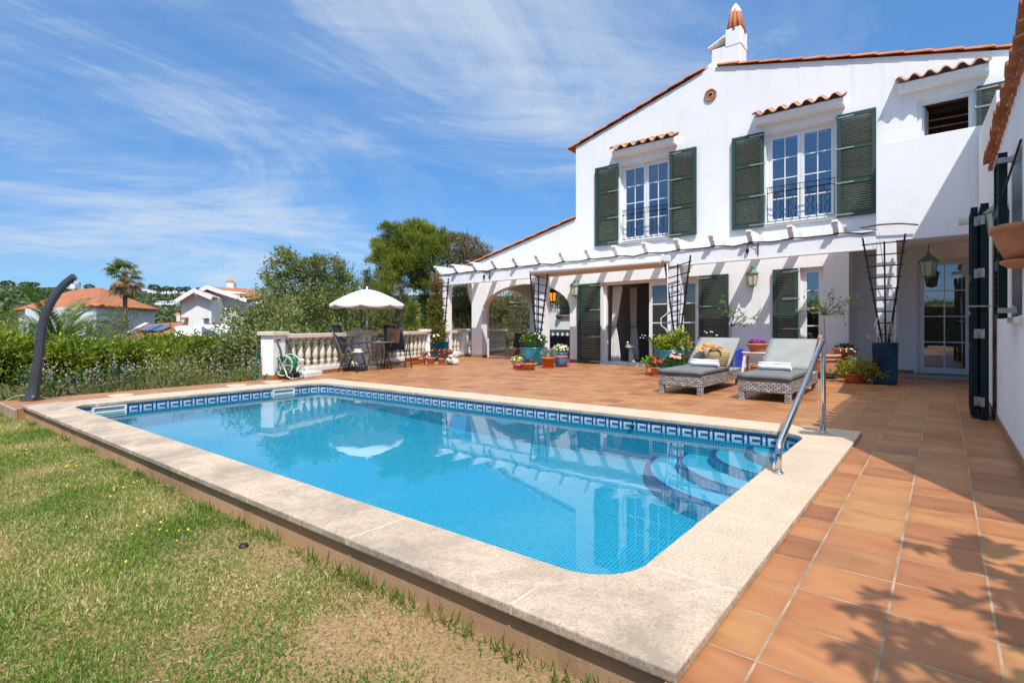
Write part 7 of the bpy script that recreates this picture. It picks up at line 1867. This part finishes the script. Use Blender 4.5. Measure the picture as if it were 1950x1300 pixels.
def gable_house():
    """white house with stepped gables, lower wings and solar panels"""
    d = 42; t = thing('gabled_house', 'white gabled house with terracotta roofs, small chimney and solar panels beyond the hedge', 'house', tuple(at(420, 650, d)))
    tm = ftile((.50, .17, .06), R(20)); tm2 = ftile((.46, .14, .07), R(20))
    def P_(u, v, dd=d): return at(u, v, dd)
    def slab(name, pts, back, mat, par):        # a picture-facing outline given true depth along the view axis
        m_ = MB(); bk = Vector((AX*back, AY*back, 0)); n = len(pts)
        vs = list(pts)+[p+bk for p in pts]; m_.add(vs, [tuple(range(n-1, -1, -1)), tuple(range(n, 2*n))]+[(i, (i+1) % n, n+(i+1) % n, n+i) for i in range(n)]); return m_.build(name, mat, par)
    g1 = slab('wall', [P_(355, 640), P_(403, 640), P_(402, 566), P_(371, 553), P_(345, 566), P_(345, 640)], 6, M['cream'], t)
    slab('wall', [P_(403, 640, d+2), P_(472, 640, d+2), P_(472, 578, d+2), P_(428, 553, d+2), P_(398, 553, d+2)], 6, M['cream'], t)
    # roofs
    def roof(pts, th, name='roof', mat=tm):
        m_ = MB(); n = len(pts); vs = list(pts)+[p-Vector((0, 0, th)) for p in pts]
        m_.add(vs, [tuple(range(n)), tuple(range(2*n-1, n-1, -1))]+[(i, n+i, n+(i+1) % n, (i+1) % n) for i in range(n)]); return m_.build(name, mat, t)
    roof([P_(369, 552, d-.5), P_(404, 566.5, d-.5), P_(428, 567, d+3), P_(400, 552, d+4)], .12)
    roof([P_(369, 552, d-.5), P_(334, 572.5, d-.5), P_(345, 571, d+4), P_(384, 551, d+5)], .12)
    roof([P_(394, 545.5, d+1.4), P_(470, 570.5, d+1.4), P_(506, 565, d+8), P_(488, 552, d+9), P_(466, 549, d+9)], .15)
    roof([P_(394, 545.5, d+1.4), P_(380, 552, d+1.4), P_(420, 549, d+9), P_(466, 549, d+9)], .15)
    vb = MB()
    for a, b in ((P_(369, 553, d-.6), P_(404, 567.5, d-.6)), (P_(369, 553, d-.6), P_(334, 574, d-.6)), (P_(394, 547, d+1.2), P_(470, 572, d+1.2)), (P_(394, 547, d+1.2), P_(381, 553, d+1.2))): vb.bar(a, b, .12, .30)
    vb.build('verge_board', M['white_far'], t)
    ch_ = slab('chimney', [P_(431.5, 552, d+6), P_(444.5, 552, d+6), P_(444.5, 538, d+6), P_(431.5, 538, d+6)], .6, M['white_far'], t)
    c_ = P_(438, 538, d+6.3); MB().lathe([(.42, 0), (.42, .06), (.1, .28), (0, .3)], tuple(c_), 4, smooth=False).build('chimney_cap', M['rooftile'], ch_)
    w = slab('window', [P_(387.5, 606, d-.05), P_(394.5, 606, d-.05), P_(394.5, 590, d-.05), P_(387.5, 590, d-.05)], .1, M['plastic_white'], t); slab('sill', [P_(385.5, 607.5, d-.2), P_(396, 607.5, d-.2), P_(396, 606, d-.2), P_(385.5, 606, d-.2)], .2, M['timber'], w)
    slab('door', [P_(438, 613, d+1.9), P_(450, 613, d+1.9), P_(450, 587.5, d+1.9), P_(438, 587.5, d+1.9)], .3, M['inner_white'], t)
    slab('door', [P_(439.5, 613, d+1.85), P_(448.5, 613, d+1.85), P_(448.5, 595, d+1.85), P_(439.5, 595, d+1.85)], .1, M['balu'], t)
    MB().sphere(P_(430, 590, d+1.8), (.14, .14, .2), 8, 6).build('meter_box', M['galv'], t)
    # lower wings
    roof([P_(236, 640, d-8), P_(331, 641, d-8), P_(353, 612, d-.5), P_(278, 618, d-2)], .2, 'roof', tm2)
    pl = MB()
    for k, (u0, u1) in enumerate(((268, 291), (284, 305))):
        vs = [P_(u0-1, 633, d-6.5), P_(u1, 633, d-6.5), P_(u1+24, 622, d-3.9), P_(u0+21, 622, d-3.9)]; vs = [v+Vector((0, 0, .14)) for v in vs]
        pl.add(vs+[v-Vector((0, 0, .08)) for v in vs], [(0,1,2,3),(7,6,5,4),(0,4,5,1),(1,5,6,2),(2,6,7,3),(3,7,4,0)])
    pl.build('solar_panel', M['solar'], t)
    pp_ = MB(); 
    pp_.bar(P_(236, 641, d-8.1), P_(279, 619, d-2.2), .25, .35); pp_.build('verge_board', M['white_far'], t)
    slab('parapet', [P_(332, 645, d-8), P_(372, 646, d-8), P_(355, 622, d-7), P_(354, 619, d-7), P_(333, 622, d-7)], .4, M['white_far'], t)
    slab('wall', [P_(366, 650, d-7), P_(425, 650, d-7), P_(420, 633, d-7), P_(382, 617, d-7), P_(368, 618, d-7)], 5, M['white_far'], t)
    roof([P_(380, 615, d-7.3), P_(424, 634, d-7.3), P_(452, 634, d-3), P_(445, 614.5, d-2)], .15, 'roof', tm2)
    vb = MB().bar(P_(380, 616, d-7.4), P_(425, 635.5, d-7.4), .12, .22); vb.build('verge_board', M['white_far'], t)
    c2_ = slab('chimney', [P_(336, 612, d+2), P_(343, 612, d+2), P_(343, 600, d+2), P_(336, 600, d+2)], .6, M['white_far'], t); c_ = P_(339.5, 600, d+2.3); MB().lathe([(.36, 0), (.1, .2), (0, .22)], tuple(c_), 4, smooth=False).build('chimney_cap', M['rooftile'], c2_)
    slab('balcony', [P_(345.5, 609, d-.4), P_(353, 609, d-.4), P_(353, 604, d-.4), P_(345.5, 604, d-.4)], 1.0, M['rooftile'], t)
gable_house()
nb = thing('neighbour_house', 'plain white house with a green shuttered window seen through the porch', 'house', (-17.2, 27, -1))
MB().box(-21.6, -12, 27, 33, -1.5, 3.3).build('wall', M['cream'], nb)
wq = onY(1076, 583, 26.95); w = MB().box(wq.x-.32, wq.x+1.3, 26.9, 26.99, wq.z-.5, wq.z+.75).build('window', M['dkgreen'], nb); MB().box(wq.x-.4, wq.x+1.4, 26.85, 26.99, wq.z-.58, wq.z-.5).build('sill', M['terra'], w)
wq = onY(1065, 602, 26.95); MB().lathe([(.0, -.2), (.14, -.1), (.16, .05), (.05, .16), (0, .17)], (wq.x, 26.85, wq.z), 10).build('wall_lamp', M['alu'], nb)
# ================================================================= the wooded hill and its villas
def hit(u, v):
    for d in np.arange(160, 640, 3.):
        p = at(u, v, d)
        if zt(p.x, p.y) >= p.z: return p, d
    return at(u, v, 560), 560.
rg = np.random.default_rng(101)
n = 5200; r = np.sqrt(rg.uniform(150**2, 600**2, n)); a = rg.uniform(R(12), R(92), n)
x, y = -r*np.sin(a), r*np.cos(a); z = terrain(x, y)
# keep clearings round the villas
VIL = [  # u0,u1,v0,v1,label,mat,glass band
 (208, 227, 549, 553, 'long low white villa on the ridge left of the fan palm crown', 'white_far', 0), (248, 263, 550, 554, 'low white villa on the ridge right of the fan palm trunk', 'white_far', 0),
 (268, 297, 549.5, 553.5, 'longest flat white villa on the ridge under the umbrella-shaped pine', 'white_far', 0), (259, 281, 553.5, 561.5, 'two-storey white villa with a blue glass front below the ridge', 'white_far', 2),
 (303, 320, 554, 561, 'low white terraced villa left of the stepped one', 'white_far', 1), (320, 337, 553, 562, 'stepped white villa with small windows on the hillside', 'white_far', 1),
 (343, 363, 554, 560, 'beige flat-roofed villa near the white gable', 'balu', 1), (299, 317, 574, 580, 'white terraced villa midway down the slope, upper one', 'white_far', 1), (310, 329, 579.5, 589, 'white villa with dark square windows, lowest on the slope', 'white_far', 1),
 (324, 342, 573, 583, 'white villa with dark veranda beside the gabled house', 'white_far', 1), (137, 149, 538, 543.5, 'pale lookout house on top of the wooded hill by the shower head', 'white_far', 1),
 (776, 787, 580.5, 588, 'small white villa right of the parasol, left of the wide one', 'white_far', 1), (784, 807, 578, 586, 'wide white villa with dark windows right of the parasol', 'white_far', 1),
 (815, 829, 578, 586, 'white villa half hidden by the columnar shrub', 'white_far', 0)]
villas = []
for (u0, u1, v0, v1, lab, mt, gb) in VIL:
    p, d = hit((u0+u1)/2, v1); villas.append((p, d, u0, u1, v0, v1, lab, mt, gb))
keep = np.ones(n, bool)
for p, d, u0, u1, v0, v1, *_ in villas:
    vx, vy = x-p.x, y-p.y; al = vx*AX+vy*AY; sd_ = vx*RX+vy*RY; hw = (u1-u0)/2*d/F
    keep &= ~((np.abs(sd_) < hw+3) & (al < 12) & (al > -26))
x, y, z = x[keep], y[keep], z[keep]; n = len(x)
R_ = rg.uniform(2.4, 4.8, n); k = 44
d = rand_dirs(n*k, rg); d[:, 2] = np.abs(d[:, 2])*.9-.12
c = np.repeat(np.stack([x, y, z+R_*.75], 1), k, 0); rr = np.repeat(R_, k)
P = c+d*np.stack([rr, rr, rr*.62], 1)*rg.uniform(.75, 1.08, (n*k, 1))
nrm = unit(d+rg.normal(size=d.shape)*.55); t1 = unit(np.cross(nrm, rand_dirs(n*k, rg))); t2 = np.cross(nrm, t1); s = (rr*rg.uniform(.17, .34, n*k))[:, None]
kind(npmesh('forest', np.stack([P-t1*s, P-t2*s*.8, P+t1*s, P+t2*s*.8], 1), 4, M['forest']), 'stuff')
n2 = 5200; r = np.sqrt(rg.uniform(60**2, 170**2, n2)); a = rg.uniform(R(18), R(95), n2)
for (p, d, u0, u1, v0, v1, lab, mt, gb) in villas:
    hw = (u1-u0)/2*d/F; hh = (v1-v0)*d/F; dp = hw*1.1
    t = thing('hillside_villa', lab, 'house', (p.x, p.y, p.z), 'far villas on the hillside')
    b0 = p.z-4; c_ = Vector((p.x, p.y, 0)); 
    up_ = hh if not gb else hh*.55
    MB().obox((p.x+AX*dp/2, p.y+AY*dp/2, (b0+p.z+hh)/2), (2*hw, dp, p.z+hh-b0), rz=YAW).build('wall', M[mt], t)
    if gb:
        MB().obox((p.x-AX*2+RX*hw*.25, p.y-AY*2+RY*hw*.25, (b0+p.z+hh*.5)/2), (2*hw*.75, 5, p.z+hh*.5-b0), rz=YAW).build('terrace', M[mt], t)
        nn = 3 if gb == 1 else 6
        for j in range(nn):
            f = (j+.5)/nn*2-1; w_ = 2*hw/nn*(.42 if gb == 1 else .8)
            q = c_+Vector((RX, RY, 0))*hw*f*.9
            MB().obox((q.x-AX*.06, q.y-AY*.06, p.z+hh*.74), (w_, .2, hh*.26), rz=YAW).build('window', M['glass_far'] if 'glass_far' in M else M['solar'], t)
    MB().obox((p.x+AX*dp/2, p.y+AY*dp/2, p.z+hh+.15), (2*hw+.6, dp+.6, .3), rz=YAW).build('roof', M[mt], t)
def tiled_villa(u0, u1, v0, v1, lab, two):
    p, d = hit((u0+u1)/2, v1); hw = (u1-u0)/2*d/F; hh = (v1-v0)*d/F
    t = thing('hillside_villa', lab, 'house', (p.x, p.y, p.z), 'far villas on the hillside'); c_ = Vector((p.x, p.y, 0))
    Mx_ = Matrix.Translation((p.x, p.y, p.z)) @ Matrix.Rotation(YAW+.35, 4, 'Z'); q = lambda a, b, z: Mx_ @ Vector((a, b, z))
    def bx(x0, x1, y0, y1, z0, z1, nm, m_): return MB().add([q(a, b, z) for a in (x0, x1) for b in (y0, y1) for z in (z0, z1)], [(0,1,3,2),(4,6,7,5),(0,4,5,1),(2,3,7,6),(0,2,6,4),(1,5,7,3)]).build(nm, m_, t)
    bx(-hw*.7, hw*.9, 0, hw*1.4, -4, hh*.82, 'wall', M['white_far'])
    MB().add([q(-hw*.85, -.3, hh*.8), q(hw, -.3, hh*.8), q(hw, hw*.7, hh), q(-hw*.85, hw*.7, hh), q(-hw*.85, hw*1.6, hh*.8), q(hw, hw*1.6, hh*.8)], [(0,1,2,3),(3,2,5,4)]).build('roof', M['rooftile'], t)
    MB().add([q(-hw*.7, 0, hh*.8), q(-hw*.7, hw*1.4, hh*.8), q(-hw*.7, hw*.7, hh*.98)], [(0,1,2)]).add([q(hw*.9, 0, hh*.8), q(hw*.9, hw*1.4, hh*.8), q(hw*.9, hw*.7, hh*.98)], [(0,1,2)]).build('gable', M['white_far'], t)
    bx(-hw*.3, hw*.2, -.15, .0, hh*.55, hh*.72, 'window', M['solar'])
    if two:
        bx(-hw*1.2, -hw*.2, -3, 2, hh*.42, hh*.5, 'porch_roof', M['rooftile']); bx(hw*.3, hw*1.05, -3, 1, hh*.42, hh*.5, 'porch_roof', M['rooftile'])
        for f in (-1.1, -.6, .4, .95): bx(hw*f-.25, hw*f+.25, -2.8, -2.3, -2, hh*.42, 'pillar', M['white_far'])
tiled_villa(776, 799, 603, 627, 'white villa with orange tiles and a pillared porch seen below the pine', True)
tiled_villa(741, 757, 603, 618, 'white villa with orange tiles partly hidden by the young pines', False)
tiled_villa(789, 806, 564, 573, 'tan villa with orange tiles high on the slope under the pine branches', False)
# taller pines standing on the ridge line
m_pts = [(293, 544, 9), (305, 549, 7), (317, 547, 7), (326, 548, 6), (343, 548, 7), (356, 548, 7), (378, 549, 6), (14, 537, 10), (50, 539, 9), (66, 539, 7), (170, 543, 8), (497, 553, 7)]
rlab = ['umbrella pine on the ridge above the long white villa', 'ridge pine right of the umbrella pine', 'rounded ridge pine above the terraced villa', 'smaller ridge pine beside the rounded one', 'ridge pine left of the white gable, nearer the villas', 'ridge pine just left of the white gable', 'ridge pine peeping over the white gable verge', 'crown on the hilltop at the far left edge', 'spiky crown on the hilltop left of the shower', 'low crown on the hilltop nearest the shower', 'broad crown on the hilltop right of the shower head', 'ridge pine right of the gabled house chimney']
for (u, v, w), lab in zip(m_pts, rlab):
    d = 530; q = at(u, v, d); rr_ = w*d/F*.9; rg2 = np.random.default_rng(int(u)); g_ = zt(q.x, q.y)
    t = thing('ridge_pine', lab, 'tree', (q.x, q.y, g_), 'pines along the ridge')
    P, dd_ = in_blob((q.x, q.y, q.z-rr_*.4), (rr_*1.25, rr_*1.1, rr_*.55), 260, .5, rg2)
    npmesh('crown', leaf_quads(P, dd_+rg2.normal(size=P.shape)*.6, rr_*.4, rr_*.3, rg2), 4, M['forest'], t)
    MB().tube([(q.x, q.y, g_-1), (q.x, q.y, q.z-rr_*.4)], [.5, .25], 6).build('trunk', M['barkd'], t)
# scrub and trees filling the middle distance down to the houses
rg = np.random.default_rng(77); n = 420
r = np.sqrt(rg.uniform(62**2, 150**2, n)); a = rg.uniform(R(14), R(96), n); x, y = -r*np.sin(a), r*np.cos(a); z = terrain(x, y)
R_ = rg.uniform(1.3, 2.6, n); k = 130; d = rand_dirs(n*k, rg); d[:, 2] = np.abs(d[:, 2])-.15
c = np.repeat(np.stack([x, y, z+R_*.5], 1), k, 0); rr = np.repeat(R_, k); P = c+d*np.stack([rr, rr, rr*.8], 1)*rg.uniform(.7, 1.08, (n*k, 1))
kind(npmesh('scrub', leaf_quads(P, d+rg.normal(size=d.shape)*.6, rr*.26, rr*.18, rg), 4, M['forest']), 'stuff')
# ================================================================= tree behind the camera on the right, whose shade falls on the path
def shade_tree():
    rg = np.random.default_rng(91); t = thing('fig_tree', 'broad-leaved tree beside the path to the right of the viewpoint', 'tree', (2.3, -.9, 0))
    m_ = MB().tube(catmull([Vector((2.3, -.9, 0)), Vector((2.2, -.6, 1.2)), Vector((1.95, .1, 2.3))]), [.10-.004*i for i in range(13)], 8); V = []
    for k in range(120):
        a = rg.uniform(0, 6.28); rr_ = rg.uniform(.1, 1.0); e = np.array([2.34+1.12*rr_*math.cos(a), .78+1.15*rr_*math.sin(a), 2.75+rg.uniform(-.3, .35)])
        m_.tube([(1.97, .0, 2.15), ((1.97+e[0])/2, (.0+e[1])/2, 2.5), tuple(e)], [.025, .015, .006], 5)
        for j in range(8):
            o = e+rg.normal(size=3)*[.16, .16, .10]; ax = unit(np.array([rg.normal(), rg.normal(), -.15+.2*rg.normal()])); up_ = np.array([0, 0, 1.])
            sd_ = unit(np.cross(ax, up_)); L = rg.uniform(.13, .2)
            for f in (-1.3, -.7, 0, .7, 1.3):
                dv = ax*math.cos(f)+sd_*math.sin(f); l2 = L*(1-.22*abs(f)); w = np.cross(dv, up_); w = w/np.linalg.norm(w)*L*.17
                V.append([o, o+dv*l2*.55+w, o+dv*l2-up_*.02, o+dv*l2*.55-w])
    m_.build('trunk', M['bark'], t); npmesh('crown', np.array(V), 4, M['lf_green'], t)
shade_tree()
